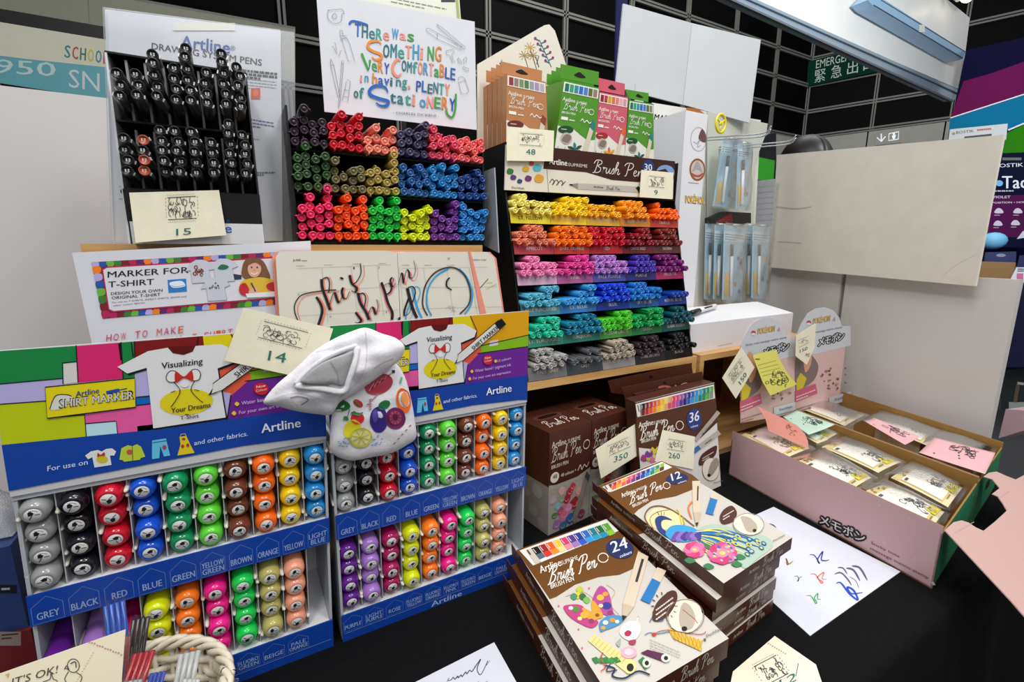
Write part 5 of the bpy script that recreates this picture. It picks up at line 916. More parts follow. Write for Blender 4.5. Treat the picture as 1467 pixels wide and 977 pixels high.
SW36 = ['#8a8a90', '#1a1a1c', '#7a1f22', '#b02a2a', '#d8502a', '#e87a22', '#f0b022', '#e8d040', '#d89a6a', '#d04a5a', '#d83a7a', '#a05aa0', '#5a3a8a', '#2a2a7a', '#2a5ab0', '#3a8ac8', '#2aa0b8', '#1a7a7a', '#1a8a5a', '#5aa83a']
def swatch(p, x0, y0, x1, y1, hh, n, c, l=3, seed=0):
    for i in range(n):
        x = x0+(x1-x0)*i/n; y = y0+(y1-y0)*i/n; w_ = (x1-x0)/n*.92; dy = (y1-y0)/n
        p.poly([(x, y), (x+w_, y+dy), (x+w_, y+dy+hh*.55), (x, y+hh*.55)], c[i % len(c)], l); k = c[(i+1) % len(c)]
        p.poly([(x, y+hh*.5), (x+w_, y+dy+hh*.5), (x+w_, y+dy+hh), (x, y+hh)], k if n > 10 else c[i % len(c)], l); p.line([(x+w_*.2, y+hh*.1), (x+w_*.2, y+hh*.4)], w_*.12, '#e8dcd8', l+1)
P36 = V(.853, .595, .7505); U36 = V(.998, .065, 0).normalized(); V36 = V(-.01, .035, .222).normalized(); N36 = U36.cross(V36).normalized()
if N36.y > 0: N36 = -N36
def carton36(dy, label, full):
    pl = Plane(P36+V(.0, dy, .0), N36); E = empty('pen_box', P36+V(-.1, dy, 0), label, 'pen box', 'upright flat pen boxes')
    o = pl(740+640/3.756, 520+212/3.756) if not dy else None
    TLc = Plane(P36, N36)(910.4, 576.4)+V(0, dy, 0); TRc = Plane(P36, N36)(1023.5, 548)+V(0, dy, 0); BRc = P36+V(0, dy, 0); BLc = BRc+(TLc-TRc)
    if not full: BLc.x += .035; TLc.x += .035
    BLc.z = .7505; BRc.z = .7505; b = B(); W_ = M('#d8d4ce', .4, .4)
    q = [BLc, BRc, TRc, TLc]; bk = V(0, .028, .0)
    b.prism(q, bk, W_ if full else BROWN, BROWN)
    b.build('box', E) if not full else None
    if full:
        p = Print(b, pl, zB3)
        p.poly([(638, 214), (1066, 108), (1082, 318), (990, 405), (900, 430), (800, 470), (655, 455)], '#4f2c19', 1); p.poly([(642, 220), (1062, 115), (1068, 190), (652, 292)], '#e3e0dc', 2)
        swatch(p, 652, 226, 1060, 124, 64, 20, SW36, 3); p.poly([(640, 222), (662, 217), (668, 285), (650, 290)], '#d8d4ce', 4); p.line([(652, 226), (660, 262)], 4, '#3a3430', 5)
        Lc = '#e6ded2'; p.text('Artline', (657, 350), (735, 332), 30, Lc, 3, True); p.text('SUPREME', (738, 331), (800, 318), 18, Lc, 3); p.script((668, 412), (850, 362), 62, Lc, 3, 7); p.text('BRUSH PEN', (672, 432), (750, 412), 18, Lc, 3, True); p.line([(878+20*math.cos(t*.5), 336+24*math.sin(t*.5)) for t in range(14)], 4, Lc, 3)
        p.ell(956, 304, 40, 58, '#2c3a78', 3); p.text('36', (930, 322), (982, 308), 50, '#dfe3ee', 4, True, up=(2, -54)); p.text('colours', (938, 350), (976, 340), 12, '#dfe3ee', 4, True)
        p.line([(1088, 262), (962, 418)], 22, '#aaa096', 4); p.line([(1092, 372), (952, 478)], 26, '#b4aaa0', 4); p.line([(985, 452), (945, 484)], 25, '#2a6aa8', 5); p.text('Artline', (1000, 392), (1048, 334), 9, '#3a3836', 5, up=(-6, -8)); p.lines((1015, 436), (1075, 392), 4, 1, 5, '#4a4846', 5, 3)
        p.blob([(980, 540), (1000, 490), (1070, 445), (1078, 465), (1062, 505), (1000, 550)], '#4f2c22', 3); p.lines((1000, 515), (1062, 478), 12, 2, 4, '#d8cfc4', 4, 3); p.ell(1046, 572, 46, 62, '#e3d8c8', 3); p.line([(1046+46*math.cos(t*.3), 572+62*math.sin(t*.3)) for t in range(22)], 2, '#7a6a5a', 4)
        p.blob([(1030, 600), (1045, 540), (1075, 510), (1090, 540), (1060, 595), (1038, 612)], '#9a8f84', 4); p.ell(1036, 604, 9, 9, '#1c1a1a', 5)
        for x, y, c in ((690, 510, '#a03a80'), (740, 470, '#c8b838'), (720, 510, '#b8c040'), (712, 490, '#7a3a8a'), (738, 520, '#d06a98')): p.blob([(x-22, y+8), (x-10, y-18), (x+6, y-6), (x+18, y-22), (x+20, y+6), (x, y+20)], c, 3)
        p.text('Shachihata', (1062, 650), (1112, 636), 9, '#6a6662', 3); b.build('box', E)
    T = [(565, 132), (1000, 46), (1008, 110), (1060, 108), (640, 212), (585, 190)] if full else [(492, 96), (940, 0), (950, 60), (1000, 60), (575, 170), (510, 160)]
    pb = PY(P36.y+.035+.028+dy); b, p = sheet(pb, T, BROWN, .001, zB3)
    if full: p.script((760, 168), (960, 125), 26, '#d8d0c4', 2, 4); p.text('Artline', (710, 165), (770, 152), 10, '#d8d0c4', 2, True); p.ell(798, 132, 36, 12, '#b06a60', 2); p.blob([(790, 112), (797, 98), (806, 110)], '#1d0f0a', 2)
    else: p.blob([(712, 82), (722, 64), (738, 78)], '#1d0f0a', 2)
    b.build('hang_flap', E)
carton36(.036, 'brown flat pen box standing behind the box marked 36', 0)
carton36(0, 'upright white and brown pen box marked 36 leaning by the crate', 1)
# ------------------------------------------------------------------ lying stacks
SW12 = ['#6a2a1e', '#c02a3a', '#e8622a', '#f0a02a', '#e85a4a', '#c83a6a', '#7a3a8a', '#3a2a7a', '#2a4aa0', '#2a8ac8', '#2a8a5a', '#8ab83a']; SW24 = ['#1a1a1c', '#5a6a7a', '#a02a2a', '#d83a2a', '#e8602a', '#f0902a', '#f0c840', '#e8d890', '#d8406a', '#e090a0', '#5a3a8a', '#a07ac0', '#2a3a9a', '#3a5ac0', '#2a6ac0', '#3a9ad8', '#1a7a8a', '#2a9ab8', '#1a6a3a', '#2a8ab0', '#5aa83a', '#8ac040']
def flat_box(C4, zt, th, label, grp, art=None):
    E = empty('pen_box', V(sum(c[0] for c in C4)/4, sum(c[1] for c in C4)/4, zt-th), label, 'pen box', grp); T = [V(c[0], c[1], zt) for c in C4]
    b = B(); b.prism([T[3], T[2], T[1], T[0]], V(0, 0, -th), M('#c9c3ba', .4, .4), BROWN)
    nL = (T[0]-T[1]).normalized(); dL = (T[3]-T[0]).normalized(); kL = (T[3]-T[0]).length/th; g = lambda x, y, l: T[0]+dL*(th*x/100)+V(0, 0, -th*y/100)+nL*.0003*l; p = MapPrint(b, g); Lc = '#b9aea2'; k = kL*100
    p.text('Artline', (.14*k, 66), (.25*k, 66), 34, Lc, 1, True); p.text('SUPREME', (.265*k, 66), (.37*k, 66), 22, Lc, 1); p.script((.46*k, 74), (.72*k, 74), 62, Lc, 1, 8)
    nF = dL; dF = (T[2]-T[3]).normalized(); k = (T[2]-T[3]).length/th*100; g = lambda x, y, l: T[3]+dF*(th*x/100)+V(0, 0, -th*y/100)+nF*.0003*l; p = MapPrint(b, g); p.text('Artline', (.34*k, 66), (.49*k, 66), 30, Lc, 1, True); p.script((.55*k, 74), (.86*k, 74), 58, Lc, 1, 8)
    if not art: g = lambda x, y, l: T[0].lerp(T[1], x).lerp(T[3].lerp(T[2], x), y)+V(0, 0, .0003); p = MapPrint(b, g); p.poly([(0, 0), (1, 0), (1, .5), (0, .42)], '#6d4318', 1)
    if art: art(Print(b, PZ(zt), zB4))
    b.build('box', E)
    d = (T[0]-T[3]).normalized(); b = B(); m1 = T[0]+V(0, 0, -th*.15); b.prism([m1, m1+nL*.002+d*.016+V(0, 0, .004), m1+nL*.002+d*.013+V(0, 0, -th*.6), m1+V(0, 0, -th*.7)], (T[1]-T[0]).normalized()*.0012, BROWN); b.build('tuck_flap', E)
    return E
def art12(p):
    Lc = '#ece4d8'
    p.poly([(470, 138), (740, 30), (872, 90), (905, 118), (880, 150), (800, 182), (700, 200), (640, 240), (618, 262)], '#6d4318', 1); p.poly([(486, 142), (742, 34), (786, 58), (520, 165)], '#e8e5e0', 2); swatch(p, 508, 134, 752, 38, 30, 12, SW12, 3); p.poly([(492, 140), (512, 133), (530, 158), (512, 165)], '#d8d0c4', 4); p.line([(498, 138), (508, 152)], 4, '#2a2624', 5)
    p.text('Artline', (572, 188), (620, 168), 20, Lc, 3, True, up=(-8, -18)); p.text('SUPREME', (622, 167), (678, 144), 12, Lc, 3, up=(-5, -11)); p.script((606, 214), (744, 150), 40, Lc, 3, 5); p.text('BRUSH PEN', (618, 230), (684, 202), 12, Lc, 3, True, up=(-5, -12)); p.line([(762+15*math.cos(t*.5), 136+14*math.sin(t*.5)) for t in range(14)], 3, Lc, 3)
    p.ell(806, 106, 47, 24, '#25305e', 3, rot=-.1); p.text('12', (786, 116), (826, 102), 34, '#e3e6ee', 4, True, up=(-8, -30)); p.text('colours', (810, 130), (846, 118), 8, '#e3e6ee', 4, True)
    p.line([(888, 116), (892, 250)], 34, '#d3c3ab', 5); p.poly([(876, 250), (910, 250), (898, 300), (886, 304)], '#c2b198', 5); p.poly([(884, 296), (898, 292), (892, 312)], '#26222a', 6); p.line([(896, 138), (894, 200)], 6, '#3a3634', 6); p.line([(968, 168), (950, 258)], 32, '#d3c3ab', 4); p.line([(964, 192), (944, 258)], 32, '#2474b4', 5)
    # peacock
    p.line([(690, 312), (668, 270), (690, 232), (740, 224), (800, 250), (880, 310)], 6, '#7a5a34', 2, True); p.line([(710, 330), (690, 280), (720, 250), (770, 240)], 3, '#9a7a44', 2, True); p.blob([(676, 290), (700, 240), (760, 236), (840, 280), (800, 320), (720, 320)], '#e9d6a2', 1)
    p.blob([(712, 285), (730, 266), (756, 268), (786, 284), (758, 280), (740, 290), (745, 320), (790, 350), (770, 360), (728, 330)], '#28407c', 4); p.line([(730, 262), (722, 248)], 2, '#28407c', 4); p.line([(740, 262), (738, 246)], 2, '#28407c', 4); p.line([(750, 262), (752, 248)], 2, '#28407c', 4)
    p.blob([(758, 345), (780, 310), (830, 305), (880, 318), (905, 345), (870, 372), (800, 375)], '#3a9ad0', 4)
    for k in range(6): p.blob([(780+20*k, 368-4*k), (800+20*k, 335), (820+18*k, 338), (806+20*k, 372)], ['#6a4a9a', '#8a6ab8', '#4a3a8a'][k % 3], 5)
    p.blob([(885, 330), (960, 300), (1060, 320), (1180, 350), (1215, 395), (1150, 450), (1095, 490), (1050, 440), (960, 400), (880, 380)], '#a9bfae', 2)
    R = random.Random(8)
    for k in range(34):
        f = k/33; ex, ey = 1215-175*f+R.uniform(-22, 10), 372+118*f+R.uniform(-8, 8); sx, sy = 885+R.uniform(-6, 20), 330+45*f; t = R.uniform(.45, 1.0); ex, ey = sx+(ex-sx)*t, sy+(ey-sy)*t
        c = ['#2a6aa8', '#ddd04a', '#3a86bc', '#e4de8a', '#1c567e'][k % 5]; p.line([(sx, sy), (sx+(ex-sx)*.5, sy+(ey-sy)*.5-22+30*f), (ex, ey)], 4.5, c, 3+k % 2, True, taper=True)
        p.ell(ex, ey, 13, 8, ['#2a6aa8', '#e0d24a', '#1c567e'][k % 3], 5, rot=.5); p.ell(ex, ey, 7, 4, ['#e0d24a', '#2a6aa8', '#9ac0c8'][k % 3], 6, rot=.5)
    p.line([(870, 280), (855, 230), (880, 195)], 8, '#e07a3a', 3, True, taper=True); p.line([(826, 300), (815, 250), (805, 236)], 5, '#d8c030', 3, True); p.line([(840, 310), (830, 270)], 5, '#9aa83a', 3)
    for x, y, r in ((882, 410, 46), (1000, 425, 62)):
        for t in range(8): a = t*.785; p.ell(x+r*.55*math.cos(a), y+r*.42*math.sin(a), r*.5, r*.36, ['#d2467e', '#e0709c', '#c83a70'][t % 3], 5)
        p.ell(x, y, r*.42, r*.3, '#e48aa8', 6); p.ell(x, y, r*.2, r*.13, '#e8d060', 7)
    for x, y in ((860, 455), (940, 480), (1060, 470), (930, 395), (1075, 440)): p.blob([(x-22, y), (x, y-12), (x+26, y+4), (x, y+14)], '#3a7a4a', 4)
    p.blob([(988, 275), (1005, 240), (1040, 222), (1062, 250), (1050, 285), (1005, 300)], '#4f2c22', 4); p.lines((1003, 270), (1050, 242), 12, 2, 4, '#d8cfc4', 5, 3); p.ell(1112, 302, 66, 44, '#e6d8c4', 4, rot=.2); p.line([(1112+66*math.cos(t*.3), 302+48*math.sin(t*.3)) for t in range(22)], 2, '#7a6a5a', 5); p.blob([(1080, 268), (1120, 275), (1150, 310), (1140, 335), (1105, 330), (1090, 300)], '#b3a696', 5); p.ell(1138, 328, 8, 7, '#1c1a1a', 6); p.text('Shachihata', (1216, 378), (1268, 350), 9, '#5a5652', 3)
def art24(p):
    Lc = '#ece4d8'
    p.poly([(118, 412), (500, 278), (652, 420), (618, 492), (560, 518), (470, 528), (370, 560), (290, 612), (262, 622)], '#6d4318', 1); p.poly([(132, 414), (505, 280), (556, 330), (190, 478)], '#e8e5e0', 2)
    n = 22
    for i in range(11):
        f = i/11; x = 182+f*330; y = 404-f*110; p.poly([(x, y), (x+27, y-9), (x+48, y+20), (x+22, y+30)], SW24[2*i], 3); p.poly([(x+20, y+28), (x+47, y+18), (x+62, y+36), (x+36, y+48)], SW24[2*i+1], 4); p.line([(x+8, y+3), (x+22, y+20)], 3, '#e8dcd8', 5)
    p.poly([(160, 412), (180, 405), (225, 462), (200, 470)], '#cfc4b4', 4); p.line([(165, 412), (180, 432)], 5, '#2a2624', 5)
    p.text('Artline', (222, 512), (312, 478), 30, Lc, 3, True, up=(-8, -30)); p.text('SUPREME', (312, 477), (384, 452), 18, Lc, 3, up=(-5, -18)); p.script((258, 556), (464, 482), 64, Lc, 3, 8); p.text('BRUSH PEN', (268, 578), (366, 542), 20, Lc, 3, True, up=(-5, -20)); p.line([(490+22*math.cos(t*.5), 445+20*math.sin(t*.5)) for t in range(14)], 4, Lc, 3)
    p.ell(562, 406, 60, 42, '#25305e', 3, rot=.2); p.text('24', (530, 424), (598, 400), 48, '#e3e6ee', 4, True, up=(-12, -46)); p.text('colours', (562, 446), (612, 426), 14, '#e3e6ee', 4, True)
    p.poly([(640, 416), (684, 440), (622, 655), (575, 640)], '#d3c3ab', 5); p.poly([(575, 640), (622, 655), (588, 700), (572, 704)], '#c2b198', 5); p.poly([(570, 690), (592, 695), (574, 716)], '#26222a', 6); p.line([(660, 450), (632, 548)], 11, '#3a3634', 6); p.poly([(722, 485), (760, 500), (690, 640), (650, 622)], '#d3c3ab', 4); p.poly([(700, 532), (736, 550), (690, 642), (650, 624)], '#2474b4', 5)
    p.line([(505, 560), (540, 590), (520, 640), (560, 690)], 2, '#c8a878', 2, True); p.line([(330, 610), (400, 590), (450, 620)], 2, '#c8a878', 2, True)
    def wing(q, c, dots): p.blob(q, c, 3); [p.ell(x, y, r, r*.8, cc, 4) for x, y, r, cc in dots]
    wing([(440, 640), (470, 570), (500, 575), (520, 610), (535, 680), (560, 700), (500, 690), (470, 670)], '#b0488c', [(478, 615, 16, '#e0b040'), (500, 600, 12, '#d89a30'), (505, 650, 20, '#3a3a8a'), (520, 680, 12, '#8a3a6a'), (480, 650, 10, '#e8d890')])
    wing([(320, 655), (350, 645), (400, 650), (440, 700), (470, 720), (440, 745), (380, 720), (340, 690)], '#b8407a', [(372, 665, 16, '#4a8a3a'), (352, 660, 10, '#e8d0d8'), (410, 690, 18, '#e0a838'), (440, 715, 12, '#8a3a6a'), (390, 705, 10, '#e8d890')])
    wing([(440, 630), (460, 640), (490, 690), (470, 705), (445, 680)], '#dc9a34', [(465, 690, 9, '#8a4a2a')]); wing([(400, 660), (430, 670), (470, 700), (450, 712), (420, 700)], '#dc9a34', [])
    wing([(475, 720), (520, 690), (580, 700), (560, 730), (500, 755), (478, 760)], '#4a8ab0', [(500, 722, 12, '#e0d8c8'), (530, 712, 12, '#d88a3a'), (490, 745, 10, '#d89a30'), (550, 718, 9, '#e8e0d0')])
    for x, y, c in ((390, 580, '#b8c040'), (380, 605, '#d8c030'), (402, 610, '#3a6a3a'), (420, 625, '#7ab050'), (365, 610, '#4a8a6a')): p.blob([(x-16, y), (x, y-14), (x+16, y), (x, y+16)], c, 3)
    for x, y in ((300, 650), (385, 750), (430, 575), (600, 665), (640, 700), (400, 830)): p.ell(x, y, 4, 4, '#d06a8a', 3)
    p.blob([(560, 760), (590, 720), (640, 720), (650, 760), (620, 800), (580, 790)], '#eadfdc', 3); p.blob([(582, 765), (598, 755), (612, 765), (600, 780), (585, 778)], '#b02a4a', 4); p.blob([(600, 800), (630, 795), (625, 815), (605, 815)], '#a03a5a', 4); p.line([(640, 700), (630, 730)], 6, '#e8e4dc', 3)
    p.poly([(425, 800), (450, 770), (630, 890), (580, 930)], '#dccd8a', 3); p.ell(605, 912, 26, 30, '#e3d28a', 4, rot=.3); p.ell(606, 914, 15, 17, '#1a1a1c', 5)
    for k in range(9): p.line([(440+16*k, 808+11*k), (462+16*k, 782+11*k)], 2.5, '#c2ae62', 4)
    p.ell(600, 850, 34, 26, '#e0a8b4', 5); p.ell(600, 848, 20, 15, '#ecc4cc', 6); p.blob([(545, 810), (565, 790), (560, 825)], '#9aa89a', 4)
    p.poly([(640, 885), (660, 868), (695, 900), (670, 925)], '#2f7a3a', 4); p.ell(676, 895, 18, 20, '#d9d6cc', 5); p.ell(677, 895, 9, 10, '#1a1a1c', 6); p.poly([(650, 852), (680, 838), (760, 858), (750, 890)], '#5a2048', 4); p.ell(758, 874, 20, 18, '#d9d6cc', 5); p.ell(759, 874, 9, 9, '#1a1a1c', 6)
    for k in range(5): p.poly([(440+22*k, 875+6*(k % 2)), (462+22*k, 868), (480+22*k, 890), (456+22*k, 898)], ['#2f7a3a', '#3a8a44'][k % 2], 3)
    p.line([(490, 850), (478, 880), (500, 910), (480, 930)], 4, '#c02a3a', 5, True); p.line([(500, 905), (540, 920), (530, 950), (580, 960), (640, 930), (690, 945)], 7, '#1c2a4a', 5, True); p.line([(520, 900), (505, 930), (550, 925)], 5, '#1c2a4a', 5, True)
    p.line([(668, 775), (690, 765), (720, 770), (780, 760)], 3, '#3a7aa0', 3, True); p.line([(705, 772), (760, 755), (900, 772), (930, 760)], 3, '#b03a2a', 4, True); p.ell(708, 772, 10, 7, '#c03a2a', 5)
    p.line([(690, 720), (705, 695), (730, 700), (750, 690), (745, 712), (715, 715)], 4, '#3a6a9a', 4, True); p.poly([(766, 745), (915, 800), (910, 845), (790, 790)], '#dcb040', 3)
    for k in range(8): p.line([(776+18*k, 752+7*k), (800+16*k, 800+6*k)], 2, '#b08a28', 4); p.line([(800+14*k, 795+6*k), (790+18*k, 755+6*k)], 2, '#b08a28', 4)
    p.lines((690, 795), (820, 850), 12, 4, 2, '#9a938a', 3, 5)
    p.blob([(700, 700), (718, 640), (770, 590), (802, 590), (805, 630), (770, 690), (720, 716)], '#4f2c22', 4); p.lines((716, 670), (790, 615), 20, 3, 6, '#d8cfc4', 5, 3); p.ell(842, 695, 70, 76, '#ecdcc4', 3, rot=.5); p.line([(842+84*math.cos(t*.3)*.95, 695+72*math.sin(t*.3)) for t in range(22)], 3, '#7a6a5a', 4); p.blob([(830, 640), (862, 650), (885, 700), (870, 745), (830, 750), (815, 700)], '#b3a696', 5); p.ell(838, 748, 12, 10, '#1c1a1a', 6); p.line([(830, 665), (885, 710), (895, 725)], 2, '#b03a4a', 6)
    p.text('Shachihata', (930, 788), (998, 752), 15, '#5a5652', 3); p.rect(920, 790, 930, 800, '#5a5652', 3)
    for k in range(14): a = k*.45; p.line([(752+44*math.cos(a), 652+50*math.sin(a)), (752+56*math.cos(a), 652+62*math.sin(a))], 4, '#4f2c22', 3)
c12 = [(.485, .563), (.652, .582), (.623, .32), (.462, .307)]; th = .0183; ORD6 = ['second from the top', 'third from the top', 'fourth from the top', 'fifth from the top', 'bottom one']
offs = [(-.010, -.012), (-.007, -.006), (-.009, -.010), (-.005, -.006), (-.007, -.008)]
for k in range(4, -1, -1): flat_box([(x+offs[k][0]-(.014 if i in (1, 2) else 0), y+offs[k][1]+(.012 if i in (2, 3) else 0)) for i, (x, y) in enumerate(c12)], .8615-th*(k+1), th-.0002, 'brown pen box, %s in the stack topped by the 12 box' % ORD6[k], 'pen boxes in the taller stack')
flat_box(c12, .8615, th-.0002, 'pen box marked 12 with a peacock, top of the taller stack', 'pen boxes in the taller stack', art12)
zt24 = .8255; th = .0249; c24 = [tuple(PZ(zt24)(*q)[:2]) for q in ((740, 788), (867.4, 743.7), (1044, 914.5))]; c24.append((c24[0][0]+c24[2][0]-c24[1][0], c24[0][1]+c24[2][1]-c24[1][1]))
for k, (dx, dy) in ((1, (-.011, .006)), (0, (-.006, .004))): flat_box([(x+dx, y+dy) for x, y in c24], zt24-th*(k+1), th-.0002, 'brown pen box, %s the box marked 24 in the nearer stack' % ['directly under', 'lowest under'][k], 'pen boxes in the nearer stack')
flat_box(c24, zt24, th-.0002, 'pen box marked 24 with a butterfly, top of the nearer stack', 'pen boxes in the nearer stack', art24)
# ------------------------------------------------------------------ papers and cards on the table
PT = .7502
WP2 = M('#d6d8e2', .6, .3, 'paper', 50, .01)
def flat_paper(pts, t, m): return sheet(PZ(PT+t), [proj_px(x, y, PT+t) for x, y in pts], m, t)
def proj_px(x, y, z): d = V(x, y, z)-C0; k = d.dot(FW); return CX+F*d.dot(RT)/k, CY-F*d.dot(UP)/k
b, p = flat_paper([(.605, .2735), (.858, .2745), (.868, .4875), (.65, .487), (.622, .34)], .0012, WP2); p.z = zB6
for q, c, w_ in (([(262, 378), (285, 380), (310, 418), (300, 400), (325, 362), (318, 400), (340, 405), (355, 400)], '#2a3fa0', 6), ([(190, 480), (205, 478), (212, 495), (205, 502), (215, 486), (228, 480)], '#3a3a46', 3), ([(265, 468), (290, 470), (315, 508), (325, 505), (300, 485), (330, 460), (322, 490), (342, 492)], '#e06a50', 5), ([(246, 570), (270, 572), (290, 605), (296, 600), (285, 580), (302, 560), (300, 585), (316, 586)], '#3a9a4a', 5), ([(150, 412), (160, 425), (152, 395), (165, 420), (185, 406)], '#9a7a40', 6), ([(388, 512), (410, 510), (450, 560), (490, 590), (470, 545), (440, 530), (460, 560), (512, 555)], '#1a4ac0', 9), ([(380, 468), (410, 462), (440, 490), (460, 520)], '#5a5a78', 7), ([(395, 438), (420, 440), (440, 468)], '#5a5a78', 6), ([(435, 440), (470, 450), (500, 500)], '#5a5a78', 9), ([(462, 430), (500, 440), (535, 498)], '#5a5a78', 9), ([(450, 480), (480, 500), (495, 535)], '#8a8aa0', 4), ([(62, 232), (90, 238), (108, 258)], '#5a5a66', 8)): p.line(q, w_, c, 1, True, taper=True)
b.build('paper_sheet', None, 'white test paper with coloured pen squiggles beside the long pink box', 'paper')
b, p = sheet(PZ(PT+.001), [(708, 920), (775, 1040), (470, 1040)], WP2, .001); p.z = (560, 840, 6.1125)
for q in ([(490, 835), (510, 800), (500, 825), (530, 815), (545, 795), (560, 812), (585, 785), (590, 800), (615, 775), (625, 790), (655, 750), (665, 765), (690, 735), (710, 745), (740, 700), (770, 660), (785, 640), (755, 720), (775, 770), (800, 755), (850, 650), (835, 690), (868, 648)], [(760, 840), (772, 828)], [(830, 838), (850, 830)]): p.line(q, 9, '#5a5a62', 1, True, taper=True)
b.build('paper_sheet', None, 'white paper with cursive grey lettering at the bottom edge, left of the 24 box', 'paper')
b, p = sheet(PZ(PT+.0008), [(1110, 911), (1169, 952), (1185, 1000), (1040, 1010), (1050, 962)], CREAM, .0008); p.z = zB6
stamp(p, [(0, 905), (105, 850), (60, 990)], 12); p.line([(210, 888), (198, 950)], 3, '#3a3a40', 1); p.text('12', (120, 1010), (200, 970), 44, NUM, 1)
for k in range(9): p.line([(66+10*k, 796+6*k), (72+10*k, 794+6*k)], 6, '#b7b08a', 1)
b.build('price_card', None, 'cream price card lying flat at the bottom edge, right of the pen boxes', 'price card', 'price cards on the stall')
n48 = V(math.sin(A48), -math.cos(A48), 0); pl = Plane(V(.50, .60, .8), V(-.02, -1, .12))
price_card(pl, zB3, [(425, 466), (643, 326), (686, 476), (455, 622)], '350', (524, 535), (598, 508), 30, [(488, 450), (602, 400), (500, 498)], 'cream price card marked 350 on the right brown carton', 7, up=(3, -32))
price_card(Plane(P36, N36).off(.003), zB3, [(786, 360), (960, 396), (951, 572), (744, 530)], '260', (818, 510), (880, 516), 30, [(816, 410), (908, 424), (810, 462)], 'cream price card marked 260 on the box marked 36', 8)
# ------------------------------------------------------------------ the two long pink boxes of memo packs
LF, LB, RF, RB = V(.852, .233, 0), V(.912, .621, 0), V(1.352, .303, 0), V(1.448, .66, 0); Z0, Z1 = .7502, .853
MF, MB = LF.lerp(RF, .5), LB.lerp(RB, .5)
PINK = M('#cfa9ad', .45, .35); KR = M('#9a7440', .7, .2, 'paper', 50, .03); GRN = M('#2f8a5e', .5, .35)
def wall_(b, A, C, inn, z0, z1, mo, mi): n = inn.normalized()*.0025; b.prism([A+V(0, 0, z0), C+V(0, 0, z0), C+V(0, 0, z1), A+V(0, 0, z1)], n, mo, mi, mi)
def memo_box(a, c, d, e, label, left):      # a left front, c right front, d right back, e left back
    E = empty('memo_box', (a+c+d+e)/4+V(0, 0, Z0), label, 'box', 'long pink display boxes'); g = (c-a).normalized()*.0012; a, e, c, d = a+g, e+g, c-g, d-g
    b = B(); wall_(b, a, e, c-a, Z0, Z1, PINK, KR)
    if left:
        n = (a-c).normalized(); pl = Plane(a+V(0, 0, Z0), V(-(e-a).y, (e-a).x, 0)); p = Print(b, pl, zB6)
        for i, ch in enumerate('メモポン'):
            x, y = 308+56*i, 226+25*i; p.outlined(ch, (x, y), (x+46, y+21), 36, '#ddd3d6', '#1c1a1e', 9, 1, up=(2, -36))
        p.text('Sticky note', (552, 326), (686, 392), 11, '#5c4a4e', 1, up=(0, -13)); p.text('message memo stamp', (548, 352), (822, 492), 12, '#5c4a4e', 1, up=(0, -14))
        for i in range(16): u = (i*37 % 100)/100; v = (i*53 % 80)/100+.1; q = a.lerp(e, u)+V(0, 0, Z0+(Z1-Z0)*v)+n*.0004; w_ = (e-a).normalized()*.0035; b.face([q-w_, q+V(0, 0, -.003), q+w_, q+V(0, 0, .003)], M('#d6b3b6', .45, .35))
    b.build('side_wall', E)
    b = B(); wall_(b, d, c, a-c, Z0, Z1, PINK, KR); b.build('side_wall', E); b = B(); wall_(b, e+V(0, 0, 0), d, a-e, Z0, Z1-.02, PINK, KR); b.build('back_wall', E)
    b = B(); wall_(b, c, a, e-a, Z0, Z1-.012, GRN, KR); q0 = a.lerp(c, .45); q1 = a.lerp(c, .62); o = (a-e).normalized()*.0006; b.face([q0+o+V(0, 0, .79), q1+o+V(0, 0, .785), q1+o+V(0, 0, .802), q0+o+V(0, 0, .808)], M('#16130f', .6)); b.build('front_wall', E)
    b = B(); b.prism([a+V(0, 0, Z0+.003), c+V(0, 0, Z0+.003), d+V(0, 0, Z0+.003), e+V(0, 0, Z0+.003)], V(0, 0, -.003), KR); b.build('bottom', E)
    return E
bx1 = memo_box(LF, MF, MB, LB, 'left long pink box of memo packs with black lettered side', True)
bx2 = memo_box(MF, RF, RB, MB, 'right long pink box of memo packs against the partition', False)
CN = V((RB-LB).y, -(RB-LB).x, 0).normalized(); cpl = Plane(LB+V(0, 0, 1), CN)
def head_card(E, q, arch, off, src, half):
    pl = cpl.off(off); b, p = sheet(pl, q, M('#d4b3ae', .45, .35), .0015, src)
    return b, p
zD1 = (1060, 430, 5.143)
q1 = [(6, 905), (6, 335), (40, 250), (90, 170), (150, 135), (215, 126), (280, 150), (325, 205), (342, 265), (408, 265), (408, 835)]
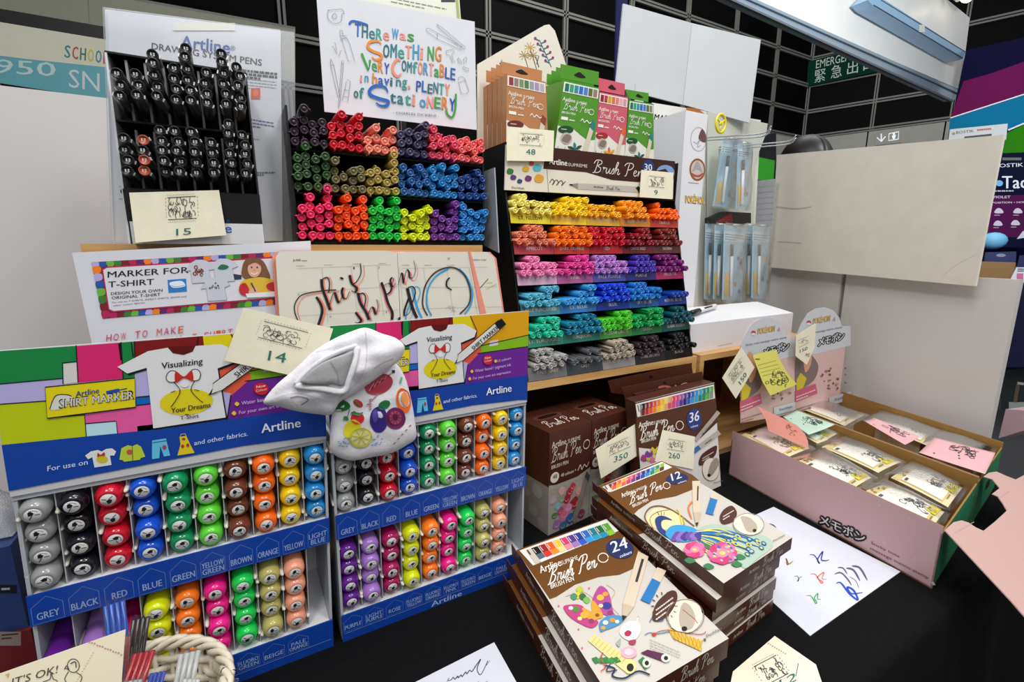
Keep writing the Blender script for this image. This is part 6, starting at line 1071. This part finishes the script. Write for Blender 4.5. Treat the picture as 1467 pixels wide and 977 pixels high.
def card_art(p, dx, dy, hi):
    f = lambda *q: [(x+dx, y+dy) for x, y in q]
    p.poly(f((6, 500), (6, 335), (40, 250), (90, 170), (150, 135), (215, 126), (280, 150), (325, 205), (342, 265), (408, 265), (408, 408), (200, 460)), '#c9ccd4', 1)
    for t, c, o, l in (('POKÉMON', '#3a3a70', 2.5, 2), ('POKÉMON', '#d8a838', 0, 3)): p.text(t, (132-o+dx, 250+o+dy), (252+o+dx, 228+o+dy), 40+o, c, l, True, up=(4, -42-o))
    p.ell(100+dx, 242+dy, 18, 18, '#c03a44', 2); p.ell(98+dx, 250+dy, 17, 9, '#d8d8dc', 3); p.text('4', (272+dx, 238+dy), (296+dx, 232+dy), 34, '#c07a90', 2, True)
    p.text('Sticky note message memo stamp', (42+dx, 340+dy), (345+dx, 280+dy), 14, '#5a5a62', 2, up=(0, -17))
    for i, ch in enumerate('メモポン'): p.outlined(ch, (168+49*i+dx, 413-13*i+dy), (210+49*i+dx, 402-13*i+dy), 42, '#d9dbe0', '#1c1c20', 7, 2, up=(6, -50))
    p.blob(f((6, 480), (60, 450), (120, 480), (170, 560), (140, 660), (60, 720), (6, 740)), '#7a6a68', 2); p.blob(f((60, 400), (90, 390), (120, 480), (110, 560), (70, 600)), '#d8a088', 3)
    p.poly(f((10, 660), (40, 610), (84, 650), (60, 720), (10, 750)), '#d2bc2e', 3); p.poly(f((0, 745), (150, 690), (165, 760), (0, 830)), '#c85a78', 3); p.lines((8+dx, 790+dy), (150+dx, 735+dy), 22, 2, 8, '#ecd0d8', 4, 3)
    R = random.Random(5)
    for k in range(22): x, y = R.uniform(190, 380)+dx, R.uniform(560, 740)+dy; p.ell(x, y, R.uniform(5, 11), R.uniform(4, 9), R.choice(['#5a4a42', '#8a7462', '#b09a72']), 3)
    p.poly(f((250, 790), (410, 748), (410, 810), (250, 850)), '#c9ccd4', 3); p.text('Shachihata', (290+dx, 818+dy), (385+dx, 792+dy), 20, '#4a4a54', 4); p.lines((10+dx, 880+dy), (165+dx, 832+dy), 20, 2, 5, '#7a5a58', 3, 6)
b, p = sheet(cpl.off(.004), q1, M('#d4b3ae', .45, .35), .0015, zD1); card_art(p, 0, 0, 0); b.build('header_card', bx1)
q2 = [(412, 830), (412, 262), (455, 235), (490, 160), (540, 95), (620, 56), (690, 75), (735, 140), (742, 205), (795, 196), (728, 765)]
b, p = sheet(cpl.off(.004), q2, M('#d4b3ae', .45, .35), .0015, zD1); card_art(p, 408, -75, 1); b.build('header_card', bx2)
def loose(pl, z, pts, m, nm, label, cat, fn=None, grp=None):
    b, p = sheet(pl, pts, m, .0005, z)
    if fn: fn(p)
    return b.build(nm, None, label, cat, grp)
tilt = Plane(LB+CN*.02+V(0, 0, 1), (CN+V(-.15, 0, -.05)).normalized())
loose(tilt, zB5, [(94, 172), (136, 236), (76, 336), (33, 270)], CREAM, 'price_card', 'tilted cream price card marked 150 at the left pink header card', 'price card', lambda p: (stamp(p, [(52, 262), (92, 208), (66, 288)], 15), p.text('150', (92, 292), (112, 260), 12, NUM, 2, True, up=(-8, -10))), 'price cards on the stall')
loose(Plane(LB+CN*.022+V(0, 0, 1), CN), zB5, [(268, 135), (331, 96), (327, 172), (302, 228), (266, 200)], CREAM, 'price_card', 'cream price card marked 150 at the right pink header card', 'price card', lambda p: (stamp(p, [(274, 152), (308, 136), (276, 172)], 16, n=18), p.text('150', (280, 190), (304, 180), 11, '#4a6a66', 2), p.scrib(296, 186, 310, 200, 1, '#4a4a50', 2, 3, 5)), 'price cards on the stall')
YN = M('#ded86a', .6, .25, 'paper', 60, .01)
loose(Plane(LB+CN*.03+V(0, 0, 1), (CN+V(.1, 0, .12)).normalized()), zB5, [(130, 200), (148, 192), (206, 180), (212, 205), (240, 255), (271, 290), (186, 326), (160, 280)], YN, 'sticky_note', 'yellow memo note stuck on the left pink header card', 'sticky note', lambda p: (p.rect(138, 208, 152, 212, '#6a6428', 1), [p.line([(146+5*k, 230+11*k), (205+6*k, 214+12*k)], 1.2, '#8a8434', 1) for k in range(4)], p.scrib(176, 246, 240, 290, 1.6, '#3a3a2a', 2, 5, 22, .15)))
# memo packs
def bil(q, u, v): return Vector(q[0]).lerp(Vector(q[1]), u).lerp(Vector(q[3]).lerp(Vector(q[2]), u), v)
def inside(Q, left):
    A, Bk, C, D = (LF, LB, MF, MB) if left else (MF, MB, RF, RB); out = []
    for q in Q:
        for P0, P1, sg in ((A, Bk, 1), (C, D, -1), (A, C, 0)):
            d = (P1-P0).normalized(); n = V(d.y, -d.x, 0)*(sg or -1); t = (q-P0).dot(n)
            if t < .011: q = q+n*(.011-t)
        out.append(q)
    return out
def memo_pack(pts, z, zz, label, seed, tint='#e6e2d8'):
    Q = [PZ(zz)(z[0]+x/z[2], z[1]+y/z[2]) for x, y in pts]; c = sum(Q, V(0, 0, 0))/4; Q = inside([c+(q_-c)*1.06 for q_ in Q], 'left pink box' in label); Q = [Q[1], Q[2], Q[3], Q[0]]; E = empty('memo_pack', V(c.x, c.y, Z0+.004), label, 'memo pack', 'memo packs in the pink boxes')
    hgt = lambda u, v: .009*(max(0, 4*u*(1-u))**.6)*(max(0, 4*v*(1-v))**.6)
    f = lambda x, y, l: bil(Q, x/100, y/100)+V(0, 0, -.003+.8*hgt(min(max(x/100, 0), 1), min(max(y/100, 0), 1))+.0005*l)
    b = B(); b.grid(lambda u, v: f(3+94*u, 3+94*v, 0), 14, 10, M('#d9cda6', .55, .3)); b.prism([f(x, y, 0)+V(0, 0, -.002) for x, y in ((14, 14), (86, 14), (86, 86), (14, 86))], V(0, 0, -.05), M('#cfc6ae', .6, .3))
    p = MapPrint(b, f)
    def quad(x0, y0, x1, y1, c, l):
        for i in range(8):
            for j in range(4): a0, a1 = x0+(x1-x0)*i/8, x0+(x1-x0)*(i+1)/8; b0, b1 = y0+(y1-y0)*j/4, y0+(y1-y0)*(j+1)/4; b.face([f(a0, b0, l), f(a1, b0, l), f(a1, b1, l), f(a0, b1, l)], M(c, .5, .3))
    quad(5, 5, 17, 95, '#d2bd82', 1); quad(17, 8, 88, 92, '#d8b962', 1); quad(18.5, 10, 86, 90, tint, 2); p.scrib(6, 20, 16, 80, 2, '#8a5a3a', 3, seed, 9); p.rect(22, 78, 27, 88, '#4a4a4e', 3)
    for k in range(4): p.line([(30+9*k, 14), (30+9*k, 60)], .7, '#b9b4ac', 3)
    p.scrib(50, 20, 80, 68, 1.2, '#3a3a40', 3, seed+3, 20); p.scrib(54, 28, 78, 62, 1.8, '#2e2e34', 4, seed+7, 8)
    p.poly([(78, 6), (92, 6), (92, 52), (78, 52)], '#e3d11e', 4); p.lines((80, 30), (91, 30), 7, 3, 2, '#5a5418', 5, seed); p.lines((90, 60), (90.1, 90), 2, 1, 2, '#7a6a4a', 3, seed)
    b.build('insert', E)
    b = B(); R = random.Random(seed); ph = R.uniform(0, 6)
    b.grid(lambda u, v: bil(Q, -.06+1.12*u, -.05+1.1*v)+V(0, 0, -.008+1.15*hgt(u, v)+.009+.0007*math.sin(9*u+5*v+ph)*math.sin(8*v-5*u+ph)), 18, 14, CLEAR('#e8e6df', .015, .12, .12, 45, ior=1.07)); b.build('pouch', E)
ZP = .841
memo_pack([(10, 300), (200, 240), (490, 395), (310, 470)], zD2 if False else (1060, 560, 4.883), ZP, 'memo pack at the back left of the left pink box, under the coral note', 1, '#dcc9c2')
memo_pack([(375, 495), (600, 420), (920, 600), (720, 700)], (1060, 560, 4.883), ZP, 'memo pack in the middle of the near column of the left pink box', 2)
memo_pack([(-20, 700), (160, 640), (620, 860), (500, 965)], (1240, 560, 4.885), ZP, 'frontmost memo pack of the near column in the left pink box', 3)
memo_pack([(290, 235), (440, 165), (700, 290), (560, 370)], (1060, 560, 4.883), ZP, 'memo pack at the back right of the left pink box, under the mint note', 4, '#cfe0d4')
memo_pack([(570, 385), (750, 325), (1130, 490), (970, 565)], (1060, 560, 4.883), ZP, 'memo pack in the middle of the far column of the left pink box', 5)
memo_pack([(180, 600), (350, 500), (860, 720), (720, 850)], (1240, 560, 4.885), ZP, 'frontmost memo pack of the far column in the left pink box', 6)
memo_pack([(395, 108), (520, 55), (870, 165), (735, 240)], (1060, 560, 4.883), ZP, 'rearmost memo pack in the right pink box', 7)
memo_pack([(20, 215), (150, 140), (540, 280), (430, 375)], (1240, 560, 4.885), ZP, 'middle memo pack in the right pink box', 8)
memo_pack([(440, 370), (590, 265), (1040, 400), (970, 570)], (1240, 560, 4.885), ZP, 'frontmost memo pack in the right pink box', 9)
PN = M('#e3b0b4', .6, .25, 'paper', 60, .01)
def ink(seed, x0, y0, x1, y1, sk=0.): return lambda p: (p.scrib(x0, y0, x1, y1, 4, '#3a3036', 2, seed, 22, sk), [p.ell(x0-60-30*k, y0-20-8*k, 7, 4, '#4a4046', 2) for k in range(3)])
def curl_note(z, pts, zz, h, m, label, fn=None):
    Q = [PZ(zz)(z[0]+x/z[2], z[1]+y/z[2]) for x, y in pts]; b = B(); f = lambda x, y, l: bil(Q, x/100, y/100)+V(0, 0, h*((x/100)**2)*.7+h*.35*((y/100)**2)+.0004*l)
    b.grid(lambda u, v: f(100*u, 100*v, 0), 12, 10, m)
    p = MapPrint(b, f); fn and fn(p); return b.build('sticky_note', None, label, 'sticky note', solid=.0004)
zz = .853
dd = lambda s: (lambda p: (p.scrib(52, 36, 88, 78, .9, '#3a3036', 3, s, 22), [p.ell(20+12*k, 20+(k*37 % 40), 2, 1.6, '#4a4046', 3) for k in range(4)]))
curl_note((1240, 560, 4.885), [(-10, 210), (60, 200), (375, 340), (275, 385)], zz, .006, PN, 'small pale pink memo note on the middle pack of the right pink box', dd(3))
curl_note((1240, 560, 4.885), [(372, 432), (480, 338), (905, 455), (835, 590)], zz, .006, PN, 'large pale pink memo note on the frontmost pack of the right pink box', dd(5))
curl_note((1060, 560, 4.883), [(300, 180), (395, 150), (662, 260), (480, 315)], zz, .008, M('#bfdccb', .6, .25, 'paper', 60, .01), 'mint green memo note on the rear pack of the left pink box', dd(7))
cpl2 = Plane(PZ(.853)(1060+380/4.883, 560+360/4.883), V(-.72, -.45, .42))
b, p = sheet(cpl2, [(125, 108), (200, 145), (300, 190), (400, 240), (455, 300), (476, 350), (480, 402), (380, 362), (280, 315), (200, 280), (180, 200)], M('#d88e80', .6, .25, 'paper', 60, .01), .0005, (1060, 560, 4.883)); p.scrib(330, 230, 400, 290, 3, '#9a5a50', 2, 4, 12, .4); b.build('sticky_note', None, 'coral memo note standing up at the back of the left pink box', 'sticky note')
# folded out front flap
fl = Plane(LF.lerp(RF, .5)+V(0, 0, Z1+.004), V(.06, -.5, .86)); PF = M('#c6a29a', .6, .2)
b, p = sheet(fl, [(150, 530), (205, 480), (255, 468), (300, 482), (345, 512), (395, 535), (470, 475), (546, 405), (520, 360), (490, 318), (450, 300), (500, 262), (455, 208), (395, 190), (430, 165), (480, 158), (540, 185), (600, 208), (653, 180), (700, 155), (900, 320), (900, 1350), (640, 1060), (575, 985)], PF, .0015, (1320, 640, 4.442))
p.line([(215, 545), (335, 478)], 3, '#cda49c'); p.line([(500, 320), (560, 282)], 3, '#cda49c'); b.build('box_lid', None, 'pink lid flap folded out over the front of the pink boxes', 'lid')
# ------------------------------------------------------------------ painted cloth bag
import bisect
class Pillow:
    def __init__(s, z, outline, c, pl, bulge, amp, seed):
        s.z, s.c, s.pl, s.bulge, s.amp = z, Vector((c[0], c[1], 0)), pl, bulge, amp; s.o = smooth_path([(x, y, 0) for x, y in outline], 8, True); R = random.Random(seed); s.ph = [R.uniform(0, 6) for _ in range(6)]
        s.an = sorted((math.atan2(p.y-s.c.y, p.x-s.c.x), (p-s.c).length) for p in s.o)
    def rad(s, x, y):
        d = Vector((x, y, 0))-s.c; a = math.atan2(d.y, d.x); i = bisect.bisect(s.an, (a, 0)); a0 = s.an[i-1]; a1 = s.an[i % len(s.an)]; da = (a1[0]-a0[0]) % (2*PI) or 1; t = ((a-a0[0]) % (2*PI))/da
        return d.length/(a0[1]*(1-t)+a1[1]*t)
    def h(s, x, y):
        r = min(s.rad(x, y), 1); e = (1-r**2.2)
        return s.bulge*max(e, 0)**.5+s.amp*max(e, 0)**.5*(math.sin(x*.021+y*.034+s.ph[0])+.6*math.sin(x*.05-y*.03+s.ph[1])+.35*math.sin(x*.013+y*.09+s.ph[2]))
    def w(s, x, y, l=0): return s.pl.off(s.h(x, y)+.0004*l+(.0005 if l else 0))(s.z[0]+x/s.z[2], s.z[1]+y/s.z[2])
    def mesh(s, m, rings=16):
        b = B(); n = len(s.o); vs = [s.w(s.c.x, s.c.y)]; fs = []
        for k in range(1, rings+1):
            f = k/rings
            for p in s.o: q = s.c+(p-s.c)*f; vs.append(s.w(q.x, q.y))
        for i in range(n): fs.append((0, 1+i, 1+(i+1) % n))
        for k in range(rings-1):
            for i in range(n): a = 1+k*n; fs.append((a+i, a+n+i, a+n+(i+1) % n, a+(i+1) % n))
        o = len(vs)
        for p in s.o: vs.append(s.pl.off(-.004)(s.z[0]+p.x/s.z[2], s.z[1]+p.y/s.z[2]))
        a = 1+(rings-1)*n
        for i in range(n): fs.append((a+i, o+i, o+(i+1) % n, a+(i+1) % n))
        fs.append(tuple(reversed(range(o, o+n)))); b.add(vs, fs, m, True); return b
FAB = M('#dfdde2', .85, .15, 'cloth', 300, .02)
E = empty('cloth_bag', V(.16, .535, .985), 'small white cloth bag painted with fruit hanging on the displays', 'bag')
body = Pillow(zA8, [(470, 640), (445, 740), (438, 830), (446, 885), (520, 918), (610, 905), (690, 888), (755, 855), (793, 820), (786, 740), (770, 655), (745, 570), (700, 515), (620, 540), (540, 590)], (620, 740), PY(.545), .012, .0012, 3)
b = body.mesh(FAB); p = MapPrint(b, lambda x, y, l: body.w(x, y, l))
R = random.Random(14)
def fblob(x, y, rx, ry, c, l=1, rot=0, n=14): ca, sa = math.cos(rot), math.sin(rot); p.blob([(x+rx*math.cos(t)*ca-ry*math.sin(t)*sa, y+rx*math.cos(t)*sa+ry*math.sin(t)*ca) for t in [2*PI*k/n*R.uniform(.97, 1.03) for k in range(n)]], c, l)
fblob(465, 690, 58, 26, '#1f6a34', 1, .1); fblob(640, 605, 60, 40, '#a83a48', 1, -.4)
for k in range(9): p.line([(600+10*k, 632-8*k), (620+9*k, 600-5*k)], 5, '#6a2030' if k % 2 else '#c86a78', 3)
fblob(742, 672, 30, 52, '#e8682a', 1, -.15); fblob(748, 665, 14, 30, '#f09a50', 3, -.15); fblob(555, 683, 22, 13, '#c02a34', 1, .6); p.line([(540, 672), (562, 695)], 6, '#2f7a3a', 3)
fblob(552, 745, 28, 24, '#c4202e', 1); p.blob([(525, 725), (540, 715), (555, 725), (575, 718), (560, 735)], '#2f7a3a', 3); p.line([(520, 705), (510, 740), (492, 752)], 3, '#3a7a3a', 2, True); fblob(505, 745, 12, 8, '#3a7a3a', 2, .6)
fblob(640, 750, 37, 54, '#3a2a86', 1); fblob(625, 735, 12, 28, '#5a4aa8', 3); fblob(708, 745, 42, 45, '#6a2458', 1); fblob(708, 742, 26, 28, '#b0486a', 3); fblob(708, 740, 12, 14, '#5a2040', 4)
for k in range(10): p.line([(708+14*math.cos(k*.63), 742+14*math.sin(k*.63)), (708+30*math.cos(k*.63), 742+32*math.sin(k*.63))], 3, '#7a2a50', 5)
fblob(662, 690, 26, 18, '#2a6a3a', 1, -.5); fblob(530, 790, 34, 42, '#dcd02a', 1, .5); fblob(566, 825, 48, 40, '#d3cf4a', 2, -.3); fblob(566, 825, 40, 32, '#eae6a0', 3, -.3)
for k in range(8): p.line([(566, 825), (566+38*math.cos(k*.785+.3), 825+30*math.sin(k*.785+.3))], 3, '#c9c23a', 4)
for k in range(34): x, y = (R.uniform(600, 660), R.uniform(815, 865)) if k % 2 else (R.uniform(470, 530), R.uniform(820, 865)); p.line([(x, y), (x+7, y-3)], 3.4, '#6a94c4', 2)
for x0, y0, x1, y1 in ((590, 690, 640, 640), (600, 670, 600, 720), (700, 850, 780, 760)):
    for k in range(5): x, y = x0+(x1-x0)*k/5, y0+(y1-y0)*k/5; p.line([(x, y), (x+9, y-6)], 5, '#b06a74', 2)
p.line([(728, 600), (734, 575)], 8, '#5ab08a', 2); p.rect(694, 546, 706, 558, '#2a2a30', 2)
b.build('bag_body', E)
top = Pillow(zA8, [(165, 680), (215, 610), (290, 545), (370, 470), (450, 420), (520, 390), (585, 372), (650, 395), (710, 415), (745, 448), (735, 490), (690, 535), (625, 585), (560, 630), (520, 655), (480, 678), (445, 728), (390, 728), (300, 715), (225, 695)], (500, 570), PY(.532), .016, .0022, 9)
b = top.mesh(FAB, 18); p = MapPrint(b, lambda x, y, l: top.w(x, y, l))
p.line([(620, 540), (660, 515), (700, 500)], 3, '#d09aa4', 1, True); p.line([(275, 662), (310, 655), (350, 668), (320, 690)], 4, '#8a7a74', 1, True); p.line([(480, 660), (560, 585), (590, 500), (585, 380)], 1.6, '#b9b7be', 1, True); p.line([(380, 470), (470, 450), (545, 440)], 1.4, '#bebcc4', 1, True); p.line([(165, 680), (300, 640), (430, 680)], 1.4, '#bebcc4', 1, True)
b.build('bag_top', E)
inn = Pillow(zA8, [(318, 596), (370, 540), (430, 505), (500, 480), (535, 470), (520, 530), (505, 580), (490, 612), (450, 605), (390, 608)], (450, 560), PY(.5125), .002, .0006, 5); b = inn.mesh(M('#a5a3a4', .9, .1, 'cloth', 200, .02), 6); p = MapPrint(b, lambda x, y, l: inn.w(x, y, l)); p.line([(440, 510), (470, 560), (475, 605)], 3, '#8f8d90', 1, True); b.build('opening_shade', E)  # grey patch on the cloth; shade inside the bag is put into its colour
b = B(); hem = [(300, 605), (330, 610), (400, 618), (490, 630), (515, 580), (535, 520), (548, 450)]; b.tube(smooth_path([top.w(x, y)+V(0, -.001, 0) for x, y in hem], 5), .0045, FAB, 8, flat=.7); b.build('hem', E)
b = B(); b.tube(smooth_path([top.w(x, y)+V(0, -.001, 0) for x, y in [(300, 605), (345, 555), (420, 498), (500, 462), (548, 448)]], 5), .0035, FAB, 8, flat=.7); b.build('hem', E)
# ------------------------------------------------------------------ wicker basket, packets, greeting card
WK = M('#d9cfb8', .5, .35); bc = V(-.121, .470, .7502); E = empty('basket', bc, 'white wicker basket of glittery packets at the bottom left', 'basket')
def brad(z): return .056+.018*(z/.097)**.8
b = B(); NS = 30
for r_ in range(9):
    z = .006+.0098*r_; R0 = brad(z); pts = [bc+V((R0+.0026*(1 if (k+r_) % 2 else -1)*1)*math.cos(2*PI*k/NS), (R0+.0026*(1 if (k+r_) % 2 else -1))*math.sin(2*PI*k/NS), z) for k in range(NS)]
    b.tube(smooth_path(pts, 3, True)+[pts[0]], .0036, WK, 6, False)
b.build('woven_wall', E)
b = B()
for k in range(NS): a = 2*PI*k/NS; b.tube([bc+V(brad(z)*math.cos(a), brad(z)*math.sin(a), z) for z in (.002, .03, .06, .096)], .0024, WK, 6)
b.build('stakes', E)
b = B()
for j in range(3):
    pts = [bc+V((brad(.097)+.004*math.cos(k*1.3+j*2.1))*math.cos(2*PI*k/48), (brad(.097)+.004*math.cos(k*1.3+j*2.1))*math.sin(2*PI*k/48), .1+.0045*math.sin(k*1.3+j*2.1)) for k in range(48)]
    b.tube(smooth_path(pts, 2, True)+[pts[0]], .0032, WK, 6, False)
b.build('rim', E)
b = B(); b.lathe([(.0, 0), (.0, .056), (.005, .058), (.005, 0)], WK, 24, bc, V(0, 0, 1)); b.build('base', E)
zL = (0, 820, 3.6675)
def packet(y, pts, col, label, tilt=.15, rough=.2, glit=True):
    pl = Plane((0, y, .85), (0, -1, tilt)); Q = [pl(zL[0]+x/zL[2], zL[1]+yy/zL[2]) for x, yy in pts]; d = (Q[3]-Q[0]).normalized()
    Q[2] = Q[2]+d*max(0, (Q[2].z-.77)/max(1e-3, -d.z)) if Q[2].z > .77 else Q[2]; Q[3] = Q[3]+d*max(0, (Q[3].z-.77)/max(1e-3, -d.z)) if Q[3].z > .77 else Q[3]
    c = sum(Q, V(0, 0, 0))/4; E = empty('packet', V(c.x, c.y, min(q.z for q in Q)), label, 'packet', 'packets in the wicker basket'); m = M(col, rough, .6)
    b = B(); 
    for k in range(4):
        u = (k+.5)/4; b.tube([bil(Q, .06+.88*u, .04), bil(Q, .06+.88*u, .96)], (Q[1]-Q[0]).length/9.5, m, 10)
    b.build('sticks', E); b = B(); b.grid(lambda u, v: bil(Q, u, v)+pl.n*(.0045+.001*math.sin(19*u+23*v)), 12, 16, CLEAR('#ffffff', .01, .08, .5, 110, ior=1.15)); b.build('wrapper', E)
packet(.512, [(528, 148), (662, 106), (690, 312), (548, 345)], '#1a4fb4', 'blue packet, rearmost in the wicker basket, behind the cream card')
packet(.500, [(690, 216), (802, 198), (775, 380), (662, 400)], '#1c1c20', 'black glittery packet between the blue and red packets in the basket')
packet(.492, [(655, 305), (690, 298), (680, 420), (650, 440)], '#7a1f2a', 'dark red packet half hidden behind the red one in the basket')
packet(.478, [(702, 396), (838, 374), (806, 520), (655, 532)], '#a81826', 'red glittery packet in the middle of the wicker basket', .3)
packet(.455, [(792, 500), (890, 484), (868, 580), (765, 590)], '#1a3fae', 'short blue packet at the front of the wicker basket', .3)
packet(.468, [(938, 402), (1072, 374), (1040, 540), (905, 560)], '#b4b6b2', 'taller silver packet at the right of the wicker basket', .3)
packet(.445, [(960, 530), (1060, 535), (1050, 640), (950, 640)], '#c2c4c0', 'shorter silver packet at the front right of the wicker basket', .3)
packet(.455, [(640, 545), (760, 528), (752, 640), (630, 640)], '#a9b3b4', 'pale silver packet at the front left of the wicker basket', .3)
cp = Plane((-.15, .385, .8), (.05, -1, .35))
b, p = sheet(cp, [(-250, 620), (660, 300), (650, 420), (640, 560), (640, 700), (-250, 900)], M('#e6dcc0', .6, .25, 'paper', 60, .015), .0008, zL)
p.text("IT'S OK!", (60, 598), (300, 528), 40, '#4a4642', 2, up=(6, -42)); p.line([(225, 575), (262, 560), (268, 530), (280, 560), (300, 570), (290, 600)], 4, '#4a4642', 2, True)
p.line([(385+32*math.cos(t*.5), 490+36*math.sin(t*.5)) for t in range(14)], 4, '#3a3634', 2); p.line([(360, 520), (340, 560), (360, 590)], 4, '#3a3634', 2, True); p.line([(400, 525), (430, 550), (410, 600)], 4, '#3a3634', 2, True); p.line([(338, 510), (350, 490), (362, 512), (340, 500)], 4, '#3a3634', 2, True); p.line([(370, 480), (395, 470), (400, 500)], 5, '#3a3634', 3, True)
for k in range(13): x, y = 465+14*k, 365+5.5*k; p.line([(x, y), (x+8, y+3-(k % 3)*4)], 7, '#b98a72', 2); p.line([(492-8*k, 420+14*k), (486-8*k, 424+14*k)], 4, '#b9ae92', 2)
p.line([(30, 540), (46, 530), (40, 552)], 6, '#b98a72', 2); b.build('greeting_card', None, "cream card reading IT'S OK! in front of the wicker basket", 'card')
# things left of the displays
b = B(); b.box((-.345, .62, .7502), (-.225, .72, .86), M('#6a1f24', .5, .3)); p = Print(b, PY(.62)); p.rect(0, 905, 30, 925, '#8a7a74'); p.lines((2, 910), (26, 908), 5, 2, 2, '#3a2a2a'); b.build('red_carton', None, 'dark red carton at the left edge beside the left display', 'carton')
b = B(); b.box((-.345, .625, .8603), (-.228, .72, .955), M('#2a3a6a', .5, .3)); p = Print(b, PY(.625)); p.rect(0, 838, 24, 850, '#1a1a22'); p.lines((2, 844), (22, 843), 4, 1, 3, '#b0b4c0'); b.build('navy_carton', None, 'navy carton stacked on the dark red carton at the left edge', 'carton')
b = B(); R = random.Random(2)
def wr(u, v): x = -.34+.11*u; y = .64+.07*v; return V(x, y, .958+.05*math.sin(PI*v)**.5*math.sin(PI*u)**.5+.012*math.sin(31*u+17*v)*math.sin(23*v+9*u)*math.sin(PI*u)*math.sin(PI*v))
b.grid(wr, 22, 14, CLEAR('#e6e8ee', .4, .1, .6, 60)); b.build('plastic_wrap', None, 'crumpled clear plastic wrap on the navy carton at the left edge', 'plastic')
